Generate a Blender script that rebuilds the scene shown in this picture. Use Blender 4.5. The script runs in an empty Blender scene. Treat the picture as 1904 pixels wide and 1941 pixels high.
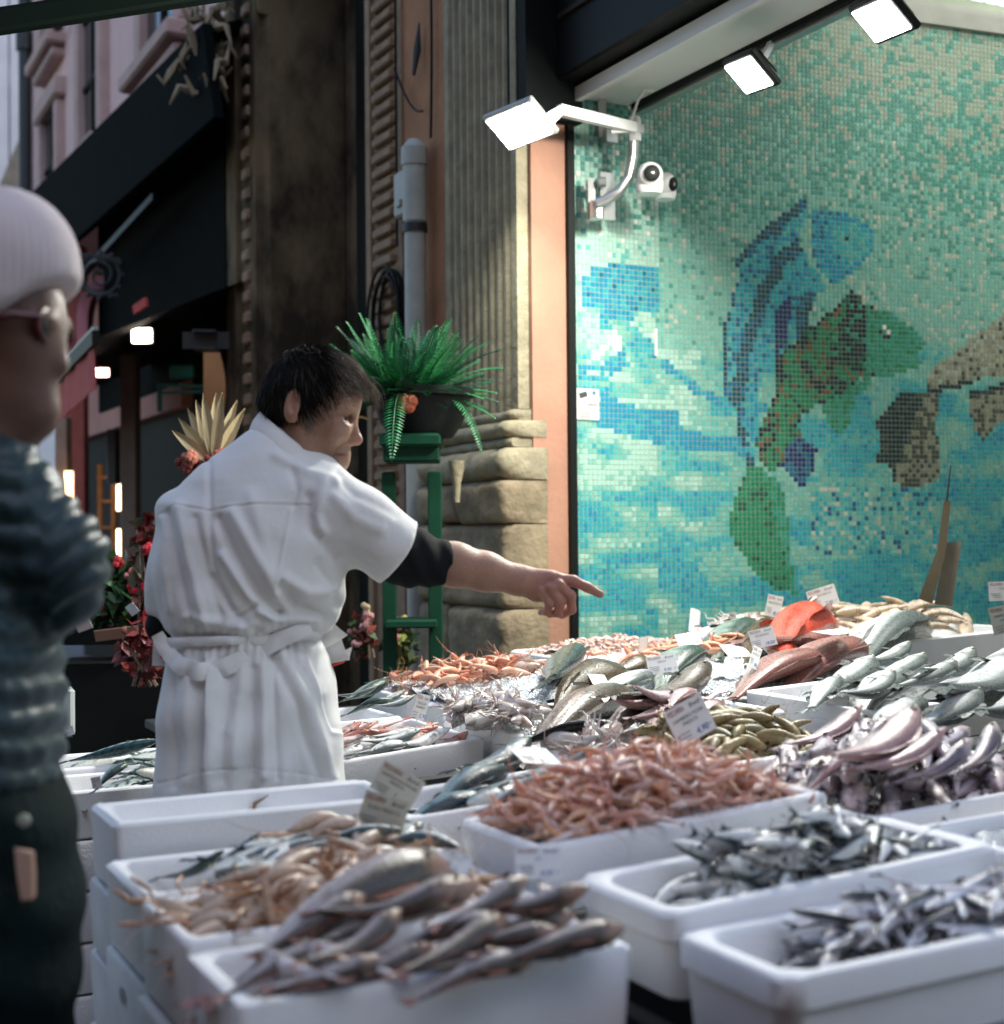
import bpy, bmesh, math, random
import numpy as np
from mathutils import Matrix, Vector
SC = bpy.context.scene
COL = SC.collection
rnd = random.Random(7)
# ------------------------------------------------------------------ camera
FPX, CX, CY, CAMZ = 2750.0, 952.0, 970.5, 1.35        # focal length and centre in units of a 1904 px wide picture
PITCH, ROLL = math.atan(45 / 2750.0), math.radians(0.5)
_f = np.array([0, math.cos(PITCH), math.sin(PITCH)]); _r0 = np.array([1.0, 0, 0]); _u0 = np.cross(_r0, _f)
_R = math.cos(ROLL) * _r0 - math.sin(ROLL) * _u0
_U = math.sin(ROLL) * _r0 + math.cos(ROLL) * _u0
_O = np.array([0, 0, CAMZ])
cam_d = bpy.data.cameras.new('camera'); cam = bpy.data.objects.new('camera', cam_d); COL.objects.link(cam)
cam_d.sensor_fit = 'HORIZONTAL'; cam_d.sensor_width = 36.0; cam_d.lens = 36.0 * FPX / 1904.0
cam_d.clip_start = 0.05; cam_d.clip_end = 500
cam.matrix_world = Matrix((( _R[0], _U[0], -_f[0], _O[0]), (_R[1], _U[1], -_f[1], _O[1]), (_R[2], _U[2], -_f[2], _O[2]), (0, 0, 0, 1)))
cam_d.dof.use_dof = True; cam_d.dof.focus_distance = 3.9; cam_d.dof.aperture_fstop = 2.9; cam_d.dof.aperture_blades = 7
SC.camera = cam
# ------------------------------------------------------------------ sky, sun, exposure
world = bpy.data.worlds.new('World'); SC.world = world; world.use_nodes = True
_nt = world.node_tree; _bg = _nt.nodes['Background']
_sky = _nt.nodes.new('ShaderNodeTexSky'); _sky.sky_type = 'NISHITA'; _sky.sun_disc = False
SUN_EL, SUN_AZ = math.radians(55), math.radians(153)
_sky.sun_elevation = SUN_EL; _sky.sun_rotation = SUN_AZ
_sky.air_density = 1.3; _sky.dust_density = 0.4; _sky.ozone_density = 3.0
_nt.links.new(_sky.outputs[0], _bg.inputs[0]); _bg.inputs[1].default_value = 0.15
sun_d = bpy.data.lights.new('sun', 'SUN'); sun_d.energy = 0.5; sun_d.angle = math.radians(60); sun_d.color = (1.0, 0.94, 0.93)
sun = bpy.data.objects.new('sun', sun_d); COL.objects.link(sun)
_sd = Vector((math.sin(SUN_AZ) * math.cos(SUN_EL), math.cos(SUN_AZ) * math.cos(SUN_EL), math.sin(SUN_EL)))
sun.rotation_euler = _sd.to_track_quat('Z', 'Y').to_euler()
SC.view_settings.view_transform = 'Standard'; SC.view_settings.look = 'None'
SC.view_settings.exposure = 0.5; SC.view_settings.gamma = 1.0
SC.render.engine = 'CYCLES'
SC.cycles.use_denoising = True; SC.cycles.max_bounces = 6; SC.cycles.diffuse_bounces = 3; SC.cycles.glossy_bounces = 3
SC.cycles.transmission_bounces = 4; SC.cycles.caustics_reflective = False; SC.cycles.caustics_refractive = False
SC.cycles.sample_clamp_indirect = 4.0

# ------------------------------------------------------------------ helpers
def ray(x, y): return _f + _R * (x - CX) / FPX - _U * (y - CY) / FPX
def U(x, y, d): return _O + ray(x, y) * d                       # point at a given distance in front of the camera
def G(x, y, z):                                                 # point at a given height above the ground
    q = ray(x, y); return _O + q * ((z - CAMZ) / q[2])
def PX(p):
    p = np.asarray(p, float) - _O; d = p @ _f
    return CX + FPX * (p @ _R) / d, CY - FPX * (p @ _U) / d
def PXv(p):
    p = np.asarray(p, float) - _O; d = p @ _f
    return CX + FPX * (p @ _R) / d, CY - FPX * (p @ _U) / d
A27 = math.radians(27)
EU = np.array([math.cos(A27), math.sin(A27), 0.0]); EV = np.array([-math.sin(A27), math.cos(A27), 0.0]); EZ = np.array([0, 0, 1.0])
def nrm(v): v = np.asarray(v, float); return v / (np.linalg.norm(v) + 1e-12)
def lerp(a, b, t): return a + (b - a) * t

class MB:
    """collects shapes; build() links them as ONE mesh object"""
    def __init__(s): s.v = []; s.f = []; s.c = []; s.m = []; s.n = 0
    def add(s, v, f, col=None, mat=0):
        v = np.asarray(v, float).reshape(-1, 3); o = s.n
        s.v.append(v); s.f += [tuple(int(i) + o for i in q) for q in f]; s.m += [mat] * len(f); s.n += len(v)
        if col is None: col = (1, 1, 1)
        c = np.asarray(col, float)
        if c.ndim == 1: c = np.tile(c[:3], (len(v), 1))
        s.c.append(c[:, :3]); return s
    def box(s, c, size, ax=None, col=None, bev=0.0, mat=0):
        ax = (np.eye(3) if ax is None else np.array(ax, float)); h = np.array(size, float) / 2; c = np.asarray(c, float)
        if bev <= 0:
            v = [c + ax.T @ (h * np.array(k)) for k in ((-1,-1,-1),(1,-1,-1),(1,1,-1),(-1,1,-1),(-1,-1,1),(1,-1,1),(1,1,1),(-1,1,1))]
            return s.add(v, [(3,2,1,0),(4,5,6,7),(0,1,5,4),(1,2,6,5),(2,3,7,6),(3,0,4,7)], col, mat)
        b = min(bev, h.min() * .9); rings = []
        for z, i in ((-h[2], b), (-h[2] + b, 0), (h[2] - b, 0), (h[2], b)):
            x, y = h[0] - i, h[1] - i; k = b * .6
            rings.append([(-x + k, -y, z), (x - k, -y, z), (x, -y + k, z), (x, y - k, z), (x - k, y, z), (-x + k, y, z), (-x, y - k, z), (-x, -y + k, z)])
        v = [c + ax.T @ np.array(p) for r in rings for p in r]; f = [tuple(range(7, -1, -1)), tuple(range(24, 32))]
        for r in range(3):
            for k in range(8): f.append((r * 8 + k, r * 8 + (k + 1) % 8, r * 8 + 8 + (k + 1) % 8, r * 8 + 8 + k))
        return s.add(v, f, col, mat)
    def bar(s, a, b, w, h, up=(0, 0, 1), col=None, bev=0.0, mat=0):
        a = np.asarray(a, float); b = np.asarray(b, float); x = nrm(b - a); y = nrm(np.cross(up, x)); z = np.cross(x, y)
        return s.box((a + b) / 2, (np.linalg.norm(b - a), w, h), (x, y, z), col, bev, mat)
    def loft(s, rings, close=True, cap=True, col=None, mat=0):
        R = np.asarray(rings, float); m, n = R.shape[:2]; f = []
        for i in range(m - 1):
            for k in range(n if close else n - 1):
                f.append((i * n + k, i * n + (k + 1) % n, (i + 1) * n + (k + 1) % n, (i + 1) * n + k))
        if cap: f.append(tuple(range(n - 1, -1, -1))); f.append(tuple((m - 1) * n + k for k in range(n)))
        c = col
        if col is not None and np.ndim(col) == 3: c = np.asarray(col).reshape(-1, 3)
        return s.add(R.reshape(-1, 3), f, c, mat)
    def tube(s, pts, rad, n=8, col=None, cap=True, mat=0):
        P = np.asarray(pts, float); m = len(P); rad = np.broadcast_to(rad, (m,)); T = np.gradient(P, axis=0); rings = []
        t0 = nrm(T[0]); ref = np.array([0, 0, 1.0]) if abs(t0[2]) < .9 else np.array([1.0, 0, 0]); a = nrm(np.cross(ref, t0))
        cc = None if col is None else (np.repeat(np.asarray(col, float)[:, None, :], n, 1) if np.ndim(col) == 2 else col)
        for i in range(m):
            t = nrm(T[i]); a = nrm(a - t * (a @ t)); b = np.cross(t, a)
            rings.append([P[i] + rad[i] * (math.cos(q) * a + math.sin(q) * b) for q in np.arange(n) * 2 * math.pi / n])
        return s.loft(rings, True, cap, cc, mat)
    def plate(s, outline, normal, th, col=None, mat=0):
        P = np.asarray(outline, float); n = len(P); q = nrm(normal) * th / 2
        v = np.concatenate([P - q, P + q]); f = [tuple(range(n - 1, -1, -1)), tuple(range(n, 2 * n))]
        f += [(k, (k + 1) % n, n + (k + 1) % n, n + k) for k in range(n)]
        return s.add(v, f, col, mat)
    def lathe(s, c, prof, n=20, axis=(0, 0, 1), col=None, cap=True, mat=0):
        z = nrm(axis); a = nrm(np.cross((1.0, .01, 0) if abs(z[2]) > .5 else (0, 0, 1.0), z)); b = np.cross(z, a); c = np.asarray(c, float)
        return s.loft([[c + z * h + r * (math.cos(q) * a + math.sin(q) * b) for q in np.arange(n) * 2 * math.pi / n] for r, h in prof], True, cap, col, mat)
    def ball(s, c, r, ax=None, n=10, m=7, col=None, mat=0):
        ax = np.eye(3) if ax is None else np.array(ax, float); r = np.broadcast_to(r, (3,)); c = np.asarray(c, float); rings = []
        for i in range(m + 1):
            th = math.pi * (i + .02) / (m + .04); rings.append([c + ax.T @ (r * np.array([math.sin(th) * math.cos(q), math.sin(th) * math.sin(q), -math.cos(th)])) for q in np.arange(n) * 2 * math.pi / n])
        return s.loft(rings, True, True, col, mat)
    def mesh(s, name, sharp=30, smooth=True):
        me = bpy.data.meshes.new(name); V = np.concatenate(s.v) if s.v else np.zeros((0, 3))
        me.from_pydata(V.tolist(), [], s.f)
        ca = me.color_attributes.new('Col', 'FLOAT_COLOR', 'POINT'); C = np.ones((len(V), 4), np.float32)
        if s.v: C[:, :3] = np.concatenate(s.c)
        ca.data.foreach_set('color', C.ravel())
        if smooth:
            me.polygons.foreach_set('use_smooth', [True] * len(me.polygons))
            if sharp: me.set_sharp_from_angle(angle=math.radians(sharp))
        if any(s.m): me.polygons.foreach_set('material_index', s.m)
        me.update(); return me
    def build(s, name, mat, parent=None, sharp=30, smooth=True):
        me = s.mesh(name, sharp, smooth)
        for m in (mat if isinstance(mat, (list, tuple)) else [mat]): me.materials.append(m)
        return link(name, me, parent)

def wmat(o):
    return o.matrix_basis.copy() if o.parent is None else wmat(o.parent) @ o.matrix_parent_inverse @ o.matrix_basis
def link(name, me, parent=None, local=False):
    o = bpy.data.objects.new(name, me); COL.objects.link(o)
    if parent is not None:
        o.parent = parent
        if not local: o.matrix_parent_inverse = wmat(parent).inverted()
    return o
def tag(o, label=None, cat=None, group=None, kind=None):
    if label: o['label'] = label
    if cat: o['category'] = cat
    if group: o['group'] = group
    if kind: o['kind'] = kind
    return o
def thing(name, label, cat, loc=(0, 0, 0), group=None, rot=None):
    o = bpy.data.objects.new(name, None); COL.objects.link(o); o.empty_display_size = .1
    if rot is None: o.location = loc
    else:
        M = Matrix.Identity(4)
        for i in range(3):
            for j in range(3): M[i][j] = rot[j][i]
            M[i][3] = loc[i]
        o.matrix_basis = M
    return tag(o, label, cat, group)
def setmat(o, loc, ax, scale=1.0):
    M = Matrix.Identity(4)
    for i in range(3):
        for j in range(3): M[i][j] = ax[j][i] * scale
        M[i][3] = loc[i]
    o.matrix_basis = M
def children_of(o): return [c for c in o.children]
def copy_tree(o, parent=None):
    c = o.copy(); COL.objects.link(c); c.parent = parent
    for ch in o.children: copy_tree(ch, c)
    return c

# ---- materials
def mat(name, col=(.5, .5, .5), rough=.6, var=.0, vscale=6.0, bump=0.0, bscale=60.0, spec=.5, metal=0.0, vcol=False, emit=0.0, ecol=None,
        coat=0.0, sub=0.0, subr=(1, .4, .2), detail=4.0, col2=None, stretch=None, sheen=0.0, trans=0.0, rvar=0.0, kind='noise', alpha=1.0):
    m = bpy.data.materials.new(name); m.use_nodes = True; nt = m.node_tree; b = nt.nodes['Principled BSDF']; N = nt.nodes.new; L = nt.links.new
    b.inputs['Roughness'].default_value = rough; b.inputs['Metallic'].default_value = metal; b.inputs['Specular IOR Level'].default_value = spec
    b.inputs['Coat Weight'].default_value = coat; b.inputs['Coat Roughness'].default_value = .15
    b.inputs['Sheen Weight'].default_value = sheen; b.inputs['Transmission Weight'].default_value = trans
    if sub: b.inputs['Subsurface Weight'].default_value = sub; b.inputs['Subsurface Radius'].default_value = subr; b.inputs['Subsurface Scale'].default_value = .01
    tc = N('ShaderNodeTexCoord'); src = tc.outputs['Object']
    if stretch:
        mp = N('ShaderNodeMapping'); mp.inputs['Scale'].default_value = stretch; L(src, mp.inputs['Vector']); src = mp.outputs[0]
    base = None
    if vcol:
        a = N('ShaderNodeAttribute'); a.attribute_name = 'Col'; base = a.outputs['Color']
    if var or col2 is not None:
        n = N('ShaderNodeTexNoise'); n.inputs['Scale'].default_value = vscale; n.inputs['Detail'].default_value = detail; n.inputs['Roughness'].default_value = .6; L(src, n.inputs['Vector'])
        if col2 is not None:
            cr = N('ShaderNodeValToRGB'); cr.color_ramp.elements[0].position = .38; cr.color_ramp.elements[1].position = .62
            cr.color_ramp.elements[0].color = (*col, 1); cr.color_ramp.elements[1].color = (*col2, 1); L(n.outputs[0], cr.inputs[0]); out = cr.outputs[0]
            if base is not None:
                mx = N('ShaderNodeMix'); mx.data_type = 'RGBA'; mx.blend_type = 'MULTIPLY'; mx.inputs[0].default_value = 1; L(base, mx.inputs[6]); L(out, mx.inputs[7]); out = mx.outputs[2]
            base = out
        if var:
            mr = N('ShaderNodeMapRange'); mr.inputs['From Min'].default_value = .25; mr.inputs['From Max'].default_value = .75; mr.inputs['To Min'].default_value = 1 - var; mr.inputs['To Max'].default_value = 1 + var * .6; L(n.outputs[0], mr.inputs[0])
            mx = N('ShaderNodeMix'); mx.data_type = 'RGBA'; mx.blend_type = 'MULTIPLY'; mx.inputs[0].default_value = 1
            if base is None: mx.inputs[6].default_value = (*col, 1)
            else: L(base, mx.inputs[6])
            L(mr.outputs[0], mx.inputs[7]); base = mx.outputs[2]
    if base is None: b.inputs['Base Color'].default_value = (*col, 1)
    else: L(base, b.inputs['Base Color'])
    if rvar:
        n3 = N('ShaderNodeTexNoise'); n3.inputs['Scale'].default_value = vscale * 1.7; L(src, n3.inputs['Vector']); m3 = N('ShaderNodeMapRange'); m3.inputs['To Min'].default_value = max(.03, rough - rvar); m3.inputs['To Max'].default_value = min(1, rough + rvar); L(n3.outputs[0], m3.inputs[0]); L(m3.outputs[0], b.inputs['Roughness'])
    if bump:
        if kind == 'voronoi': n2 = N('ShaderNodeTexVoronoi'); o2 = n2.outputs['Distance']
        else: n2 = N('ShaderNodeTexNoise'); n2.inputs['Detail'].default_value = 5; o2 = n2.outputs[0]
        n2.inputs['Scale'].default_value = bscale; L(src, n2.inputs['Vector'])
        bp = N('ShaderNodeBump'); bp.inputs['Strength'].default_value = bump; bp.inputs['Distance'].default_value = .01; L(o2, bp.inputs['Height']); L(bp.outputs[0], b.inputs['Normal'])
    if emit: b.inputs['Emission Color'].default_value = (*(ecol or col), 1); b.inputs['Emission Strength'].default_value = emit
    if alpha < 1: b.inputs['Alpha'].default_value = alpha
    return m
def hsh(*a):
    x = math.sin(sum(v * k for v, k in zip(a, (12.9898, 78.233, 37.719, 11.13)))) * 43758.5453; return x - math.floor(x)
def vnoise(x, y, seed=0.0):
    xi, yi = math.floor(x), math.floor(y); fx, fy = x - xi, y - yi; fx = fx * fx * (3 - 2 * fx); fy = fy * fy * (3 - 2 * fy)
    return lerp(lerp(hsh(xi, yi, seed), hsh(xi + 1, yi, seed), fx), lerp(hsh(xi, yi + 1, seed), hsh(xi + 1, yi + 1, seed), fx), fy)
def inpoly(x, y, P):
    r = False; j = len(P) - 1
    for i in range(len(P)):
        if (P[i][1] > y) != (P[j][1] > y) and x < (P[j][0] - P[i][0]) * (y - P[i][1]) / (P[j][1] - P[i][1]) + P[i][0]: r = not r
        j = i
    return r
def dpoly(x, y, L):
    best = 1e9
    for (ax, ay), (bx, by) in zip(L[:-1], L[1:]):
        dx, dy = bx - ax, by - ay; t = max(0, min(1, ((x - ax) * dx + (y - ay) * dy) / (dx * dx + dy * dy + 1e-9)))
        best = min(best, math.hypot(x - ax - t * dx, y - ay - t * dy))
    return best
# ================================================================== materials shared
M = {}
M['orange'] = mat('orange_plaster', (.46, .24, .16), .85, var=.16, vscale=3.5, bump=.25, bscale=40)
M['rose'] = mat('ochre_plaster', (.40, .19, .09), .85, var=.25, vscale=5, bump=.4, bscale=45)
M['stone'] = mat('weathered_stone', (.30, .24, .15), .85, var=.5, vscale=7, bump=.8, bscale=30, detail=8)
M['stone2'] = mat('old_sandstone', (.33, .29, .19), .8, var=.45, vscale=9, bump=.7, bscale=38, detail=8)
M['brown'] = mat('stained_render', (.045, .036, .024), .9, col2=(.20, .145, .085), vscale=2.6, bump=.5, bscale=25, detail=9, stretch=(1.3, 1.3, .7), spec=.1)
M['terra'] = mat('terracotta', (.30, .20, .12), .8, var=.35, vscale=12, bump=.5, bscale=50)
M['pink'] = mat('pink_plaster', (.74, .50, .47), .85, var=.12, vscale=1.3, bump=.15, bscale=20)
M['pinkstone'] = mat('pink_stone_trim', (.50, .34, .30), .8, var=.2, vscale=4)
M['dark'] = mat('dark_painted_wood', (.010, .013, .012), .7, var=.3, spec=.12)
M['black'] = mat('black_metal', (.008, .010, .009), .5, spec=.15)
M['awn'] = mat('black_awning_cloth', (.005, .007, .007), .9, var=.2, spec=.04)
M['red'] = mat('red_awning_cloth', (.50, .07, .06), .75, var=.15)
M['paleb'] = mat('pale_painted_stone', (.72, .66, .66), .8, var=.15, vscale=1.5)
M['glassd'] = mat('dark_window_glass', (.015, .018, .02), .12, spec=.6)
M['grey'] = mat('grey_plastic', (.42, .42, .38), .5, var=.15)
M['greyp'] = mat('pale_grey_pipe', (.40, .42, .38), .45, var=.2, vscale=8)
M['metal'] = mat('brushed_steel', (.62, .62, .60), .32, metal=.9, var=.1)
M['whitem'] = mat('white_enamel', (.80, .80, .77), .35)
M['street'] = mat('street_paving', (.10, .095, .09), .8, var=.3, vscale=2, bump=.4, bscale=30)
M['iron'] = mat('wrought_iron', (.02, .022, .022), .5)
M['post'] = mat('weathered_brown_post', (.22, .16, .12), .7, var=.3)

# ================================================================== ground
g = MB(); g.add([(-60, -20, 0), (60, -20, 0), (60, 90, 0), (-60, 90, 0)], [(0, 1, 2, 3)])
tag(g.build('ground', M['street']), 'dark stone paving of the market street', None, kind='structure')

# ================================================================== corner building with the fluted pilaster
K = np.array([.127, 5.814, 0.0])                       # street corner of the shop front
def FA(s, off, z): return K + EV * s - EU * off + EZ * z     # s along the street, off out towards the street
AXF = (EV, -EU, EZ)
def plan(mb, pts, z0, z1, col=None):
    P = np.array([FA(a, b, 0) for a, b in pts]); n = len(P)
    if np.cross(P[1] - P[0], P[2] - P[1])[2] < 0: P = P[::-1]
    mb.add(np.concatenate([P + EZ * z0, P + EZ * z1]), [tuple(range(n - 1, -1, -1)), tuple(range(n, 2 * n))] + [(k, (k + 1) % n, n + (k + 1) % n, n + k) for k in range(n)], col)

bld = thing('corner_building', 'old corner building with fluted stone pilaster and orange plaster pier beside the shop', 'building', tuple(K))
b = MB(); plan(b, [(-.002, -.192), (-.002, 0), (.26, 0), (.26, -.192)], 0, 3.02); b.build('plaster_pier', M['orange'], bld)
b = MB(); plan(b, [(.27, -.20), (.27, -.004), (1.30, -.004), (1.30, -.9), (.27, -.9)], 0, 7.5); b.build('plaster_wall', M['rose'], bld)
# fluted shaft
prof = [(.02, -.05), (.02, .055)]
nfl, s0, s1 = 9, .05, .66
for i in range(nfl):
    a = s0 + (s1 - s0) * i / nfl; w = (s1 - s0) / nfl
    prof += [(a, .06), (a + w * .14, .06)] + [(a + w * (.14 + .72 * t), .06 - .034 * math.sin(math.pi * t)) for t in (.12, .3, .5, .7, .88)] + [(a + w * .86, .06)]
prof += [(s1, .06), (.70, .055), (.70, -.05)]
b = MB(); plan(b, prof, 1.86, 7.5); b.build('fluted_shaft', M['stone2'], bld)
# moulded base: stacked courses
def course(name, s0, s1, o, z0, z1, m, bev=.02):
    n1, n2 = max(8, int((s1 - s0) / .022)), max(4, int((z1 - z0) / .02)); b = MB(); rg = []
    for i in range(n2 + 1):                                   # worn front, rounded top and bottom, rounded ends
        t = i / n2; z = lerp(z0, z1, t); e = 1 - max(0, 1 - min(t, 1 - t) * (z1 - z0) / bev) ** 2 if bev else 1; row = []
        for j in range(n1 + 1):
            q = j / n1; s = lerp(s0, s1, q); e2 = 1 - max(0, 1 - min(q, 1 - q) * (s1 - s0) / bev) ** 2; w_ = .018 * (vnoise(s * 14, z * 14, o) - .5) + .010 * (vnoise(s * 45, z * 45, o) - .5) + .02 * (vnoise(s * 5, z * 5, 3) - .5)
            row.append(FA(s, o - bev * (2 - e - e2) + w_, z))
        rg.append([FA(s0, -.06, z)] + row + [FA(s1, -.06, z)])
    b.loft(rg, close=True, cap=True); return b.build(name, m, bld, sharp=60)
course('base_moulding', .01, .74, .085, 1.815, 1.857, M['stone2'], .018)
course('base_moulding', -.005, .78, .115, 1.745, 1.812, M['stone2'], .03)
course('base_moulding', .005, .76, .10, 1.705, 1.742, M['stone2'], .012)
course('base_moulding', -.015, .84, .15, 1.575, 1.702, M['stone2'], .05)
course('base_stone', -.01, .43, .155, 1.40, 1.57, M['stone'], .02); course('base_stone', .435, .86, .145, 1.41, 1.57, M['stone'], .03)
course('base_stone', -.008, .60, .14, 1.06, 1.395, M['stone'], .025); course('base_stone', .605, .85, .15, 1.07, 1.40, M['stone'], .03)
course('base_stone', -.012, .52, .15, .62, 1.055, M['stone'], .03); course('base_stone', .525, .86, .14, .62, 1.055, M['stone'], .03)
course('base_stone', -.012, .86, .16, 0, .615, M['stone'], .03)
# terracotta toothed strip
b = MB(); plan(b, [(1.302, -.5), (1.302, .005), (1.735, .005), (1.735, -.5)], 0, 7.5); b.build('terracotta_strip', M['terra'], bld)
dm = MB(); dm.box((0, .016, 0), (.235, .04, .047), None, None, .008); dme = dm.mesh('dentil'); dme.materials.append(M['terra'])
for i in range(38):
    o = link('dentil', dme, bld, True); z = 1.35 + i * .0755
    loc = FA(1.50 + rnd.uniform(-.006, .006), .0, z + rnd.uniform(-.004, .004))
    setmat(o, loc - K, (EV, -EU, EZ))
b = MB(); b.bar(FA(1.69, .012, 0), FA(1.69, .012, 7.5), .03, .06, EV); b.build('strip_edge', M['terra'], bld)
# recessed arch with stained wall
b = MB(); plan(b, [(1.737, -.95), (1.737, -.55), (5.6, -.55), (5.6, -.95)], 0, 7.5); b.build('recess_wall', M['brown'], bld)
b = MB(); plan(b, [(2.70, -.545), (2.70, -.47), (3.12, -.47), (3.12, -.545)], 0, 7.5); b.build('dark_shutter', M['black'], bld)  # plain black upright strip standing in the recess
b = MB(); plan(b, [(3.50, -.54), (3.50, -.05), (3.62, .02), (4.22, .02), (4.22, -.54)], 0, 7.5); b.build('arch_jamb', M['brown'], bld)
for i in range(26):
    b = MB(); b.box(FA(3.74 + rnd.uniform(-.01, .01), .03, 1.7 + i * .13), (.10, .04, .075), AXF, None, .012); b.build('jamb_dentil', M['terra'], bld)
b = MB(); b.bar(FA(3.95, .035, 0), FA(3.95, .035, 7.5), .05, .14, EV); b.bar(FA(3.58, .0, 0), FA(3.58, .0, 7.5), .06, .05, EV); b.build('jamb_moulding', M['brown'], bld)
# arch ring springing out of the jamb and soffit above the recess
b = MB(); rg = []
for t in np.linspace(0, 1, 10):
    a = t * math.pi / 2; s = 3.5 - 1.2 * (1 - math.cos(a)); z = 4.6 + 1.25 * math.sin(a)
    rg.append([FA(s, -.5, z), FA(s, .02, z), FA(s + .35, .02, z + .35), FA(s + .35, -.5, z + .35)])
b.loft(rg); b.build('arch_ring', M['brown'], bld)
b = MB(); plan(b, [(1.737, -.545), (1.737, -.02), (3.49, -.02), (3.49, -.545)], 5.3, 7.5); b.build('arch_spandrel', M['terra'], bld)

# rainwater pipe, junction box and cables
pipe = thing('downpipe', 'pale grey vertical downpipe on the ochre wall beside the pilaster', 'pipe', tuple(FA(.99, .07, 0)))
zt = 3.08
b = MB(); b.lathe(FA(.99, .075, 0), [(.05, .0), (.05, zt - .28)], 16); b.build('pipe_tube', M['greyp'], pipe)
b = MB(); b.lathe(FA(.99, .075, 0), [(.056, zt - .28), (.056, zt - .02), (.062, zt - .02), (.062, zt + .06), (.03, zt + .10)], 16); b.build('pipe_collar', M['greyp'], pipe)
b = MB(); b.lathe(FA(.99, .075, 0), [(.058, zt - .33), (.058, zt - .29)], 16); b.build('pipe_clamp', M['iron'], pipe)
jb = MB(); jb.box(FA(1.20, .03, 2.98), (.16, .06, .22), AXF, None, .012); jb.box(FA(1.20, .065, 2.93), (.05, .02, .03), AXF)
tag(jb.build('junction_box', M['grey']), 'small pale junction box on the wall left of the downpipe', 'electrical box')
wires = MB(); wires.tube([FA(.93, .02, z) + np.array([0, 0, 0]) + EV * .02 * math.sin(z * 3) for z in np.linspace(3.18, 5.2, 14)], .007, 6)
tag(wires.build('black_cable', M['black']), 'black cable climbing the wall above the downpipe', 'cable')
w2 = MB(); w2.tube([FA(1.31 - .0 * k, .03, z) for k, z in enumerate(np.linspace(2.75, 5.2, 10))], .007, 6)
w2.tube([FA(1.33 - .33 * t, .03, 3.62 - .30 * math.sin(t * 1.5)) for t in np.linspace(0, 1, 8)], .006, 6)
tag(w2.build('black_cable', M['black']), 'black cable running down beside the toothed terracotta strip', 'cable')
coil = MB()
for k in range(6):
    a0 = rnd.uniform(0, 6); rr = .215 + rnd.uniform(-.03, .03); sx = rnd.uniform(.85, 1.15)
    pts = [FA(1.34 + .03 * k / 6 + .9 * sx * rr * math.cos(q) * .85, .045 + .008 * k, 2.47 - .05 + rr * math.sin(q)) for q in np.linspace(a0, a0 + 6.4, 30)]
    coil.tube(pts, .0075, 6)
coil.tube([FA(1.48 + .02 * math.sin(t * 5), .09, 2.34 - .18 * t) for t in np.linspace(0, 1, 6)], .011, 6, col=(.3, .6, .6))
tag(coil.build('coiled_cable', M['black']), 'coil of black cable hanging on the toothed strip', 'cable')
hook = MB(); hook.tube([FA(1.05, .02, 3.75), FA(1.05, .03, 3.62), FA(1.05, .05, 3.5)], [.004, .02, .008], 6); 
tag(hook.build('iron_bracket', M['iron']), 'rusty iron bracket stub on the ochre wall above the junction box', 'bracket')

# ================================================================== pink building further down the street
pk = thing('pink_building', 'pink plastered town house with tall windows above the black canopy', 'building', tuple(FA(8, 0, 0)))
b = MB(); plan(b, [(4.24, -.6), (4.24, -.02), (12.3, -.02), (12.3, -3)], 4.42, 12); b.build('upper_wall', M['pink'], pk)
b = MB(); plan(b, [(4.24, -1.2), (4.24, -.6), (12.3, -.6), (12.3, -3)], 0, 2.5); plan(b, [(4.24, -1.2), (4.24, -.6), (7.4, -.6), (7.4, -1.2)], 2.502, 4.40); b.build('shaded_shop_front', M['dark'], pk)  # shop front coloured near black to carry the shade under the canopy
b = MB(); plan(b, [(4.22, .0), (4.22, .03), (8.3, .03), (8.3, .0)], 2.5, 4.80); b.build('canopy_shade_panel', M['awn'], pk)  # black sheet added in place of the shade below the canopy
b = MB(); plan(b, [(7.42, -1.2), (7.42, -.5), (12.3, -.5), (12.3, -3)], 2.505, 4.41); b.build('lower_wall', mat('warm_pink_plaster', (.55, .26, .20), .85, var=.2, vscale=2), pk)
def window(s0, s1, z0, z1):
    w = MB(); w.box(FA((s0 + s1) / 2, -.012, (z0 + z1) / 2), (s1 - s0, .012, z1 - z0), AXF); w = w.build('window', M['glassd'], pk)
    f = MB()
    for a in (s0 - .09, s1 + .09): f.box(FA(a, .02, (z0 + z1) / 2), (.18, .10, z1 - z0), AXF, None, .02)
    f.box(FA((s0 + s1) / 2, .03, z1 + .12), (s1 - s0 + .5, .14, .22), AXF, None, .03); f.build('frame', M['pinkstone'], w)
    f = MB(); f.box(FA((s0 + s1) / 2, .07, z0 - .08), (s1 - s0 + .5, .22, .13), AXF, None, .02); f.box(FA((s0 + s1) / 2, .04, z0 - .21), (s1 - s0 + .36, .14, .10), AXF, None, .02); f.build('sill', M['pinkstone'], w)
    f = MB()
    for k in (.5,): f.box(FA(lerp(s0, s1, k), .005, (z0 + z1) / 2), (.05, .03, z1 - z0), AXF)
    for k in (.33, .66): f.box(FA((s0 + s1) / 2, .004, lerp(z0, z1, k)), (s1 - s0, .025, .05), AXF)
    f.build('glazing_bar', M['dark'], w)
for s0, s1, z0, z1 in ((5.42, 6.5, 5.12, 7.0), (8.2, 9.05, 5.0, 7.0), (10.35, 11.2, 4.3, 5.9), (10.35, 11.2, 6.6, 8.5)): window(s0, s1, z0, z1)
b = MB(); b.lathe(FA(12.2, .06, 0), [(.07, 2), (.07, 12)], 10); b.lathe(FA(12.2, .06, 0), [(.10, 7.0), (.10, 7.2)], 10); b.build('gutter_pipe', M['iron'], pk)
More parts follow.
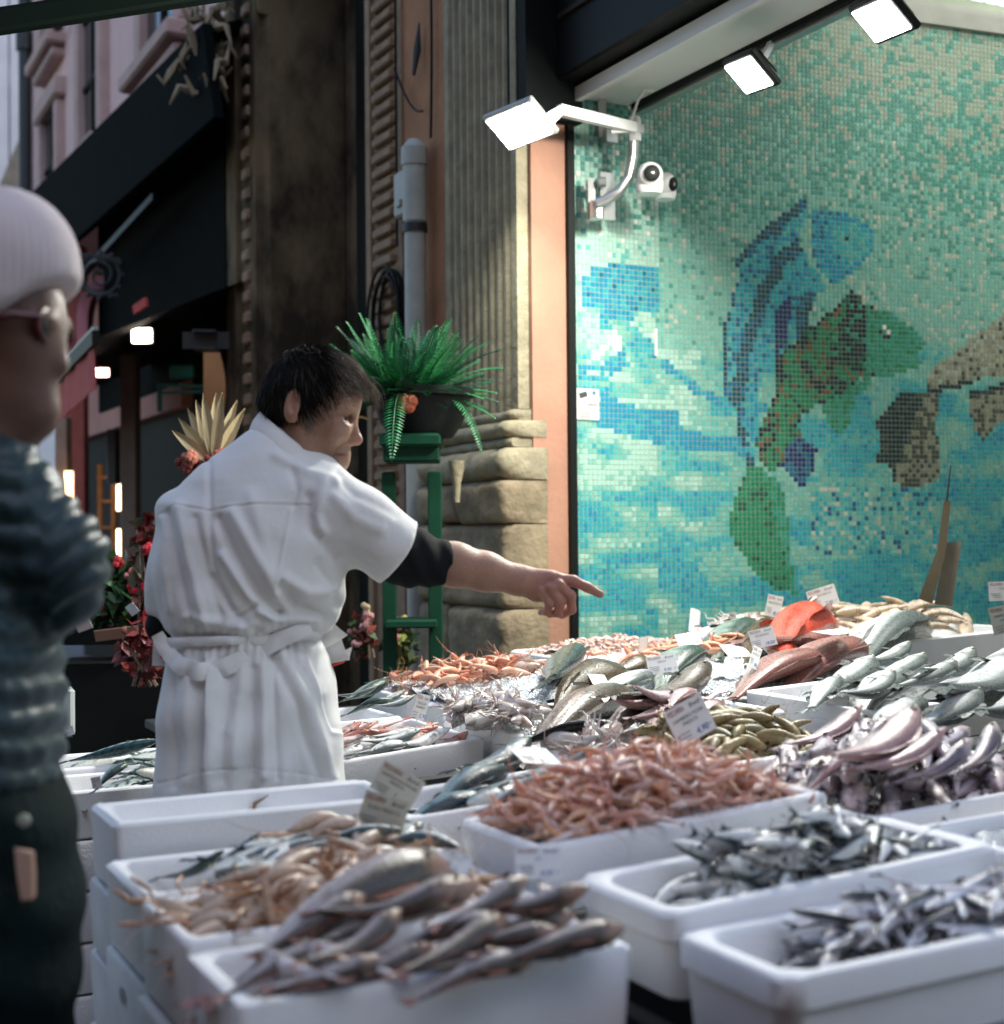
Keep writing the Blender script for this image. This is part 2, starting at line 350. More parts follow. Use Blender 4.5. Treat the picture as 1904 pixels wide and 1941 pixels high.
lm = MB(); lm.ball(FA(9.9, .1, 6.55), .06); lm.build('wall_lamp', M['iron'], pk)
# black canopy
cn = thing('black_canopy', 'long black shop canopy projecting below the pink house windows', 'canopy', tuple(FA(6, .35, 0)))
b = MB(); b.add([FA(3.30, .36, 3.86), FA(10.4, .36, 3.98), FA(10.6, .36, 4.86), FA(3.55, .36, 4.50), FA(3.30, .30, 3.86), FA(10.4, .30, 3.98), FA(10.6, .30, 4.86), FA(3.55, .30, 4.50)],
    [(0, 1, 2, 3), (7, 6, 5, 4), (0, 4, 5, 1), (3, 2, 6, 7), (0, 3, 7, 4), (1, 5, 6, 2)]); b.build('valance', M['awn'], cn)
b = MB(); b.add([FA(3.55, .30, 4.50), FA(10.6, .30, 4.86), FA(10.6, -.02, 5.0), FA(3.9, -.02, 4.7), FA(3.55, .30, 4.44), FA(10.6, .30, 4.80), FA(10.6, -.02, 4.94), FA(3.9, -.02, 4.64)],
    [(0, 1, 2, 3), (7, 6, 5, 4), (0, 4, 5, 1), (0, 3, 7, 4)]); b.build('roof_cloth', M['awn'], cn)
b = MB(); b.bar(FA(5.2, .25, 3.80), FA(8.2, .28, 3.62), .05, .05); b.bar(FA(8.2, .28, 3.62), FA(8.2, -.5, 3.75), .04, .04); b.build('support_arm', M['black'], cn)
gar = thing('dried_garland', 'tangled grey wrought foliage ornament at the canopy corner', 'ornament', tuple(FA(3.9, .3, 4.5)))
b = MB()
for k in range(26):
    c = FA(3.62 + rnd.uniform(-.2, .35), .3 + rnd.uniform(-.1, .16), 4.38 + rnd.uniform(-.32, .36)); a = nrm([rnd.gauss(0, 1) for _ in range(3)])
    b.tube([c + a * .12 * t + np.array([0, 0, .06 * math.sin(t * 5)]) for t in np.linspace(-1, 1, 5)], [.008, .02, .03, .02, .006], 5)
b.tube([FA(3.8, .28, 4.4), FA(3.75, .3, 4.9), FA(3.85, .3, 5.4)], .012, 5); b.build('twig_cluster', M['stone'], gar)
# shop fronts under the canopy: pillars, arch, awning, lamps
pil = [(200, 130, 12.5, .26, 'pinkstone'), ]
def pxcol(name, x0, x1, d, z0, z1, m, label, cat, dep=.15):
    a = U(x0, 1000, d); c = U(x1, 1000, d); w = np.linalg.norm(c - a); p = (a + c) / 2; b = MB(); b.box((p[0], p[1], (z0 + z1) / 2), (w, dep, z1 - z0), None, None, .01)
    return tag(b.build(name, m), label, cat)
pxcol('street_pillar', 234, 263, 10.0, 0, 2.62, M['post'], 'slim weathered pillar rising behind the red awning lamps', 'pillar')
pxcol('red_pilaster', 128, 165, 13.6, 1.2, 4.1, mat('red_plaster', (.42, .10, .07), .8, var=.3), 'red plaster pilaster beside the narrow pink arch', 'pilaster')
pxcol('pale_wall_panel', 208, 262, 13.2, 3.0, 5.2, M['pinkstone'], 'pale plaster panel under the canopy behind the iron sign', 'wall panel')
ar = MB(); rg = []
for t in np.linspace(-1, 1, 17):
    a = (t + 1) * math.pi / 2; c = U(193, 610, 13.0); sx, sz = .13, .30
    p = c + np.array([-math.cos(a) * sx, 0, math.sin(a) * sz]); q = c + np.array([-math.cos(a) * (sx + .10), 0, math.sin(a) * (sz + .12)])
    if abs(t) == 1: p = p - EZ * .55; q = q - EZ * .55
    rg.append([p, q, q + np.array([0, .2, 0]), p + np.array([0, .2, 0])])
ar.loft(rg); tag(ar.build('pink_arch', mat('pink_arch_plaster', (.60, .20, .22), .7)), 'small pink pointed arch beneath the iron scroll sign', 'arch')
# iron scroll sign bracket
sg = MB(); c = U(190, 522, 11.5); s_ = .16
sg.tube([c + np.array([s_ * r * math.cos(a), 0, s_ * r * math.sin(a)]) for a, r in [(t, .12 + .10 * t / 1.4) for t in np.linspace(0, 12.5, 46)]], .012, 6)
sg.tube([c + np.array([s_ * math.cos(a), 0, s_ * math.sin(a)]) for a in np.linspace(0, 6.3, 24)], .016, 6)
for k in range(12):
    a = k * .52; sg.ball(c + np.array([s_ * 1.15 * math.cos(a), 0, s_ * 1.15 * math.sin(a)]), .022, n=6, m=4)
sg.bar(U(128, 480, 11.5), U(228, 492, 11.5), .02, .03); sg.bar(U(140, 545, 11.5), U(224, 560, 11.5), .02, .03); sg.bar(U(140, 480, 11.5), U(140, 545, 11.5), .02, .03)
tag(sg.build('iron_sign_bracket', M['iron']), 'wrought iron bracket with a spiral scroll above the red arch', 'bracket')
# red awning
rw = thing('red_awning', 'shop awning with a red hanging valance over the side street shops', 'awning', tuple(U(110, 760, 10)))
p0, p1 = U(38, 790, 11.0), U(182, 640, 8.8)
b = MB(); b.bar(p0, p1, .05, .09); b.build('front_rail', M['whitem'] if False else M['black'], rw)
b = MB(); b.bar(p0 + EZ * .06, p1 + EZ * .06, .03, .025); b.build('rail_trim', M['greyp'], rw)
b = MB(); b.add([p0, p1, p1 + EU * 1.0 + EZ * .45, p0 + EU * 1.0 + EZ * .45], [(0, 1, 2, 3)]); b.build('roof_cloth', M['awn'], rw)
for t0, t1 in ((.0, .40), (.43, .98)):
    q0, q1 = lerp(p0, p1, t0), lerp(p0, p1, t1); b = MB(); n = 12; up = []; dn = []
    for k in range(n + 1):
        t = k / n; q = lerp(q0, q1, t) + np.array([.012 * math.sin(k * 2.1), 0, 0]); up.append(q - EZ * .05); dn.append(q - EZ * (.05 + .25) + EU * .01 * math.sin(k * 1.7))
    b.loft([up, dn, [p + EU * .006 for p in dn], [p + EU * .006 for p in up]], close=False, cap=False); b.build('valance_cloth', M['red'], rw)
b = MB(); b.bar(U(255, 588, 9.3), U(278, 572, 9.2), .02, .06); b.build('red_tab', M['red'], rw)
def smalllamp(x, y, d, w, h, label, e=14, c=(1, .86, .72)):
    t = thing('spot_lamp', label, 'lamp', tuple(U(x, y, d)), 'lit lamps under the red awning'); b = MB(); p = U(x, y, d)
    b.box(p + np.array([0, .03, .0]), (w + .03, .04, h + .03), None, None, .01); b.build('housing', M['black'], t)
    b = MB(); b.box(p, (w, .012, h), None, None, .008); b.build('lamp_face', mat('lamp_face_glow', (1, 1, 1), .4, emit=e, ecol=c), t)
smalllamp(269, 636, 9.2, .125, .09, 'upper lit square lamp hanging beside the red awning rail')
smalllamp(190, 706, 9.6, .115, .055, 'lower lit lamp under the red awning, smaller and pinker', 9, (1, .72, .66))
lan = thing('street_lantern', 'unlit square lantern with pale bluish glass on the arch jamb', 'lantern', tuple(U(390, 645, 8.0)))
b = MB(); b.box(U(391, 645, 8.0), (.115, .10, .075), None, None, .008); b.build('glass_box', mat('lantern_glass', (.25, .32, .36), .25), lan)
b = MB()
for yy in (629, 661): b.bar(U(369, yy, 7.93), U(413, yy + 1, 7.93), .13, .014)
for xx in (369, 413): b.bar(U(xx, 629, 7.93), U(xx, 661, 7.93), .13, .012, (0, 1, 0))
b.build('frame', M['iron'], lan)
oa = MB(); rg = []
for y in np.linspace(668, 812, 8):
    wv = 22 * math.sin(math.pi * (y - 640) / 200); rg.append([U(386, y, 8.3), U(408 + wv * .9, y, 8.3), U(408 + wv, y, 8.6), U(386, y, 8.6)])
oa.loft(rg); tag(oa.build('amber_arch_edge', mat('amber_plaster', (.55, .26, .10), .8, var=.2)), 'amber plaster arch edge below the square lantern', 'arch')  # amber is the plaster's own colour
def tubelight(x0, x1, y0, y1, d, e, label):
    b = MB(); a = U((x0 + x1) / 2, y0, d); c = U((x0 + x1) / 2, y1, d); r = abs(x1 - x0) / 2 * d / FPX; b.tube([a, lerp(a, c, .5), c], r, 8)
    tag(b.build('strip_light', mat('strip_light_glow', (1, .8, .5), .4, emit=e, ecol=(1, .66, .36))), label, 'strip light', 'glowing strip lights in the side street shops')
tubelight(221, 232, 829, 968, 11.0, 5.5, 'tall glowing strip light beside the slim pillar')
tubelight(221, 231, 1003, 1075, 10.9, 5.5, 'short glowing strip light above the potted shrubs')
tubelight(122, 139, 893, 975, 11.6, 3.2, 'broad warm strip light left of the dark shop doorway')
tubelight(68, 75, 910, 938, 12.0, 2.2, 'dim amber strip light close to the dark jacket')
pxcol('shop_notice', 110, 132, 11.8, 1.72, 2.35, mat('notice_board', (.34, .24, .18), .8, var=.3), 'tall faded notice panel beside the warm strip light', 'notice')
pxcol('glass_panel', 208, 225, 10.6, 1.75, 2.15, mat('grey_panel', (.16, .18, .19), .5), 'narrow grey panel above the tall strip light', 'panel')
sh = thing('display_shelf', 'amber wooden display shelf in the shop behind the shrubs', 'shelf', tuple(U(205, 950, 11.3)))
b = MB(); wood = mat('amber_wood', (.40, .20, .08), .6, var=.3)  # plain amber wood, no emission
for x in (190, 216): b.bar(U(x, 880, 11.3), U(x, 1110, 11.3), .03, .06, (0, 1, 0))
b.build('upright', wood, sh)
for y in (905, 950, 1000, 1060):
    b = MB(); b.bar(U(188, y, 11.3), U(220, y, 11.3), .12, .02); b.build('shelf_board', wood, sh)
# back of the shops: dark recess with a dull green sign
b = MB(); b.box(U(345, 705, 9.6), (.16, .04, .09), None, None, .01); tag(b.build('green_sign', mat('green_sign_paint', (.02, .20, .12), .5)), 'dull green sign panel in the dark doorway', 'sign')
b = MB()
for a, c in (((300, 730), (385, 733)), ((300, 745), (385, 742)), ((303, 730), (303, 780))): b.bar(U(*a, 9.5), U(*c, 9.5), .03, .02)
tag(b.build('green_door', mat('green_frame_paint', (.01, .09, .06), .5)), 'dark green door edging below the green sign panel', 'door')

# ================================================================== pale building at the end of the street
pb = thing('pale_building', 'pale stone palace with dark pediment at the end of the street', 'building', tuple(U(-60, 600, 27) * np.array([1, 1, 0])))
a0 = U(-420, 1000, 26); a1 = U(76, 1000, 26)
b = MB(); b.box(((a0[0] + a1[0]) / 2, 27, 8), (a1[0] - a0[0], 2, 16), None, None, .05); b.build('facade', M['paleb'], pb)
for x0, x1, y0, y1 in ((12, 30, 70, 115), (18, 38, 175, 300), (-30, -6, 175, 300), (0, 16, 325, 345)):
    p, q = U(x0, y0, 25.9), U(x1, y1, 25.9); b = MB(); b.box((p + q) / 2, (q[0] - p[0], .12, p[2] - q[2]), None, None, .03); b.build('window', mat('shuttered_window', (.22, .17, .13), .7), pb)
for y in (140, 160, 318):
    p = U(-300, y, 25.8); q = U(66, y, 25.8); b = MB(); b.bar(p, q, .4, .16); b.build('cornice', M['paleb'], pb)
p = U(8, 372, 25.7); b = MB(); b.plate([U(2, 372, 25.7), U(64, 372, 25.7), U(64, 300, 25.7), U(48, 264, 25.7), U(28, 310, 25.7)], (0, 1, 0), .5); b.build('pediment', mat('dun_pediment', (.26, .20, .15), .8, var=.3), pb)
for x in (8, 44):
    p = U(x, 40, 25.8); b = MB(); b.bar(np.array([p[0], p[1], 0]), np.array([p[0], p[1], 14]), .5, .3, (1, 0, 0)); b.build('pilaster', M['paleb'], pb)
# unseen houses of the narrow lane, added to block low sky light
ops = thing('unseen_opposite_house', 'unseen tall ochre house added on the far side of the lane', 'building', (-4.2, 4, 0))
b = MB(); q0 = np.array([-5.6, -4.0, 0]); b.box(q0 + EV * 0 + EZ * 4.5 - EU * 1.5, (14, 3, 9), (EV, -EU, EZ)); b.build('facade', M['rose'], ops)
bh = MB(); bh.box((1.5, -6.5, 4.5), (16, 3, 9)); tag(bh.build('rear_house', M['rose']), 'unseen ochre house added to close the lane behind the viewer', 'building')

# ================================================================== green flower stand, fern, flowers and shrubs
gs = thing('plant_stand', 'tall green painted plant stand behind the fishmonger', 'plant stand', tuple(U(795, 1240, 5.6) * np.array([1, 1, 0])))
gm = mat('green_paint', (.004, .048, .024), .5, var=.2, spec=.25)
dS = 5.6
def gp(x, y): return U(x, y, dS)
for x, w in ((738, 26), (825, 26)):
    b = MB(); p = gp(x, 1000); q = gp(x - 4, 1000); b.box((p[0], p[1], .80), (w * dS / FPX, .05, 1.6), None, None, .006); b.build('leg', gm, gs)
p, q = gp(725, 838), gp(838, 838)
b = MB(); b.box((p + q) / 2, (q[0] - p[0], .28, .05), None, None, .01); b.build('top', gm, gs)
b = MB(); b.box((p + q) / 2 - EZ * .05, (q[0] - p[0] - .02, .2, .06), None, None, .006); b.build('apron', gm, gs)
p, q = gp(735, 1180), gp(830, 1180); b = MB(); b.box((p + q) / 2, (q[0] - p[0], .24, .03), None, None, .005); b.build('lower_shelf', gm, gs)
pot = thing('fern_pot', 'wide black flower pot carrying the fern on the green stand', 'pot', tuple(gp(795, 825)))
c = gp(800, 830); b = MB(); b.lathe(c, [(.12, 0.0), (.16, .06), (.19, .15), (.205, .155), (.205, .185), (.185, .185), (.18, .15)], 24); b.build('pot_body', mat('black_glazed_pot', (.006, .008, .008), .45, spec=.15), pot)
b = MB(); b.lathe(c, [(.18, .14), (.05, .165), (.01, .17)], 16); b.build('soil', M['dark'], pot)
b = MB(); 
for k in range(5): b.ball(c + np.array([-.05 + rnd.uniform(-.05, .05), -.19, .10 + rnd.uniform(-.02, .03)]), .028, n=7, m=5)
b.build('clay_ornament', mat('clay_orange', (.30, .07, .03), .6), pot)
# fern: every frond its own part
fern = thing('fern', 'lush green fern spilling over the black pot behind the fishmonger', 'fern', tuple(c + EZ * .16))
FG = [(.010, .11, .035), (.016, .17, .055), (.006, .06, .03), (.035, .24, .08), (.008, .085, .04)]
fm = mat('fern_leaf', (1, 1, 1), .45, vcol=True, var=.3, vscale=30, spec=.4)
def frond(base, az, el, L, droop, col, nleaf=30):
    mb = MB(); P = []; d = np.array([math.cos(az) * math.cos(el), math.sin(az) * math.cos(el), math.sin(el)]); p = base.copy(); st = L / nleaf
    for k in range(nleaf + 1):
        P.append(p.copy()); p = p + d * st; d = nrm(d + np.array([0, 0, -droop / nleaf]))
    P = np.array(P); mb.tube(P, np.linspace(.004, .001, len(P)), 4, col=np.array(col) * .6)
    V = []; F = []; CC = []
    for k in range(3, nleaf):
        t = nrm(P[k + 1] - P[k]); s = nrm(np.cross(t, (0, 0, 1))); n_ = np.cross(s, t); w = .044 * math.sin(math.pi * (.12 + .86 * k / nleaf)) ** .8; lw = st * .28
        for sg_ in (-1, 1):
            a = P[k]; tip = a + s * sg_ * w + t * w * .45 - n_ * w * .12 * rnd.random(); m_ = (a + tip) / 2
            i = len(V); V += [a, m_ + t * lw + n_ * .006, tip, m_ - t * lw + n_ * .004]; F.append((i, i + 1, i + 2, i + 3)); cc = np.array(col) * rnd.uniform(.6, 1.35); CC += [cc * .8, cc, cc * 1.3, cc]
    mb.add(V, F, np.array(CC)); return mb
fb = c + EZ * .135 + np.array([-.06, 0, 0])
for k in range(150):
    az = rnd.uniform(0, 2 * math.pi); el = rnd.uniform(.10, 1.45); L = rnd.uniform(.22, .38) * (1.0 if el > .7 else .85); dr = rnd.uniform(.3, 1.0)
    frond(fb + np.array([math.cos(az) * .07, math.sin(az) * .07, 0]), az, el, L, dr, rnd.choice(FG)).build('frond', fm, fern, smooth=False)
for az, L in ((-1.65, .40), (-.5, .34), (-2.6, .26)):
    frond(fb + np.array([math.cos(az) * .12, math.sin(az) * .12, .02]), az, .15, L, 2.6, FG[1]).build('frond', fm, fern, smooth=False)
# stone-coloured tapered vase right of the stand
vz = MB(); vz.lathe(U(866, 915, 5.9), [(.012, -.08), (.018, 0), (.032, .06), (.034, .09)], 12); tag(vz.build('small_vase', M['stone2']), 'small pale tapered vase beside the green stand', 'vase')
# dried flower bouquet
bq = thing('dried_bouquet', 'dried bouquet of pale palm leaves and rust red flowers behind the shoulder', 'bouquet', tuple(U(400, 900, 5.2)))
base = U(405, 880, 5.2)
for k in range(9):
    a = 2.75 - k * .24; tip = base + np.array([math.cos(a) * .16, rnd.uniform(-.05, .05), .04 + math.sin(a) * .22]); w = .022; n_ = np.array([-math.sin(a), 0, math.cos(a)])
    b = MB(); b.loft([[lerp(base, tip, t) + n_ * w * math.sin(math.pi * min(1, t * .9 + .08)) * q + np.array([0, .01 * (1 - q * q), 0]) for q in (-1, 0, 1)] for t in np.linspace(.1, 1, 7)], close=False, cap=False)
    b.build('palm_leaf', mat('dry_palm', (.46, .38, .22), .7) if k == 0 else bpy.data.materials['dry_palm'], bq, smooth=False)
frm = mat('rust_flower', (1, 1, 1), .8, vcol=True, bump=.6, bscale=90)
for k in range(16):
    p = base + np.array([rnd.uniform(-.11, .10), rnd.uniform(-.07, .05), rnd.uniform(-.10, .05)]); r = rnd.uniform(.028, .045); col = rnd.choice([(.28, .05, .03), (.36, .10, .07), (.42, .15, .10), (.20, .04, .03)])
    b = MB()
    for j in range(14):
        q = nrm([rnd.gauss(0, 1) for _ in range(3)]); b.ball(p + q * r * .7, r * .42, n=6, m=4, col=np.array(col) * rnd.uniform(.7, 1.3))
    b.build('flower_head', frm, bq)
# leafy potted shrubs with red flowers
lm_ = mat('shrub_leaf', (1, 1, 1), .5, vcol=True, var=.3, vscale=40)
def shrub(name, label, c, rx, rz, n, cols, size=.045, fl=None, nf=0, group=None):
    t = thing(name, label, 'plant', tuple(c - EZ * rz), group); mb = MB(); V = []; F = []; CC = []
    for k in range(n):
        d = nrm([rnd.gauss(0, 1) for _ in range(3)]); r = rnd.random() ** .45; p = c + d * r * np.array([rx, rx * .6, rz]); a = nrm([rnd.gauss(0, 1) for _ in range(3)]); e = nrm(np.cross(a, [rnd.gauss(0, 1) for _ in range(3)])); s = size * rnd.uniform(.6, 1.3)
        i = len(V); V += [p - a * s, p + e * s * .5, p + a * s, p - e * s * .5]; F.append((i, i + 1, i + 2, i + 3)); CC += [np.array(rnd.choice(cols)) * rnd.uniform(.5, 1.4)] * 4
    mb.add(V, F, np.array(CC)); mb.build('foliage', lm_, t, smooth=False)
    b = MB()
    for k in range(5): b.tube([c - EZ * rz + np.array([.02 * k - .04, 0, 0]), c + np.array([rnd.uniform(-rx, rx) * .6, rnd.uniform(-.05, .05), rnd.uniform(-.2, .5) * rz])], [.008, .003], 5)
    b.build('stem', M['post'], t)
    for k in range(nf):
        d = nrm([rnd.gauss(0, 1), -abs(rnd.gauss(0, 1)), rnd.gauss(0, 1)]); p = c + d * np.array([rx, rx * .6, rz]) * rnd.uniform(.7, 1); b = MB(); col = rnd.choice(fl)
        for j in range(6): b.ball(p + nrm([rnd.gauss(0, 1) for _ in range(3)]) * .014, .014, n=6, m=4, col=np.array(col) * rnd.uniform(.7, 1.3))
        b.build('blossom', frm, t)
    return t
GR = [(.03, .10, .03), (.05, .16, .05), (.02, .06, .03), (.08, .18, .07)]
shrub('potted_shrub', 'leafy green shrub with red and pink blossoms between the jacket and the white smock', U(225, 1130, 5.4), .17, .14, 420, GR, .04, [(.45, .03, .04), (.5, .2, .16)], 12, 'potted plants behind the stall')
shrub('potted_shrub', 'dark red leaved bush beside the smock sleeve', U(285, 1080, 5.2), .07, .22, 260, [(.20, .03, .03), (.10, .10, .05), (.30, .06, .05)], .035, [(.6, .03, .05)], 7, 'potted plants behind the stall')
shrub('potted_shrub', 'sprawling branch of dull red leaves below the rose print paper', U(275, 1235, 5.0), .10, .12, 150, [(.26, .04, .03), (.16, .03, .03)], .03, None, 0, 'potted plants behind the stall')
shrub('flower_bunch', 'bunch of pale pink and yellow green flowers inside the plant stand', U(757, 1225, 5.9), .07, .12, 150, [(.10, .16, .04), (.05, .10, .04), (.3, .32, .08)], .03, [(.5, .2, .2), (.5, .42, .12)], 6, 'potted plants behind the stall')
shrub('flower_bunch', 'small mixed flower bunch behind the papers at the smock', U(690, 1200, 5.9), .05, .10, 90, [(.06, .12, .04), (.3, .08, .06)], .03, [(.6, .3, .3), (.6, .5, .3)], 5, 'potted plants behind the stall')
sb = thing('shelf_bench', 'dark low flower bench with pale labels behind the stall', 'bench', tuple(U(220, 1240, 5.4) * np.array([1, 1, 0])))
p, q = U(110, 1195, 5.4), U(330, 1185, 5.4); b = MB(); b.box((p + q) / 2 + np.array([0, .15, -.03]), (q[0] - p[0], .4, .06)); b.build('bench_top', M['dark'], sb)
b = MB(); b.box(((p + q) / 2)[:2].tolist() + [.45], (q[0] - p[0] - .02, .3, .9)); b.build('bench_front', M['dark'], sb)
for x0, x1, y, cc in ((145, 172, 1190, (.55, .5, .5)), (180, 262, 1206, (.30, .17, .12)), (244, 258, 1160, (.4, .45, .5))):
    p, q = U(x0, y, 5.15), U(x1, y - 10, 5.15); b = MB(); b.bar(p, q, .006, .04, (0, -.3, 1)); b.build('label_card', mat('bench_label', cc, .7), sb)
sg2 = MB(); sg2.box(U(120, 1350, 4.6), (.07, .03, .16), None, None, .02); tag(sg2.build('white_bag', mat('white_plastic_bag', (.55, .60, .58), .4)), 'pale plastic bag behind the dark jacket', 'bag')
# ================================================================== shop recess with the mosaic
T0 = np.array([.296, 5.90, 0.0]); TP = .0215
aS, aM = math.radians(29), math.radians(21)
dS_ = np.array([math.cos(aS), math.sin(aS), 0]); nS = np.array([math.sin(aS), -math.cos(aS), 0])
dM_ = np.array([math.cos(aM), math.sin(aM), 0]); nM = np.array([math.sin(aM), -math.cos(aM), 0])
NS, NM_ = 19, 108; Z0, NR = .80, 134
KC = T0 + dS_ * (NS * TP)
PAL = dict(white=(.80, .80, .74), pale=(.38, .62, .52), pale2=(.22, .50, .41), lt=(.11, .45, .41), lt2=(.165, .475, .41), tq=(.035, .38, .42), bl=(.015, .28, .42), db=(.010, .14, .24), navy=(.012, .035, .14), dteal=(.010, .075, .11), dk=(.008, .030, .034),
           gn=(.015, .23, .11), dgn=(.010, .11, .06), tgn=(.03, .30, .20), olive=(.11, .11, .05), brown=(.20, .10, .05), gry=(.26, .27, .19), gry2=(.36, .36, .27), gry3=(.48, .56, .46), dgry=(.06, .075, .055), up=(.075, .32, .26), ups=(.36, .44, .35))
def R2(*p): return [(1338.8 + .30654 * x, 347.1 + .30654 * y) for x, y in p]
def R1(*p): return [(1071 + .20833 * x, 446.2 + .20833 * y) for x, y in p]
def R4(*p): return [(1289.2 + .32292 * x, 743.8 + .32292 * y) for x, y in p]
fA = R2((600,95),(635,130),(635,180),(600,250),(560,330),(660,520),(735,620),(725,670),(680,700),(655,770),(630,870),(600,900),(560,960),(520,1000),(440,1050),(410,970),(380,1050),(340,1130),(330,1250),(330,1400),(325,1560),(290,1750),(240,1750),(240,1650),(190,1540),(180,1390),(120,1310),(110,880),(140,800),(160,700),(190,640),(215,560),(185,505),(185,460),(340,290),(470,190),(540,150))
fAh = R2((650,180),(700,162),(835,168),(920,212),(1010,270),(1042,340),(1020,440),(930,545),(860,590),(790,632),(740,585),(690,520),(655,440),(645,300))
fAe = R2((790,300),(850,250),(960,260),(1020,340),(990,440),(900,500),(830,460),(780,390))
fAst = [R2((600,110),(440,260),(300,340),(200,470)), R2((200,560),(150,740),(118,890),(122,1300),(200,1420),(220,1600),(270,1740)), R2((560,390),(445,500),(420,590),(360,660),(330,780),(265,930),(225,1110),(205,1330))]
fAn = R2((480,740),(500,685),(522,690),(522,820),(500,980),(450,1050),(430,1120),(432,770))
fAt = R2((560,760),(600,670),(650,660),(650,760),(635,880),(600,960),(555,960))
fB = R2((890,670),(950,680),(985,760),(1080,775),(1070,1195),(980,1190),(900,1260),(780,1330),(660,1390),(600,1430),(570,1490),(600,1560),(500,1620),(470,1740),(400,1790),(320,1700),(310,1600),(340,1500),(380,1400),(440,1300),(440,1070),(540,990),(640,890),(720,840),(800,760))
fBh = R2((985,800),(1080,775),(1180,820),(1300,920),(1358,995),(1305,1060),(1335,1110),(1290,1150),(1200,1178),(1140,1200),(1060,1200),(1000,1120),(985,950))
fBd = R2((890,670),(985,760),(1060,790),(980,1000),(1060,1195),(960,1160),(840,1140),(760,1000),(840,880),(870,760))
fBf = R2((700,1330),(900,1230),(1030,1200),(1000,1270),(930,1310),(900,1450),(850,1545),(790,1540),(750,1470))
fBn = R2((500,1620),(570,1560),(640,1610),(700,1650),(660,1690),(685,1765),(640,1810),(600,1895),(540,1825),(470,1740))
fL = R4((400,440),(470,440),(600,540),(640,780),(660,1000),(690,1180),(560,1170),(440,1050),(330,900),(285,830),(290,730),(330,590))
fC = R4((1300,8),(1520,8),(1500,250),(1530,262),(1535,500),(1430,550),(1290,545),(1240,500),(1230,412),(1145,412),(1145,380),(1165,370),(1160,170),(1200,110))
fCd = R4((1300,8),(1440,20),(1390,130),(1340,240),(1300,410),(1262,440),(1262,500),(1240,500),(1230,412),(1145,412),(1145,380),(1165,370),(1160,170),(1200,110))
fD = R2((1350,1230),(1440,1110),(1560,1030),(1650,950),(1740,890),(1860,790),(2100,600),(2100,1150),(1860,1190),(1720,1200),(1560,1270),(1480,1280),(1440,1315),(1380,1290))
fD2 = R2((1640,1290),(1740,1270),(1860,1225),(2100,1160),(2100,1300),(1860,1440),(1760,1540),(1710,1590),(1660,1520),(1640,1440))
sBl = R1((465,255),(860,285),(872,695),(640,705),(640,770),(520,770),(400,790),(430,850),(325,840),(310,645),(190,645),(140,590),(140,420),(230,330),(265,285))
sWh = R1((430,860),(480,870),(520,980),(500,1050),(400,1010),(350,1095),(240,1145),(230,1090),(330,1020),(390,970))
sBand = R1((360,1430),(560,1530),(720,1590),(1050,1600),(1060,1720),(1150,1790),(1420,1830),(1600,1850),(1700,2000),(1150,1960),(660,1860),(380,1760),(215,1700))
sBand2 = R1((560,1060),(640,1190),(500,1230),(340,1340),(110,1340),(110,1200),(360,1160),(430,1060))
sLine = R1((900,1150),(960,1220),(1090,1310),(1200,1400),(1400,1510),(1800,1570))
spk = R4((760,560),(1480,560),(1500,960),(900,960),(760,900))
def pick(n, *opts):
    r = hsh(*n); a = 0
    for p, c in opts:
        a += p
        if r < a: return c
    return opts[-1][1]
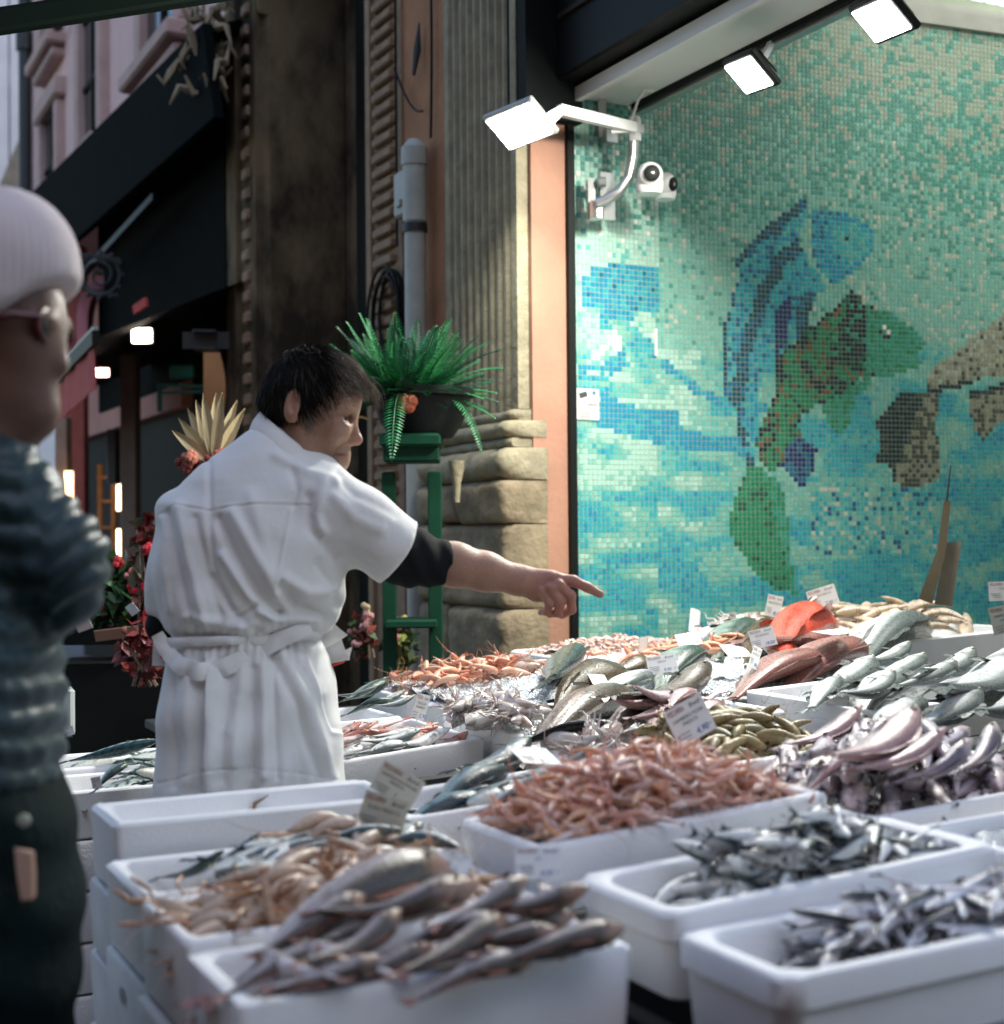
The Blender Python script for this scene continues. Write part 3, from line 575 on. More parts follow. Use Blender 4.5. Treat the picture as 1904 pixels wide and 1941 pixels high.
def tilecol(x, y, c, r):
    n = (c, r, 3.1)
    if x < 1700 and 395 < y < 1000 or True:
        for ex, ey, col, rad in ((869,298,'white',22),(885,298,'white',16),(875,332,'dk',16),(893,332,'dk',10),(865,360,'white',10),(1105,900,'white',14),(1128,915,'white',18),(1128,935,'white',12),(1085,920,'dk',14),(1110,950,'dk',18),(1130,960,'dk',10)):
            q = R2((ex, ey))[0]
            if abs(x - q[0]) < rad * .30654 and abs(y - q[1]) < 12 * .30654: return col
        if inpoly(x, y, fAh): return pick(n, (.5, 'bl'), (.35, 'tq'), (.15, 'db')) if not inpoly(x, y, fAe) else pick(n, (.5, 'lt'), (.5, 'tq'))
        if inpoly(x, y, fAn): return pick(n, (.8, 'navy'), (.2, 'dteal'))
        if inpoly(x, y, fBh): return pick(n, (.75, 'tgn'), (.25, 'gn'))
        if inpoly(x, y, fBn): return pick(n, (.7, 'navy'), (.3, 'db'))
        if inpoly(x, y, fB):
            d = dpoly(x, y, R2((890,670),(720,840),(640,890),(540,990),(445,1070),(440,1300)))
            if d < 8: return pick(n, (.75, 'dk'), (.25, 'dgn'))
            if inpoly(x, y, fBd): return pick(n, (.62, 'dk'), (.22, 'dgn'), (.16, 'tgn'))
            st = vnoise(c * .35 + r * .2, r * .30 - c * .1, 5)
            return pick(n, (.55, 'dk'), (.25, 'olive'), (.2, 'gn')) if st > .56 else pick(n, (.66, 'gn'), (.16, 'dgn'), (.12, 'brown'), (.06, 'olive'))
        if inpoly(x, y, fBf): return pick(n, (.7, 'tgn'), (.3, 'gn'))
        if inpoly(x, y, fAt): return pick(n, (.6, 'dteal'), (.4, 'db'))
        if inpoly(x, y, fA):
            if dpoly(x, y, fAst[0]) < 12 or dpoly(x, y, fAst[1]) < 6.5 or dpoly(x, y, fAst[2]) < 13: return pick(n, (.72, 'dteal'), (.28, 'db'))
            return pick(n, (.42, 'tq'), (.32, 'bl'), (.16, 'db'), (.10, 'lt'))
        if inpoly(x, y, fL): return pick(n, (.8, 'gn'), (.2, 'dgn')) if x < R4((480, 0))[0][0] + (y - 880) * .25 else pick(n, (.6, 'tgn'), (.4, 'gn'))
        if inpoly(x, y, fCd): return pick(n, (.85, 'dk'), (.15, 'dgry'))
        if inpoly(x, y, fC): return pick(n, (.5, 'dgry'), (.5, 'gry'))
        if inpoly(x, y, fD2): return pick(n, (.85, 'dk'), (.15, 'dgry')) if y < R2((0, 1330))[0][1] - (x - 1840) * .2 else pick(n, (.5, 'dgry'), (.5, 'gry'))
        if inpoly(x, y, fD):
            if y > R2((0, 1195 + max(0, 1720 - (x - 1338.8) / .30654) * .22))[0][1]: return 'dk'
            return pick(n, (.36, 'gry2'), (.36, 'gry'), (.14, 'dgry'), (.14, 'ups'))
        if inpoly(x, y, sWh): return 'white'
        if inpoly(x, y, sBl): return pick(n, (.50, 'bl'), (.46, 'tq'), (.04, 'db'))
        if dpoly(x, y, sLine) < 8: return pick(n, (.7, 'bl'), (.3, 'tq'))
        if inpoly(x, y, sBand): return pick(n, (.72, 'bl'), (.28, 'tq'))
        if inpoly(x, y, sBand2): return pick(n, (.5, 'bl'), (.3, 'tq'), (.2, 'pale'))
        if inpoly(x, y, spk): return pick(n, (.08, 'gry3'), (.08, 'db'), (.26, 'tq'), (.32, 'lt'), (.26, 'pale2'))
    a = vnoise(c * .55, r * .55, 1) * .6 + hsh(c // 1, r // 1, 9) * .4
    yy = y + (max(0, 1250 - x)) * .9                              # pale cloud above, clearer water below
    if yy < 660:
        t = (yy - 60) / 600; t = min(1, max(0, t + .16 * (vnoise(c * .11, r * .13, 7) - .5) - max(0, x - 1600) / 300 * .12)); r_ = hsh(c, r, 3.3)
        if a < .60 - .95 * t: return 'ups'
        if x > 1250 and .38 < t < .95 and hsh(c, r, 4) < .07 + .22 * max(0, (x - 1500) / 400) * (a > .5): return 'gry3'
        k = min(1, max(0, (t - .25) / .5))
        if r_ < (1 - k) * .72: return 'up'
        if x < 1246 and t > .45: return pick(n, (.86, 'pale'), (.09, 'lt'), (.05, 'white'))  # paler tiles on the strip, lamp overexposure put into their colour
        return pick(n, (.74, 'pale2'), (.22, 'lt2'), (.04, 'up'))
    w = vnoise(c * .13 + r * .05, r * .34, 6) * .80 + .20 * hsh(c, r, 2) + (y - 800) / 3000 + (.06 if y > 900 else 0) + max(0, min(1, (x - 1250) / 400)) * .12
    if w < .45: return pick(n, (.8, 'pale'), (.2, 'pale2')) if x < 1330 else pick(n, (.75, 'pale2'), (.25, 'lt'))
    if w < .60: return pick(n, (.55, 'pale2'), (.45, 'lt2'))
    if w < .74: return pick(n, (.75, 'lt'), (.25, 'tq'))
    return pick(n, (.8, 'tq'), (.2, 'bl'))
mosaic_m = mat('glazed_mosaic', (1, 1, 1), .22, vcol=True, var=.12, vscale=60, spec=.5)
grout_m = mat('pale_grout', (.46, .52, .42), .8, var=.15)
wall = thing('mosaic_wall', 'turquoise mosaic side wall of the fish shop with pictures of fish', 'wall', tuple(T0))
def wallbox(o, d, n, L, z0, z1, th, m, name):
    b = MB(); c = o + d * L / 2 - n * th / 2 + EZ * (z0 + z1) / 2; b.box(c, (L, th, z1 - z0), (d, -n, EZ)); return b.build(name, m, wall)
wallbox(T0, dS_, nS, NS * TP, .3, 3.9, .10, grout_m, 'grout_panel'); wallbox(KC, dM_, nM, NM_ * TP, .3, 3.9, .10, grout_m, 'grout_panel')
def tile_verts(o, d, n, c, r):
    p = o + d * (c + .5) * TP + EZ * (Z0 + (r + .5) * TP); h = TP * .455; t = .0026 + .0008 * (hsh(c, r, 8) - .5); k = .0014
    base = [p + d * a * h + EZ * b_ * h for a, b_ in ((-1, -1), (1, -1), (1, 1), (-1, 1))]; top = [p + d * a * (h - k) + EZ * b_ * (h - k) + n * t for a, b_ in ((-1, -1), (1, -1), (1, 1), (-1, 1))]
    return base + top
TF = [(4, 5, 6, 7), (0, 1, 5, 4), (1, 2, 6, 5), (2, 3, 7, 6), (3, 0, 4, 7)]
tmesh = {}; allV = []; allC = []; single = []
for o, d, n, nc, tagc in ((T0, dS_, nS, NS, 0), (KC, dM_, nM, NM_, 50)):
    for c in range(nc):
        for r in range(NR):
            p = o + d * (c + .5) * TP + EZ * (Z0 + (r + .5) * TP); x, y = PX(p); col = tilecol(x, y, c + tagc, r)
            if tagc == 0 and c >= 1 and 25 <= r < 43 and len(single) < 300: single.append((o, d, n, c, r, col)); continue
            allV.append(tile_verts(o, d, n, c, r)); j = .91 + .18 * hsh(c, r, 5); allC.append(np.array(PAL[col]) * j)
NT = len(allV); V = np.array(allV).reshape(-1, 3); Fq = (np.array(TF)[None] + (np.arange(NT) * 8)[:, None, None]).reshape(-1, 4)
me = bpy.data.meshes.new('tile_field'); me.from_pydata(V.tolist(), [], Fq.tolist()); ca = me.color_attributes.new('Col', 'FLOAT_COLOR', 'POINT'); C4 = np.ones((len(V), 4), np.float32); C4[:, :3] = np.repeat(np.array(allC), 8, 0); ca.data.foreach_set('color', C4.ravel()); me.materials.append(mosaic_m)
tf = link('tile_field', me, wall); tag(tf, kind='stuff')
for o, d, n, c, r, col in single:
    if col not in tmesh:
        mb = MB(); h = TP * .455; k = .0014; t = .0026
        mb.add([(a * h, b_ * h, 0) for a, b_ in ((-1,-1),(1,-1),(1,1),(-1,1))] + [(a * (h - k), b_ * (h - k), t) for a, b_ in ((-1,-1),(1,-1),(1,1),(-1,1))], TF, PAL[col]); mm = mb.mesh('tile', smooth=False); mm.materials.append(mosaic_m); tmesh[col] = mm
    ob = link('tile', tmesh[col], wall, True); p = o + d * (c + .5) * TP + EZ * (Z0 + (r + .5) * TP); setmat(ob, p - T0, (d, EZ, n))
# white edge piece where the two mosaic planes meet
b = MB(); b.box(KC + nS * .004 - dS_ * .004 + EZ * (CAMZ + (1010 - 645) / FPX * 6.09), (.012, .012, .115), (dS_, -nS, EZ)); b.build('corner_guard', M['whitem'], wall)
# black trim and frieze
b = MB(); b.box(T0 + EZ * 1.55 - EU * .016 - EV * .002, (.03, .05, 3.1), (EU, EV, EZ)); b.build('black_edge_trim', M['black'], wall)
b = MB(); b.box(KC + dM_ * 1.2 + nM * .012 + EZ * 3.72, (2.4, .03, .10), (dM_, -nM, EZ)); b.build('frieze_board', M['grey'], wall)
# shop ceiling with luminous grid
ceil = thing('luminous_ceiling', 'bright white grid ceiling panel inside the fish shop', 'ceiling light', tuple(T0 + EU * 1.4 - EV * 1 + EZ * 3.75))
b = MB(); b.box(T0 + EU * 2.05 - EV * 1.2 + EZ * 3.84, (3.3, 3.0, .04), (EU, EV, EZ)); b.build('ceiling_board', M['whitem'], ceil)
glow = mat('luminous_panel_glow', (1, 1, 1), .4, emit=3.0, ecol=(.98, 1.0, .93))
b = MB(); b.box(T0 + EU * 2.05 - EV * 1.35 + EZ * 3.80, (1.9, 2.2, .02), (EU, EV, EZ)); b.build('glow_panel', glow, ceil)
for k in range(24):
    b = MB(); b.bar(T0 + EU * (1.10 + k * .083) - EV * .26 + EZ * 3.775, T0 + EU * (1.10 + k * .083) - EV * 2.45 + EZ * 3.775, .006, .03); b.build('grid_bar', M['whitem'], ceil)
for k in range(26):
    b = MB(); b.bar(T0 + EU * 1.09 - EV * (.27 + k * .085) + EZ * 3.774, T0 + EU * 3.02 - EV * (.27 + k * .085) + EZ * 3.774, .006, .028); b.build('grid_bar', M['whitem'], ceil)
# shop front lintel: metal beam, underside and rail, dark shutter box above
lt = thing('shop_lintel', 'pale metal lintel beam with lamp rail above the fish stall', 'beam', tuple(T0 + EZ * 3.1))
def LN(s, o, z): return T0 - EV * s + EU * o + EZ * z
b = MB(); b.bar(LN(-.0, .0, 3.135), LN(4.4, .0, 3.135), .03, .055); b.build('front_edge', M['whitem'], lt)
b = MB(); b.box(LN(2.2, .145, 3.15), (4.4, .255, .02), (-EV, EU, EZ)); b.build('underside_panel', M['whitem'], lt)
b = MB(); b.bar(LN(.02, .315, 3.12), LN(4.4, .315, 3.12), .035, .035); b.build('lamp_rail', M['metal'], lt)
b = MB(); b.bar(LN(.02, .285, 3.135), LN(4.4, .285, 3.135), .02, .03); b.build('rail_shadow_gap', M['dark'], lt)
b = MB(); b.bar(LN(.03, .13, 3.19), LN(.03, .13, 2.98), .03, .03, (1, 0, 0)); b.box(LN(.05, .15, 2.98), (.05, .05, .05), (-EV, EU, EZ)); b.build('rail_bracket', M['metal'], lt)
sbx = thing('shutter_box', 'black boxed roller shutter housing above the shop lintel', 'shutter', tuple(T0 + EZ * 3.2))
b = MB(); b.box(LN(2.3, .05, 3.56), (4.9, .30, .76), (-EV, EU, EZ), None, .01); b.build('box_panel', M['black'], sbx)
b = MB(); b.box(LN(2.4, -.12, 3.95), (5.3, .5, .06), (-EV, EU, EZ)); b.box(LN(2.4, -.108, 3.42), (4.6, .02, .02), (-EV, EU, EZ)); b.build('box_cover', mat('dark_brown_metal', (.030, .016, .013), .5, var=.3, spec=.15), sbx)
b = MB(); b.box(K - EU * .0 + EZ * 3.32 + EU * .08 + EV * .02, (.26, .16, .6), (EU, EV, EZ)); b.build('box_end', M['dark'], sbx)
# upper wall of the shop building above the shutter (out of the lamps' reach)
up = MB(); up.box(LN(2.5, .6, 6.0), (5.6, 1.0, 4.0), (-EV, EU, EZ)); tag(up.build('upper_house_wall', M['rose']), 'plaster wall of the house above the shop shutter', 'wall')
bk = MB(); bk.box(LN(3.6, 1.9, 2.0), (.08, 4.0, 4.0), (-EV, EU, EZ)); bk.box(LN(1.6, 3.4, 2.0), (4.2, .08, 4.0), (-EV, EU, EZ)); tag(bk.build('shop_inner_wall', M['whitem']), 'white inner walls of the fish shop behind the stall', 'wall')
# ================================================================== floodlights
def floodlight(label, quadc, d, w, h, xa, nv, power, bracket, spread=None):
    c = U(*quadc, d); n = nrm(nv); x = nrm(np.array(xa) - n * (np.array(xa) @ n)); y = np.cross(n, x)
    t = thing('floodlight', label, 'floodlight', tuple(c), 'lit floodlights over the fish stall')
    b = MB(); b.box(c - n * .022, (w + .03, h + .03, .03), (x, y, n), None, .008)
    for k in range(7): b.box(c - n * .045 + x * (k - 3) * w / 8, (.006, h * .8, .03), (x, y, n))
    b.build('housing', M['black'] if 'arm' not in label else mat('pale_lamp_housing', (.45, .46, .44), .4, metal=.5), t)
    b = MB(); b.box(c - n * .004, (w, h, .008), (x, y, n), None, .006); b.build('lamp_glass', mat('floodlight_glow', (1, 1, 1), .3, emit=22, ecol=(1, 1, .94)), t)
    b = MB()
    for a, q, r in bracket: b.bar(a, q, r, r * 1.2)
    b.build('bracket', M['metal'], t)
    ld = bpy.data.lights.new('floodlight_beam', 'AREA'); ld.shape = 'RECTANGLE'; ld.size = w; ld.size_y = h; ld.energy = power; ld.color = (1.0, .985, .90)
    lo = bpy.data.objects.new('floodlight_beam', ld); COL.objects.link(lo); lo.parent = t; Mx = Matrix.Identity(4); p = c + n * .006
    z = -n; yy = np.cross(z, x)
    for i in range(3):
        Mx[i][0] = x[i]; Mx[i][1] = yy[i]; Mx[i][2] = z[i]; Mx[i][3] = p[i]
    lo.matrix_basis = wmat(t).inverted() @ Mx
    return c
LP = 38
c2 = floodlight('middle floodlight hanging from the lintel rail', (1418, 144), 5.0, .165, .125, EV, -EU * .64 - EZ * .74 + EV * .12, LP, [(U(1443, 118, 5.02), U(1462, 82, 5.05), .018)])
c3 = floodlight('nearest and largest floodlight at the top of the picture', (1670, 40), 4.45, .165, .125, EV, -EU * .62 - EZ * .77 + EV * .06, LP, [(U(1705, 15, 4.5), U(1712, -20, 4.5), .018)])
c1 = floodlight('floodlight on a jointed arm in front of the pilaster', (984, 242), 5.45, .215, .15, (.168, -.15, .024), (-.31, -.48, -.82), LP * .30, [(U(1020, 232, 5.45), U(1063, 206, 5.5), .022), (U(1036, 240, 5.47), U(1062, 212, 5.5), .02)])
arm = thing('lamp_arm', 'bent steel arm carrying a floodlight in front of the mosaic', 'lamp arm', tuple(U(1135, 390, 5.86)))
b = MB(); b.tube([U(1132, 385, 5.80), U(1150, 378, 5.79), U(1175, 362, 5.78), U(1193, 335, 5.78), U(1200, 300, 5.78), U(1203, 240, 5.78)], .021, 12); b.build('bent_pole', M['metal'], arm)
b = MB(); b.lathe(U(1204, 268, 5.78), [(.026, 0), (.026, .085), (.02, .10)], 12); b.box(U(1212, 245, 5.77), (.04, .035, .03)); b.build('joint_clamp', M['whitem'], arm)
b = MB(); b.bar(U(1203, 242, 5.75), U(1060, 208, 5.50), .03, .04); b.bar(U(1190, 248, 5.74), U(1158, 250, 5.72), .018, .012); b.build('swing_arm', M['whitem'], arm)
b = MB(); b.box(U(1122, 378, 5.86), (.03, .03, .17)); b.lathe(U(1135, 345, 5.83), [(.02, 0), (.02, .03)], 10, (1, 0, 0)); b.lathe(U(1132, 405, 5.83), [(.03, -.02), (.03, .05)], 10, (0, 0, 1)); b.box(U(1150, 372, 5.88), (.07, .02, .19), (dS_, -nS, EZ)); b.build('wall_plate', M['metal'], arm)
b = MB(); b.tube([U(1190, 246, 5.75), U(1200, 220, 5.75), U(1210, 190, 5.76), U(1222, 172, 5.77), U(1240, 172, 5.78)], .006, 6); tag(b.build('white_cable', M['whitem']), 'white cable curling up from the lamp arm to the rail', 'cable')
def cctv(label, x, y, d, r, look):
    t = thing('security_camera', label, 'security camera', tuple(U(x, y, d)), 'dome cameras on the mosaic'); c = U(x, y, d); lk = nrm(look)
    b = MB(); b.lathe(c - EZ * r * .5 + np.array([.0, .03, 0]), [(r * .9, -r * .8), (r * 1.05, -r * .5), (r * 1.08, .2 * r), (r * .9, .5 * r)], 18); b.build('base', M['whitem'], t)
    b = MB(); b.ball(c, r, n=18, m=12); b.build('dome', M['whitem'], t)
    b = MB(); b.lathe(c + lk * r * .62, [(r * .62, 0), (r * .62, r * .30), (r * .5, r * .36), (r * .1, r * .36)], 18, lk); b.build('lens', M['black'], t)
cctv('white dome security camera beside the lamp arm', 1233, 332, 5.72, .052, (.05, -1, -.05)); cctv('second white dome camera half hidden behind the first', 1262, 348, 5.92, .045, (.75, -.6, -.18))
# printed notice on the strip
nt_ = thing('camera_notice', 'white printed notice with a camera picture on the mosaic edge', 'notice', tuple(U(1121, 764, 5.88)))
pc = T0 + dS_ * .063 + nS * .006 + EZ * (CAMZ + (1012 - 764) / FPX * 5.93); b = MB(); b.box(pc, (.108, .003, .127), (dS_, -nS, EZ)); b.build('card', mat('notice_card', (.78, .78, .75), .6), nt_)
def txt(s, loc, ax, size, m, parent, name='lettering', align='LEFT', sx=1.0, ital=0.0):
    cu = bpy.data.curves.new(name, 'FONT'); cu.body = s; cu.size = size; cu.align_x = align; cu.resolution_u = 2; cu.shear = ital
    me = None; o = bpy.data.objects.new('tmp', cu); COL.objects.link(o); dg = bpy.context.evaluated_depsgraph_get(); me = bpy.data.meshes.new_from_object(o.evaluated_get(dg)); bpy.data.objects.remove(o); bpy.data.curves.remove(cu)
    me.name = name; me.materials.clear(); me.materials.append(m)
    ob = bpy.data.objects.new(name, me); COL.objects.link(ob); ob.parent = parent; Mx = Matrix.Identity(4)
    for i in range(3):
        Mx[i][0] = ax[0][i] * sx; Mx[i][1] = ax[1][i]; Mx[i][2] = ax[2][i]; Mx[i][3] = loc[i]
    ob.matrix_basis = wmat(parent).inverted() @ Mx; return ob
ink = mat('black_print', (.05, .06, .06), .7); inkb = mat('blue_print', (.12, .20, .32), .7)
axn = (dS_, EZ, nS); q = pc + nS * .003
txt('AREA', q + dS_ * .046 - EZ * .008, axn, .021, ink, nt_, align='RIGHT'); txt('VIDEOSORVEGLIATA', q - dS_ * .046 - EZ * .026, axn, .0105, ink, nt_)
for k in range(5): b = MB(); b.box(q - dS_ * (.012 - .004 * (k % 2)) - EZ * (.033 + .006 * k), (.066 - .012 * (k % 3), .0012, .0022), (dS_, -nS, EZ)); b.build('small_print', mat('grey_print', (.45, .45, .44), .7) if k == 0 else bpy.data.materials['grey_print'], nt_)
b = MB(); b.box(q - dS_ * .022 + EZ * .038, (.038, .002, .022), (nrm(dS_ + EZ * .3), -nS, nrm(EZ - dS_ * .3)), None, .0009); b.build('camera_picture', ink, nt_)
b = MB(); b.lathe(q + dS_ * .030 + EZ * .048, [(.001, 0), (.009, 0), (.009, .001)], 14, nS); b.build('emblem', inkb, nt_)
# dark awning rail crossing the top left corner, close to the camera
b = MB(); b.bar(U(-160, 62, 3.3), U(520, -42, 4.2), .05, .055, (0, 0, 1), None, .008); b.bar(U(-160, 78, 3.3), U(520, -22, 4.2), .006, .03); tag(b.build('awning_rail', mat('dark_green_metal', (.005, .010, .008), .9, spec=.03)), 'dark metal awning rail crossing the top left corner', 'rail')
# knife and boards standing behind the crates at the shop side
kn = thing('fish_knife', 'long worn knife standing upright behind the orange prawns', 'knife', tuple(U(1765, 1140, 4.9)))
b = MB(); b.loft([[U(1790, 950, 4.9), U(1803, 948, 4.9), U(1803, 948, 4.93), U(1790, 950, 4.93)], [U(1778, 1040, 4.9), U(1795, 1040, 4.9), U(1795, 1040, 4.93), U(1778, 1040, 4.93)], [U(1742, 1135, 4.9), U(1768, 1145, 4.9), U(1768, 1145, 4.92), U(1742, 1135, 4.92)]]); b.build('blade', mat('worn_steel', (.20, .16, .10), .4, metal=.5, var=.3), kn)
b = MB(); b.tube([U(1795, 950, 4.9), U(1803, 882, 4.9)], [.004, .002], 6); b.build('spike', M['iron'], kn)
bd = MB(); bd.loft([[U(1795, 1028, 4.95), U(1824, 1026, 4.95), U(1824, 1026, 4.99), U(1795, 1028, 4.99)], [U(1772, 1145, 4.95), U(1806, 1150, 4.95), U(1806, 1150, 4.99), U(1772, 1145, 4.99)]]); tag(bd.build('wooden_slat', mat('grey_wood', (.28, .24, .17), .7, var=.3)), 'grey wooden slat leaning beside the upright knife', 'slat')
# ================================================================== stall: tables, foam crates, ice
def UV(u, v, z): return EU * u + EV * v + EZ * z
def uvof(p): return float(np.dot(p, EU)), float(np.dot(p, EV))
def eps_mat():
    m = mat('white_foam', (.86, .86, .86), .62, var=.07, vscale=5, bump=.10, bscale=230, kind='voronoi', spec=.35); return m
M['foam'] = eps_mat()
M['foamd'] = mat('grubby_foam', (.72, .73, .75), .65, var=.22, vscale=6, bump=.14, bscale=200, kind='voronoi', spec=.3, col2=None)
def rrect(L, W, ins, r, z, seg=4):
    x0, x1, y0, y1 = ins, L - ins, ins, W - ins; r = max(.002, min(r, (x1 - x0) / 2, (y1 - y0) / 2)); P = []
    for cx_, cy_, a0 in ((x0 + r, y0 + r, math.pi), (x1 - r, y0 + r, 1.5 * math.pi), (x1 - r, y1 - r, 0), (x0 + r, y1 - r, .5 * math.pi)):
        for k in range(seg + 1):
            a = a0 + k * math.pi / 2 / seg; P.append((cx_ + r * math.cos(a), cy_ + r * math.sin(a), z))
    return P
_cm = {}
def crate_mesh(L, W, H, rim=.021, ro=.012, ri=.02, lip=0.0):
    key = (round(L, 3), round(W, 3), round(H, 3), rim, ro, ri, lip)
    if key in _cm: return _cm[key]
    rs = [rrect(L, W, .012 + lip, ro, 0), rrect(L, W, .004 + lip, ro + .003, .006)]
    if lip: rs += [rrect(L, W, lip, ro, H - .042), rrect(L, W, 0, ro + lip * .6, H - .036)]
    rs += [rrect(L, W, 0, ro + lip * .6, H - .007), rrect(L, W, .003, ro + lip * .6, H - .002), rrect(L, W, .008, ro + lip * .6, H), rrect(L, W, rim - .006, ri, H), rrect(L, W, rim, ri, H - .004), rrect(L, W, rim + .002, ri, H - .012), rrect(L, W, rim + .012, ri * 1.1, .03), rrect(L, W, rim + .022, ri, .022)]
    mb = MB(); R = np.array(rs); jit = np.random.RandomState(len(_cm)).normal(0, .0009, R.shape); R[2:] += jit[2:]; mb.loft(R, True, True)
    me = mb.mesh('foam_crate', 38); me.materials.append(M['foam']); _cm[key] = me; return me
def crate(FL, L, W, H, k=0.0, label='', ang=27.0, kv=0.0, mt=None, **kw):
    """FL = outer near-left rim corner; k = rise per metre to the right"""
    a = math.radians(ang); x = nrm((math.cos(a), math.sin(a), k)); y = nrm(np.array((-math.sin(a), math.cos(a), kv))); y = nrm(y - x * (x @ y)); z = np.cross(x, y)
    me = crate_mesh(L, W, H, **kw); o = bpy.data.objects.new('foam_crate', me); COL.objects.link(o); tag(o, label, 'crate', 'white foam fish crates')
    setmat(o, np.asarray(FL) - z * H, (x, y, z))
    return dict(o=o, FL=np.asarray(FL, float), x=x, y=y, z=z, L=L, W=W, H=H)
def cp(c, a, b, h=0.0):            # point inside a crate: a, b in 0..1, h above (below) the rim
    return c['FL'] + c['x'] * c['L'] * a + c['y'] * c['W'] * b + c['z'] * h
C = {}
C[1] = crate(G(453, 1908, .85), .495, .222, .125, 0, 'front left foam crate heaped with brown gurnards')
C[2] = crate(G(350, 1788, .85), .50, .245, .125, 0, 'foam crate of langoustines behind the gurnard crate')
C[3] = crate(G(270, 1699, .85), .50, .252, .125, 0, 'foam crate of horse mackerel behind the langoustines')
C[5] = crate(G(218, 1562, .90), .50, .20, .12, 0, 'almost empty foam crate directly in front of the fishmonger')
C[6] = crate(G(118, 1503, .76), .50, .265, .115, 0, 'rear left foam crate of mackerel between the jacket and the smock')
C['6b'] = crate(G(118, 1503, .76) + EV * .275 + EZ * .012 + EU * .03, .50, .27, .115, 0, 'farther foam crate of mackerel behind the rear left crate')
C['pk'] = crate(G(1015, 1610, .90), .535, .257, .105, .066, 'foam crate heaped with pink shrimps in the middle of the stall')
C['a1'] = crate(G(1270, 1737, .87), .575, .25, .12, .053, 'round cornered foam crate of sardines in front of the pink shrimps', ro=.03, ri=.035, rim=.03, lip=.006)
C['a2'] = crate(G(1490, 1862, .85), .53, .232, .12, .022, 'front right foam crate of anchovies with a thick rounded rim', ro=.03, ri=.035, rim=.03, lip=.006)
C['cb'] = crate(G(775, 1552, .86), .50, .255, .11, .05, 'foam crate of dark bonito behind the pink shrimps')
_fr = G(920, 1398, .85); _x = nrm((math.cos(A27), math.sin(A27), .08))
C['mu'] = crate(_fr - _x * .40, .40, .46, .082, .08, 'foam crate of red mullet at the elbow side of the fishmonger')
C['gf'] = crate(UV(1.13, 3.74, .835), .46, .30, .09, .03, 'far foam crate of grey green bream behind the red mullet')
C['oc'] = crate(G(768, 1322, .87), .68, .27, .11, .06, 'long foam crate of octopus below the stone pilaster')
C['t1'] = crate(G(1034, 1407, .87), .70, .58, .12, .045, 'wide foam tray of squid and large fish on ice')
C['t2'] = crate(UV(1.515, 2.40, .875), .56, .50, .11, .05, 'foam crate of brown prawns behind the pink shrimps')
C['fp'] = crate(G(1654, 1553, .885), .56, .545, .11, .05, 'foam crate piled with silvery pink fish at the right')
C['rc'] = crate(UV(1.605, 1.50, .885), .50, .262, .11, .03, 'foam crate of wet grey cuttlefish at the right edge')
C['s2'] = crate(G(1658, 1350, .92), .62, .25, .10, .05, 'nearer foam crate of sea bass at the right')
C['s1'] = crate(G(1542, 1328, .925), .66, .29, .10, .05, 'farther foam crate of sea bass at the right')
C['m4'] = crate(UV(3.12, 3.80, .965), .95, .46, .10, .04, 'far right foam crate of mantis shrimps below the mosaic')
C['m5'] = crate(UV(3.20, 4.30, .99), .80, .34, .10, .04, 'rearmost foam crate of pale fish at the foot of the mosaic')
C['ss'] = crate(UV(2.46, 4.36, .925), .62, .42, .10, .03, 'far foam crate of tiny pink shrimps against the mosaic edge')
# stacked empty crates that carry the street row
st = [(1, 5), (2, 5), (3, 5), (5, 5), (6, 6)]
names = {1: 'gurnard crate', 2: 'langoustine crate', 3: 'horse mackerel crate', 5: 'almost empty crate', 6: 'rear left mackerel crate'}
ords = ['first', 'second', 'third', 'fourth', 'fifth', 'sixth', 'seventh']
for cid, n in st:
    c = C[cid]; me0 = crate_mesh(c['L'], c['W'], .119); 
    me = me0.copy(); me.materials.clear(); me.materials.append(M['foamd'])
    for k in range(n):
        top = c['FL'] - EZ * (c['H'] + .003 + k * .1215)
        if top[2] - .12 < 0: break
        o = bpy.data.objects.new('foam_crate', me); COL.objects.link(o)
        tag(o, f'{ords[k]} stacked foam crate below the {names[cid]}', 'crate', 'white foam fish crates')
        j = EU * rnd.uniform(-.006, .004) + EV * rnd.uniform(-.003, .003); setmat(o, top - EZ * .119 + j, (EU, EV, EZ))
# torn label scraps on the crate sides facing the lane
scr = mat('torn_label_scrap', (.66, .68, .72), .5)
for o in [o for o in COL.objects if o.name.startswith('foam_crate') and 'stacked' in o.get('label', '') and 'rear' not in o['label']]:
    if rnd.random() < .75:
        for k in range(rnd.choice((1, 2, 2))):
            y0, z0 = rnd.uniform(.03, .17), rnd.uniform(.025, .075); w_, h_ = rnd.uniform(.012, .05), rnd.uniform(.008, .03); mb = MB(); mb.add([(-.0018, y0, z0), (-.0018, y0 + w_, z0 + .006), (-.0018, y0 + w_ * .9, z0 + h_), (-.0018, y0 + .004, z0 + h_ * .9)], [(3, 2, 1, 0), (0, 1, 2, 3)]); me = mb.mesh('label_scrap'); me.materials.append(scr); link('label_scrap', me, o, True)
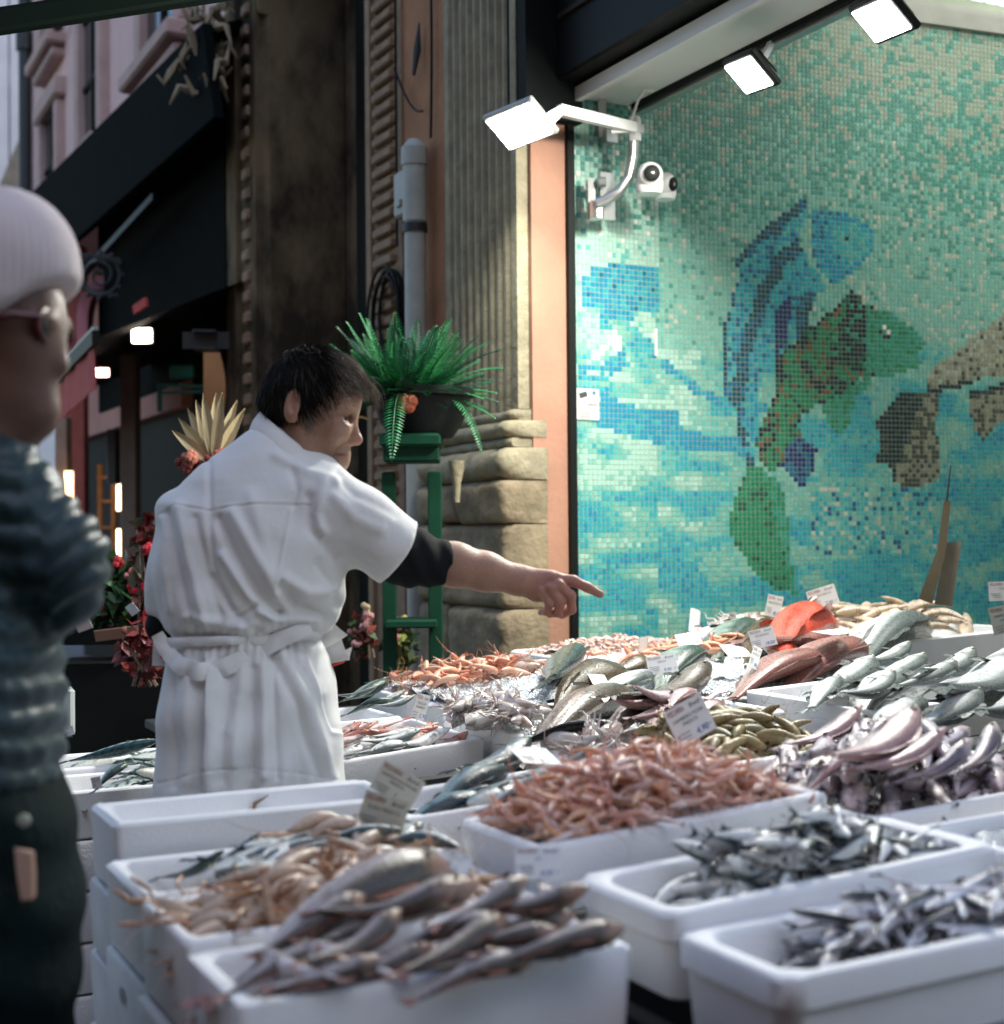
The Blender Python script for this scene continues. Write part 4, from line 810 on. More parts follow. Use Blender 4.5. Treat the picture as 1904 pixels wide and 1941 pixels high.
# tables
tb = thing('display_table', 'dark steel display table carrying the rows of foam crates', 'table', tuple(UV(2, 3, 0)))
b = MB(); b.box(UV(2.62, 3.05, .735), (2.98, 3.6, .03), (EU, EV, EZ), None, .004); b.build('table_top', mat('dull_table_steel', (.10, .11, .11), .45, metal=.6, var=.2), tb)
b = MB(); b.bar(UV(.985, 1.26, .70), UV(.985, 2.60, .70), .03, .09); b.bar(UV(.985, 1.245, .70), UV(4.1, 1.245, .70), .03, .09); b.build('edge_rail', M['black'], tb)
b = MB(); b.box(UV(2.62, 3.05, .36), (2.9, 3.5, .70), (EU, EV, EZ)); b.build('skirt', mat('dark_blue_skirt', (.010, .016, .024), .6), tb)
b = MB(); b.bar(UV(1.05, 2.90, .79), UV(1.60, 2.90, .815), .04, .045); b.build('cross_rail', M['iron'], tb)
bx = MB(); bx.box(UV(1.19, 3.52, .735), (.58, 1.04, .02), (EU, EV, EZ)); bx.box(UV(1.22, 3.52, .36), (.50, .98, .70), (EU, EV, EZ)); tag(bx.build('side_table', M['dark']), 'dark side table under the red mullet crate', 'table')
# small blocks the raised crates rest on
for nm, dz in (('pk', .0),):
    pass
# crushed ice
ice_m = mat('crushed_ice', (.62, .67, .70), .22, var=.12, vscale=60, bump=.9, bscale=130, spec=.6, kind='voronoi')
def ice(name, label, c, h, amp=.02, n=44, mound=.03):
    mb = MB(); P = []; 
    for i in range(n + 1):
        row = []
        for j in range(n + 1):
            a, b_ = i / n, j / n; m_ = .026 / c['L']; m2 = .026 / c['W']; aa = m_ + (1 - 2 * m_) * a; bb = m2 + (1 - 2 * m2) * b_
            z = h + mound * math.sin(math.pi * a) * math.sin(math.pi * b_) + amp * (vnoise(a * c['L'] * 28, b_ * c['W'] * 28, 3) - .5) + amp * .7 * (hsh(i, j, 5) - .5)
            row.append(cp(c, aa, bb, z))
        P.append(row)
    mb.loft(P, close=False, cap=False); return tag(mb.build(name, ice_m, sharp=0), label, None, kind='stuff')
ice('crushed_ice', 'crushed ice under the squid and large fish', C['t1'], -.025, .024, 60, .02)
ice('crushed_ice', 'crushed ice in the farther sea bass crate', C['s1'], -.05, .015, 30)
ice('crushed_ice', 'crushed ice in the nearer sea bass crate', C['s2'], -.06, .012, 30)
ice('crushed_ice', 'crushed ice in the cuttlefish crate', C['rc'], -.03, .015, 30)
# broad ice bank between the trays and the wall
bank = dict(FL=UV(1.74, 3.56, .885 + .045 * .12), x=nrm(EU + EZ * .045), y=EV, z=EZ, L=1.36, W=.80, H=.1)
ice('ice_bank', 'bank of crushed ice under the snappers and the red scorpion fish', bank, -.012, .022, 70, .015)
bank2 = dict(FL=UV(2.34, 3.27, .885 + .045 * .72), x=nrm(EU + EZ * .045), y=EV, z=EZ, L=.80, W=.29, H=.1)
ice('ice_bank', 'narrow strip of crushed ice behind the sea bass crates', bank2, -.012, .02, 40, .01)
bb_ = MB(); bb_.box(UV(2.45, 3.83, .80), (1.4, 1.10, .12), (EU, EV, EZ), None, .01); tag(bb_.build('ice_tray', M['foam']), 'white tray holding the bank of ice', 'tray')
# ================================================================== seafood
def ip(tab, s):
    tab = np.asarray(tab, float); return [np.interp(s, tab[:, 0], tab[:, k]) for k in range(1, tab.shape[1])]
def cmix(a, b, t): t = np.clip(t, 0, 1)[..., None] if np.ndim(t) else min(1, max(0, t)); return np.asarray(a) * (1 - t) + np.asarray(b) * t
wet = mat('wet_fish_skin', (1, 1, 1), .30, vcol=True, var=.25, vscale=55, spec=.5, coat=.12, bump=.20, bscale=80, rvar=.2)
shell = mat('wet_shell', (1, 1, 1), .36, vcol=True, var=.25, vscale=45, spec=.5, coat=.12, bump=.15, bscale=180, sub=.15, subr=(1, .5, .4))
slime = mat('wet_flesh', (1, 1, 1), .18, vcol=True, var=.25, vscale=30, spec=.6, coat=.5, bump=.12, bscale=90, sub=.2, subr=(1, .6, .5))
eye_m = mat('fish_eye', (1, 1, 1), .08, vcol=True, spec=.7)
def fish_mesh(name, prof, back, side, belly, bend=0.0, vb=0.0, tail=(.11, .16, .45), dors=((.35, .75, .05),), anal=((.62, .82, .035),), pect=.10, stripes=None, head=None, spots=0, ns=26, nr=16, tailcol=None, fincol=None, pinkb=None, eye=True, eyepos=(.085, .25), eyer=.02):
    """unit length, head towards +x, back towards +z"""
    mb = MB(); S = np.linspace(0, 1, ns) ** .9; top, bot, wid = ip(prof, S); rings = []; cols = []; rs = np.random.RandomState(abs(hash(name)) % 9999 if False else sum(map(ord, name)))
    LB = 1 - tail[0]
    def spine(s): x = .5 - s * LB; return np.array([x, bend * (math.sin((s - .5) * 2.2)) ** 2 * .5 + bend * .15 * s, vb * math.sin(s * math.pi) * .5])
    for i, s in enumerate(S):
        c = spine(s); r = []; cc = []
        for k in range(nr):
            a = 2 * math.pi * k / nr; q = math.sin(a); hz = (top[i] if q > 0 else bot[i]); yy = wid[i] * math.copysign(abs(math.cos(a)) ** .85, math.cos(a)); r.append(c + np.array([0, yy, hz * q]))
            col = cmix(side, back, (q - .38) / .34) if q > .05 else cmix(side, belly, (-.0 - q) / .5)
            if stripes and q > .0 and math.sin(s * stripes * 6.28 + 2.0 * math.sin(q * 4)) > .35: col = np.array(back) * .35
            if head is not None and s < .24: col = cmix(np.asarray(head), col, (s - .14) / .10)
            if spots and rs.rand() < spots: col = col * .55
            if pinkb is not None: col = cmix(col, pinkb, .5 * max(0, math.sin(s * 9 + q * 2)) * .7)
            g_ = abs(s - .235) < .012 and abs(q) < .75
            if g_: col = np.asarray(col) * .5
            cc.append(col * (1 + rs.normal(0, .04)))
        rings.append(r); cols.append(cc)
    mb.loft(rings, True, True, np.array(cols))
    fc = np.asarray(fincol if fincol is not None else np.asarray(back) * .8 + .04)
    # tail fin, rayed
    tl, th, fk = tail; e = spine(1.0); V = []; 
    n = 9; inner = [e + np.array([.012, 0, bot[-1] * 0 + (k / (n - 1) * 2 - 1) * top[-1] * .9]) for k in range(n)]
    outer = [e + np.array([-tl * (1 - fk * (1 - abs(k / (n - 1) * 2 - 1) ** 1.1)), .012 * math.sin(k * 1.9), (k / (n - 1) * 2 - 1) * th * .5]) for k in range(n)]
    tcol = np.asarray(tailcol if tailcol is not None else fc)
    for sg in (1, -1):
        off = np.array([0, .0018 * sg, 0]); P = [p + off for p in inner] + [p + off * .3 for p in outer]
        F = [(k, k + 1, n + k + 1, n + k) if sg < 0 else (k + 1, k, n + k, n + k + 1) for k in range(n - 1)]; mb.add(P, F, np.array([tcol] * n + [tcol * .8] * n))
    for sets, sg in ((dors, 1), (anal, -1)):
        for s0, s1, hh in sets:
            ss = np.linspace(s0, s1, 9); t_, b_, _ = ip(prof, ss); base = [spine(s) + np.array([0, 0, (t_[k] if sg > 0 else -b_[k]) * .93]) for k, s in enumerate(ss)]
            tip = [p + np.array([-hh * .45, .004 * math.sin(k * 2), sg * hh * math.sin(math.pi * (.25 + .7 * k / 8)) * (1.0 if k % 2 == 0 else .86)]) for k, p in enumerate(base)]
            for w_ in (.0012, -.0012):
                P = [p + np.array([0, w_, 0]) for p in base] + [p + np.array([0, w_ * .4, 0]) for p in tip]
                mb.add(P, [(k, k + 1, 10 + k, 9 + k) if w_ < 0 else (k + 1, k, 9 + k, 10 + k) for k in range(8)], np.array([fc] * 9 + [fc * .85] * 9))
    if pect:
        for sg in (1, -1):
            s = .29; t_, b_, w_ = ip(prof, np.array([s])); p = spine(s) + np.array([0, sg * w_[0] * .93, -b_[0] * .3]); d = nrm((-1, sg * .35, -.35)); u = np.array([0, 0, 1.0])
            P = [p + u * .012, p - u * .012, p + d * pect * .6 - u * .03, p + d * pect, p + d * pect * .8 + u * .02]; mb.add(P, [(0, 1, 2, 3, 4)], fc * 1.1); mb.add([q + np.array([0, .0015, 0]) for q in P], [(4, 3, 2, 1, 0)], fc * 1.1)
    if eye:
        s, q = eyepos; t_, b_, w_ = ip(prof, np.array([s]))
        for sg in (1, -1):
            p = spine(s) + np.array([0, sg * w_[0] * .90, t_[0] * q * 1.6]); mb.ball(p, (eyer, eyer * .5, eyer), n=8, m=6, col=(.62, .58, .42)); mb.ball(p + np.array([0, sg * eyer * .28, 0]), (eyer * .55, eyer * .4, eyer * .55), n=7, m=5, col=(.01, .01, .012))
    me = mb.mesh(name, 60); me.materials.append(wet); return me
P_gur = [(0, .012, .012, .014), (.05, .035, .03, .04), (.13, .062, .05, .07), (.22, .082, .062, .085), (.32, .08, .065, .078), (.5, .062, .058, .06), (.7, .043, .042, .04), (.88, .026, .026, .02), (1, .02, .02, .012)]
P_sar = [(0, .008, .008, .006), (.05, .028, .03, .02), (.15, .052, .055, .036), (.3, .066, .075, .044), (.5, .066, .08, .043), (.7, .05, .058, .032), (.88, .026, .028, .016), (1, .018, .018, .008)]
P_mac = [(0, .008, .008, .008), (.06, .035, .035, .03), (.2, .07, .07, .055), (.4, .085, .085, .065), (.6, .07, .07, .052), (.8, .036, .036, .028), (.93, .015, .015, .012), (1, .012, .012, .01)]
P_bas = [(0, .012, .012, .012), (.06, .045, .045, .034), (.18, .085, .085, .06), (.33, .11, .115, .072), (.5, .105, .115, .068), (.7, .07, .075, .045), (.88, .04, .04, .022), (1, .036, .036, .014)]
P_bre = [(0, .015, .015, .012), (.05, .07, .06, .035), (.15, .14, .11, .065), (.3, .19, .16, .085), (.5, .17, .155, .08), (.7, .11, .10, .05), (.88, .05, .05, .022), (1, .042, .042, .014)]
P_eel = [(0, .012, .012, .012), (.06, .04, .038, .035), (.2, .062, .06, .055), (.5, .06, .058, .05), (.8, .035, .035, .028), (1, .012, .012, .01)]
P_mon = [(0, .05, .05, .07), (.06, .085, .075, .12), (.2, .11, .085, .14), (.4, .09, .075, .10), (.65, .065, .06, .065), (.88, .035, .035, .03), (1, .025, .025, .018)]
P_sco = [(0, .05, .06, .05), (.06, .10, .10, .09), (.16, .15, .14, .13), (.3, .17, .15, .14), (.5, .13, .12, .10), (.75, .07, .065, .05), (1, .045, .045, .02)]
SP = {}
fat = lambda P, k, kw=None: [(a, b * k, c * k, d * (kw or k)) for a, b, c, d in P]
P_gur = fat(P_gur, 1.15, 1.05); P_sar = fat(P_sar, 1.22, 1.2); P_eel = fat(P_eel, 1.25, 1.1); P_bas = fat(P_bas, 1.0, .82); P_lav = fat(P_gur, .9, .85); P_sna = fat(P_bre, .82, .8)
def sp(key, n, **kw):
    SP[key] = [fish_mesh(f'{key}_{i}', bend=bv, **kw) for i, bv in enumerate(np.linspace(-.16, .2, n))]
sp('gurnard', 4, prof=P_gur, back=(.075, .058, .045), side=(.44, .38, .37), belly=(.88, .86, .90), head=(.32, .19, .14), dors=((.28, .48, .06), (.52, .88, .035)), anal=((.5, .88, .03),), tailcol=(.42, .22, .18), fincol=(.38, .17, .12), pect=.10, eyepos=(.15, .42), eyer=.019, tail=(.12, .15, .2), spots=.06)
sp('sardine', 4, prof=P_sar, back=(.015, .035, .038), side=(.74, .77, .76), belly=(.92, .91, .88), dors=((.42, .56, .045),), anal=((.7, .84, .02),), tail=(.13, .17, .6), pect=.07, eyepos=(.09, .2), eyer=.017)
sp('anchovy', 4, prof=[(a, b * .8, c * .8, d * .85) for a, b, c, d in P_sar], back=(.018, .034, .045), side=(.74, .76, .82), belly=(.92, .90, .92), dors=((.46, .58, .04),), anal=((.7, .84, .02),), tail=(.12, .15, .6), pect=.06, eyepos=(.07, .2), eyer=.016, pinkb=(.62, .50, .52))
sp('mackerel', 3, prof=P_mac, back=(.016, .07, .075), side=(.42, .50, .46), belly=(.70, .70, .62), stripes=9, dors=((.36, .5, .05), (.66, .78, .02)), anal=((.68, .8, .02),), tail=(.12, .19, .6), pect=.07, eyepos=(.10, .25), eyer=.017)
sp('bonito', 3, prof=[(a, b * 1.25, c * 1.25, d * 1.25) for a, b, c, d in P_mac], back=(.010, .024, .03), side=(.22, .32, .36), belly=(.55, .60, .60), dors=((.34, .6, .045),), tail=(.11, .2, .65), pect=.10, eyepos=(.10, .22), eyer=.016)
sp('horse_mackerel', 3, prof=P_mac, back=(.05, .085, .08), side=(.66, .71, .69), belly=(.84, .86, .84), dors=((.32, .46, .05), (.5, .88, .03)), tail=(.13, .2, .6), pect=.12, eyepos=(.10, .28), eyer=.022)
sp('sea_bass', 4, prof=P_bas, back=(.11, .135, .13), side=(.70, .72, .71), belly=(.88, .86, .83), dors=((.3, .5, .06), (.56, .74, .045)), tail=(.13, .2, .35), eyepos=(.10, .28), eyer=.019, spots=.04)
sp('bream', 3, prof=P_bre, back=(.05, .085, .07), side=(.26, .34, .29), belly=(.58, .60, .55), dors=((.25, .78, .06),), tail=(.15, .26, .5), eyepos=(.13, .35), eyer=.026, spots=.15)
sp('mullet', 4, prof=P_bas, back=(.40, .13, .09), side=(.62, .36, .30), belly=(.76, .66, .62), head=(.55, .22, .17), dors=((.3, .46, .06), (.56, .7, .045)), tail=(.14, .19, .5), tailcol=(.55, .20, .15), fincol=(.55, .22, .16), eyepos=(.10, .42), eyer=.021, spots=.08)
sp('lavender_fish', 5, prof=P_lav, back=(.15, .12, .15), side=(.64, .58, .64), belly=(.86, .80, .82), head=(.56, .45, .47), pinkb=(.72, .46, .44), dors=((.3, .85, .03),), anal=((.5, .85, .025),), tail=(.10, .09, .2), pect=.07, eyepos=(.13, .4), eyer=.017)
sp('rosy_fish', 3, prof=P_bas, back=(.45, .27, .27), side=(.62, .45, .46), belly=(.74, .64, .66), dors=((.25, .8, .05),), tail=(.13, .19, .4), eyepos=(.11, .35), eyer=.022, pinkb=(.7, .42, .40))
sp('snapper', 2, prof=P_sna, back=(.24, .10, .085), side=(.40, .22, .19), belly=(.60, .46, .42), dors=((.26, .8, .05),), tail=(.13, .2, .45), eyepos=(.12, .42), eyer=.024)
sp('monkfish', 2, prof=P_mon, back=(.085, .06, .032), side=(.13, .095, .055), belly=(.40, .33, .26), dors=((.5, .8, .03),), tail=(.10, .12, .1), eye=False, spots=.25, pect=.12)
sp('dark_eel', 2, prof=P_eel, back=(.006, .008, .008), side=(.02, .028, .028), belly=(.18, .20, .18), dors=((.2, .95, .025),), anal=((.4, .95, .02),), tail=(.08, .06, .1), eyepos=(.1, .3), eyer=.012, pect=.05)
sp('brown_hake', 3, prof=P_eel, back=(.10, .075, .055), side=(.26, .20, .165), belly=(.58, .50, .46), dors=((.22, .38, .05), (.42, .92, .035)), anal=((.42, .92, .03),), tail=(.09, .10, .1), eyepos=(.1, .35), eyer=.014, spots=.12)
sp('scorpionfish', 1, prof=P_sco, back=(.62, .075, .04), side=(.70, .14, .09), belly=(.72, .40, .30), dors=((.2, .48, .06), (.55, .8, .045)), tail=(.14, .2, .1), tailcol=(.6, .10, .06), fincol=(.62, .10, .06), eyepos=(.12, .55), eyer=.030, pect=.10, spots=.2)
sp('greyfish', 3, prof=P_bas, back=(.035, .055, .05), side=(.19, .22, .18), belly=(.52, .54, .48), dors=((.28, .78, .05),), tail=(.13, .2, .4), eyepos=(.12, .35), eyer=.02, spots=.12)

def place(me, name, label, cat, loc, head, roll=90.0, scale=.2, pitch=0.0, group=None):
    h = nrm(head); up = EZ if abs(h[2]) < .95 else EU; y = nrm(np.cross(up, h)); z = np.cross(h, y); r = math.radians(roll)
    Y = y * math.cos(r) + z * math.sin(r); Z = -y * math.sin(r) + z * math.cos(r)
    o = bpy.data.objects.new(name, me); COL.objects.link(o); tag(o, label, cat, group); setmat(o, loc, (h, Y, Z), scale); return o
def lay(key, name, label, a, b, roll=80, i=None, group=None, cat='fish', fat=1.0):
    """fish with its snout at point a and tail tip at point b"""
    a = np.asarray(a, float); b = np.asarray(b, float); ms = SP[key]; me = ms[(i if i is not None else rnd.randrange(len(ms))) % len(ms)]
    return place(me, name, label, cat, (a + b) / 2, a - b, roll, float(np.linalg.norm(a - b)), group=group)
def heap(key, name, label, cat, n, c, rng_a, rng_b, h0, mound, head, spread, scale, roll=(60, 110), group=None, flip=.3, tilt=.12, cx=.5, cy=.5, pw=1.0, lift=.7, clamp=True):
    """n fish laid over one another inside crate c; later ones lie higher"""
    for k in range(n):
        t = k / max(1, n - 1); q = 1 - .55 * t ** 1.3
        a = cx + (rnd.uniform(*rng_a) - .5) * q; b = cy + (rnd.uniform(*rng_b) - .5) * q
        m_ = max(0, 1 - ((a - cx) * 2) ** 2) * max(0, 1 - ((b - cy) * 2) ** 2)
        p = None
        HH = h0 + mound * (lift * t + (1 - lift)) * m_ ** pw
        sc_ = rnd.uniform(*scale); ang = math.radians(head + rnd.gauss(0, spread)) + (math.pi if rnd.random() < flip else 0)
        ma = min(.46, (.40 * sc_ * abs(math.cos(ang)) + .022) / c['L']); mb_ = min(.46, (.40 * sc_ * abs(math.sin(ang)) + .022) / c['W'])
        if clamp: a = min(1 - ma, max(ma, a)); b = min(1 - mb_, max(mb_, b))
        p = cp(c, a, b, HH)
        d = c['x'] * math.cos(ang) + c['y'] * math.sin(ang) + c['z'] * rnd.gauss(0, tilt)
        where = ' near the left end' if a < .36 else (' near the right end' if a > .64 else ' about the middle')
        lb = label + where + (', lying on top' if t > .8 else '')
        ms = SP[key]; place(rnd.choice(ms), name, lb if len(lb.split()) <= 16 else label, cat, p, d, rnd.uniform(*roll) * rnd.choice((1, -1)), sc_, group=group)

# ---- shrimps
def shrimp_mesh(name, col, col2, curl=1.6, fat=1.35, ant=.7, seg=7, claws=False, legs=True, eyec=(.02, .01, .01), stripes=False, flat=1.0, rost=.12):
    mb = MB(); rs = np.random.RandomState(sum(map(ord, name))); n = 34; S = np.linspace(0, 1, n); P = []; th = .35; p = np.array([.36, 0, 0.0])
    for s in S:
        P.append(p.copy()); th_ = th - curl * max(0, (s - .28)) * 1.25; p = p + np.array([-math.cos(th_) * .026, 0, math.sin(th_) * .026])
    P = np.array(P); P[:, 2] -= P[:, 2].max() * .5; T = np.gradient(P, axis=0); rings = []; cols = []
    for i, s in enumerate(S):
        r = np.interp(s, [0, .06, .2, .36, .42, .6, .85, 1], [.006, .03, .055, .06, .052, .046, .028, .012]) * fat
        if s > .38: r *= 1 + .10 * abs(math.sin((s - .38) / .62 * seg * math.pi)) - .05
        t = nrm(T[i]); y = np.array([0, 1.0, 0]); z = np.cross(t, y); rg = []; cc = []
        for k in range(10):
            a = 2 * math.pi * k / 10; rg.append(P[i] + y * r * math.cos(a) * flat + z * r * math.sin(a) * (1.12 / max(1, flat)))
            c_ = cmix(col2, col, .5 + .5 * math.sin(a) + rs.normal(0, .12))
            if s > .38 and abs(math.sin((s - .38) / .62 * seg * math.pi)) < .28: c_ = c_ * (.55 if stripes else .78)
            cc.append(c_)
        rings.append(rg); cols.append(cc)
    mb.loft(rings, True, True, np.array(cols))
    e = P[-1]; t = nrm(T[-1])
    for a in (-.6, -.25, .15, .55):
        d = nrm(t + np.array([0, math.sin(a) * 1.1, 0])); w = np.cross(d, (0, 0, 1)) * .016 + np.array([0, 0, .003]); mb.add([e, e + d * .05 + w, e + d * .10, e + d * .05 - w], [(0, 1, 2, 3), (3, 2, 1, 0)], np.asarray(col) * 1.05)
    h = P[0]; mb.tube([h, h + np.array([rost, 0, .03])], [.008, .001], 4, np.asarray(col) * .9)
    for sg in (-1, 1):
        mb.ball(h + np.array([.0, sg * .024 * fat * flat, .012]), .013 * fat, n=6, m=5, col=eyec)
        if ant:
            a0 = h + np.array([.02, sg * .012, 0]); L = ant; cr = rs.uniform(-.5, .8); mb.tube([a0 + np.array([math.cos(cr * q * 1.6 + sg * .2) * q * L * .9 - .25 * L * q * q, sg * (.10 + .25 * q) * q * L, math.sin(cr * q * 2) * q * L * .35]) for q in np.linspace(0, 1, 8)], np.linspace(.0045, .0016, 8), 4, np.asarray(col) * .95)
        if legs:
            for k in range(4):
                b_ = P[4 + k * 2] - np.array([0, 0, .035 * fat]); mb.tube([b_, b_ + np.array([.02, sg * .035, -.04]), b_ + np.array([.045, sg * .02, -.075])], [.005, .004, .0015], 4, np.asarray(col2) * .9)
        if claws:
            b_ = h + np.array([-.03, sg * .04, -.02]); q1 = b_ + np.array([.12, sg * .07, .0]); q2 = q1 + np.array([.20, sg * -.01 + .02, .01]); mb.tube([b_, q1, q1 + (q2 - q1) * .45, q2], [.012, .014, .022, .004], 6, np.asarray(col)); mb.tube([q1 + (q2 - q1) * .45, q2 + np.array([0, sg * .025, 0])], [.014, .003], 5, np.asarray(col) * 1.1)
    me = mb.mesh(name, 60); me.materials.append(shell); return me
SP['pink_shrimp'] = [shrimp_mesh(f'pink_shrimp_{i}', c1, c2, curl=cu, ant=an, fat=1.0) for i, (c1, c2, cu, an) in enumerate([((.86, .38, .26), (.84, .60, .52), 1.9, .9), ((.86, .44, .30), (.82, .58, .50), 1.3, .7), ((.80, .32, .22), (.80, .52, .44), 2.4, 1.0), ((.86, .56, .48), (.86, .70, .66), .8, .6), ((.82, .38, .18), (.80, .52, .36), 1.6, .8)])]
SP['brown_prawn'] = [shrimp_mesh(f'brown_prawn_{i}', c1, c2, curl=cu, ant=.9, stripes=True) for i, (c1, c2, cu) in enumerate([((.20, .15, .05), (.34, .27, .12), 1.4), ((.26, .19, .06), (.38, .30, .16), .8), ((.16, .15, .07), (.30, .28, .16), 2.0)])]
SP['langoustine'] = [shrimp_mesh(f'langoustine_{i}', c1, c2, curl=cu, fat=1.15, ant=.8, claws=True) for i, (c1, c2, cu) in enumerate([((.50, .25, .13), (.62, .46, .34), 1.6), ((.44, .24, .14), (.60, .48, .38), .6), ((.54, .32, .20), (.66, .54, .44), 2.2)])]
SP['mantis'] = [shrimp_mesh(f'mantis_{i}', c1, c2, curl=cu, fat=1.6, ant=.25, seg=9, flat=1.35, stripes=True, rost=.03) for i, (c1, c2, cu) in enumerate([((.56, .40, .24), (.64, .52, .40), .5), ((.52, .38, .22), (.62, .52, .42), .9)])]
SP['orange_prawn'] = [shrimp_mesh(f'orange_prawn_{i}', c1, c2, curl=cu, ant=.7) for i, (c1, c2, cu) in enumerate([((.66, .20, .10), (.70, .40, .28), 1.2), ((.70, .26, .14), (.70, .44, .30), 1.8)])]
# ---- squid and octopus
def squid_mesh(name, col, n_t=7, body=True):
    mb = MB(); rs = np.random.RandomState(sum(map(ord, name)))
    if body:
        mb.tube([(x, 0, 0) for x in np.linspace(-.5, .12, 9)], [.01, .05, .08, .10, .105, .105, .10, .095, .05], 12, np.array([np.asarray(col) * rs.uniform(.8, 1.15) for _ in range(9)]))
        for sg in (-1, 1): mb.add([(-.48, 0, .01), (-.38, sg * .16, .01), (-.2, sg * .09, .01), (-.44, 0, .02)], [(0, 1, 2, 3), (3, 2, 1, 0)], np.asarray(col) * .9)
        mb.ball((.15, 0, 0), (.07, .06, .06), n=10, m=6, col=np.asarray(col) * 1.05)
    for k in range(n_t):
        a = rs.uniform(-.8, .8); p = np.array([.18, 0.03 * math.sin(k), 0]); P = [p]; L = rs.uniform(.25, .5)
        for j in range(8): a += rs.normal(0, .55); p = p + np.array([math.cos(a) * L / 8, math.sin(a) * L / 8, rs.normal(0, .012)]); P.append(p)
        mb.tube(P, np.linspace(.028, .006, 9), 6, np.array([np.asarray(col) * rs.uniform(.75, 1.15) for _ in range(9)]))
    me = mb.mesh(name, 60); me.materials.append(slime); return me
SP['squid'] = [squid_mesh('squid_a', (.62, .54, .50)), squid_mesh('squid_b', (.56, .44, .40)), squid_mesh('squid_c', (.66, .60, .56))]
SP['octopus'] = [squid_mesh('octopus_a', (.62, .42, .32), 10), squid_mesh('octopus_b', (.56, .36, .26), 9), squid_mesh('octopus_c', (.64, .48, .40), 10)]
SP['cuttle'] = [squid_mesh('cuttle_a', (.26, .27, .26), 6), squid_mesh('cuttle_b', (.34, .35, .34), 6)]

def GP(px, py, dz=0.0):
    q = ray(px, py); k = .045; zz = .885 - k * 1.62 + dz; t = (zz - CAMZ) / (q[2] - k * float(np.dot(q, EU))); return _O + q * t      # on the sloping display
def stuff_heap(key, name, label, n, c, h0, mound, scale, cx=.5, pw=1.0, tilt=.3, m=None):
    mb = MB(); VV = []; FF = []; CC = []; off = 0; src = []
    for me in SP[key]:
        v = np.zeros(len(me.vertices) * 3); me.vertices.foreach_get('co', v); cc = np.zeros(len(me.vertices) * 4, np.float32); me.color_attributes['Col'].data.foreach_get('color', cc); src.append((v.reshape(-1, 3), [tuple(p.vertices) for p in me.polygons], cc.reshape(-1, 4)[:, :3]))
    for k in range(n):
        v, f, cc = src[k % len(src)]; a, b_ = rnd.uniform(.08, .92), rnd.uniform(.08, .92); m_ = max(0, 1 - ((a - cx) * 2) ** 2) * max(0, 1 - ((b_ - .5) * 2) ** 2); p = cp(c, a, b_, h0 + mound * m_ ** pw * rnd.uniform(.6, .97)); d = nrm([rnd.gauss(0, 1), rnd.gauss(0, 1), rnd.gauss(0, tilt)]); y = nrm(np.cross([rnd.gauss(0, 1) for _ in range(3)], d)); z = np.cross(d, y)
        mb.add((v @ np.array([d, y, z])) * rnd.uniform(*scale) + p, f, cc)
    return tag(mb.build(name, m or shell, sharp=60), label, None, kind='stuff')
# ================================================================== fill the crates
GH = 'gurnards in the front left crate'
c = C[1]
def uv_h(c, head_px, tail_px, hz, tz): return G(*head_px, hz), G(*tail_px, tz)
hero = [((845, 1602), (352, 1848), .925, .862, 85), ((905, 1668), (560, 1800), .915, .875, 75), ((1000, 1672), (810, 1775), .92, .885, 100), ((765, 1748), (560, 1870), .892, .862, 80), ((965, 1728), (690, 1800), .90, .872, 95),
        ((1183, 1755), (900, 1830), .885, .865, 85), ((960, 1748), (740, 1872), .885, .86, 70), ((1118, 1702), (850, 1752), .905, .88, 100), ((640, 1782), (400, 1872), .88, .862, 95), ((1060, 1760), (820, 1806), .888, .868, 80), ((720, 1822), (490, 1890), .872, .855, 110), ((880, 1702), (570, 1770), .91, .882, 80), ((540, 1790), (780, 1836), .882, .868, 70), ((690, 1694), (470, 1812), .91, .875, 90), ((480, 1815), (660, 1872), .87, .86, 95), ((1150, 1775), (890, 1850), .868, .852, 80), ((1010, 1800), (760, 1880), .868, .852, 100), ((1090, 1730), (850, 1790), .885, .866, 75), ((820, 1800), (600, 1885), .868, .85, 85)]
for k, (a, b_, za, zb, r) in enumerate(hero):
    lay('gurnard', 'gurnard', 'large gurnard lying across the top of the front left crate, tail over the rim' if k == 0 else 'brown gurnard with pale belly in the front left crate', G(*a, za), G(*b_, zb), r, k, GH)
heap('gurnard', 'gurnard', 'brown gurnard with pale belly in the front left crate', 'fish', 16, c, (.0, 1.0), (.0, 1.0), -.06, .03, 8, 12, (.22, .28), (50, 130), GH, .25, .04, lift=.5)
heap('langoustine', 'langoustine', 'beige langoustine in the crate behind the gurnards', 'langoustine', 95, C[2], (.02, .98), (.02, .98), -.035, .085, 10, 45, (.14, .19), (-30, 40), 'langoustines in the second crate', .5, .16)
stuff_heap('langoustine', 'langoustine_mass', 'tangled langoustines deeper in the second crate', 60, C[2], -.03, .06, (.13, .17), .5, 1.0)
heap('horse_mackerel', 'horse_mackerel', 'silvery horse mackerel in the crate behind the langoustines', 'fish', 12, C[3], (.25, .95), (.15, .9), -.045, .07, 15, 10, (.28, .34), (70, 100), 'horse mackerel in the third crate', .5, .06)
for a, b_, za, zb in (((430, 1625), (290, 1690), .86, .80), ((500, 1590), (345, 1690), .875, .80), ((760, 1560), (560, 1600), .90, .87), ((640, 1580), (440, 1640), .885, .85), ((870, 1590), (700, 1580), .90, .885)):
    lay('horse_mackerel', 'horse_mackerel', 'silvery horse mackerel in the crate behind the langoustines', G(*a, za), G(*b_, zb), 85, None, 'horse mackerel in the third crate')
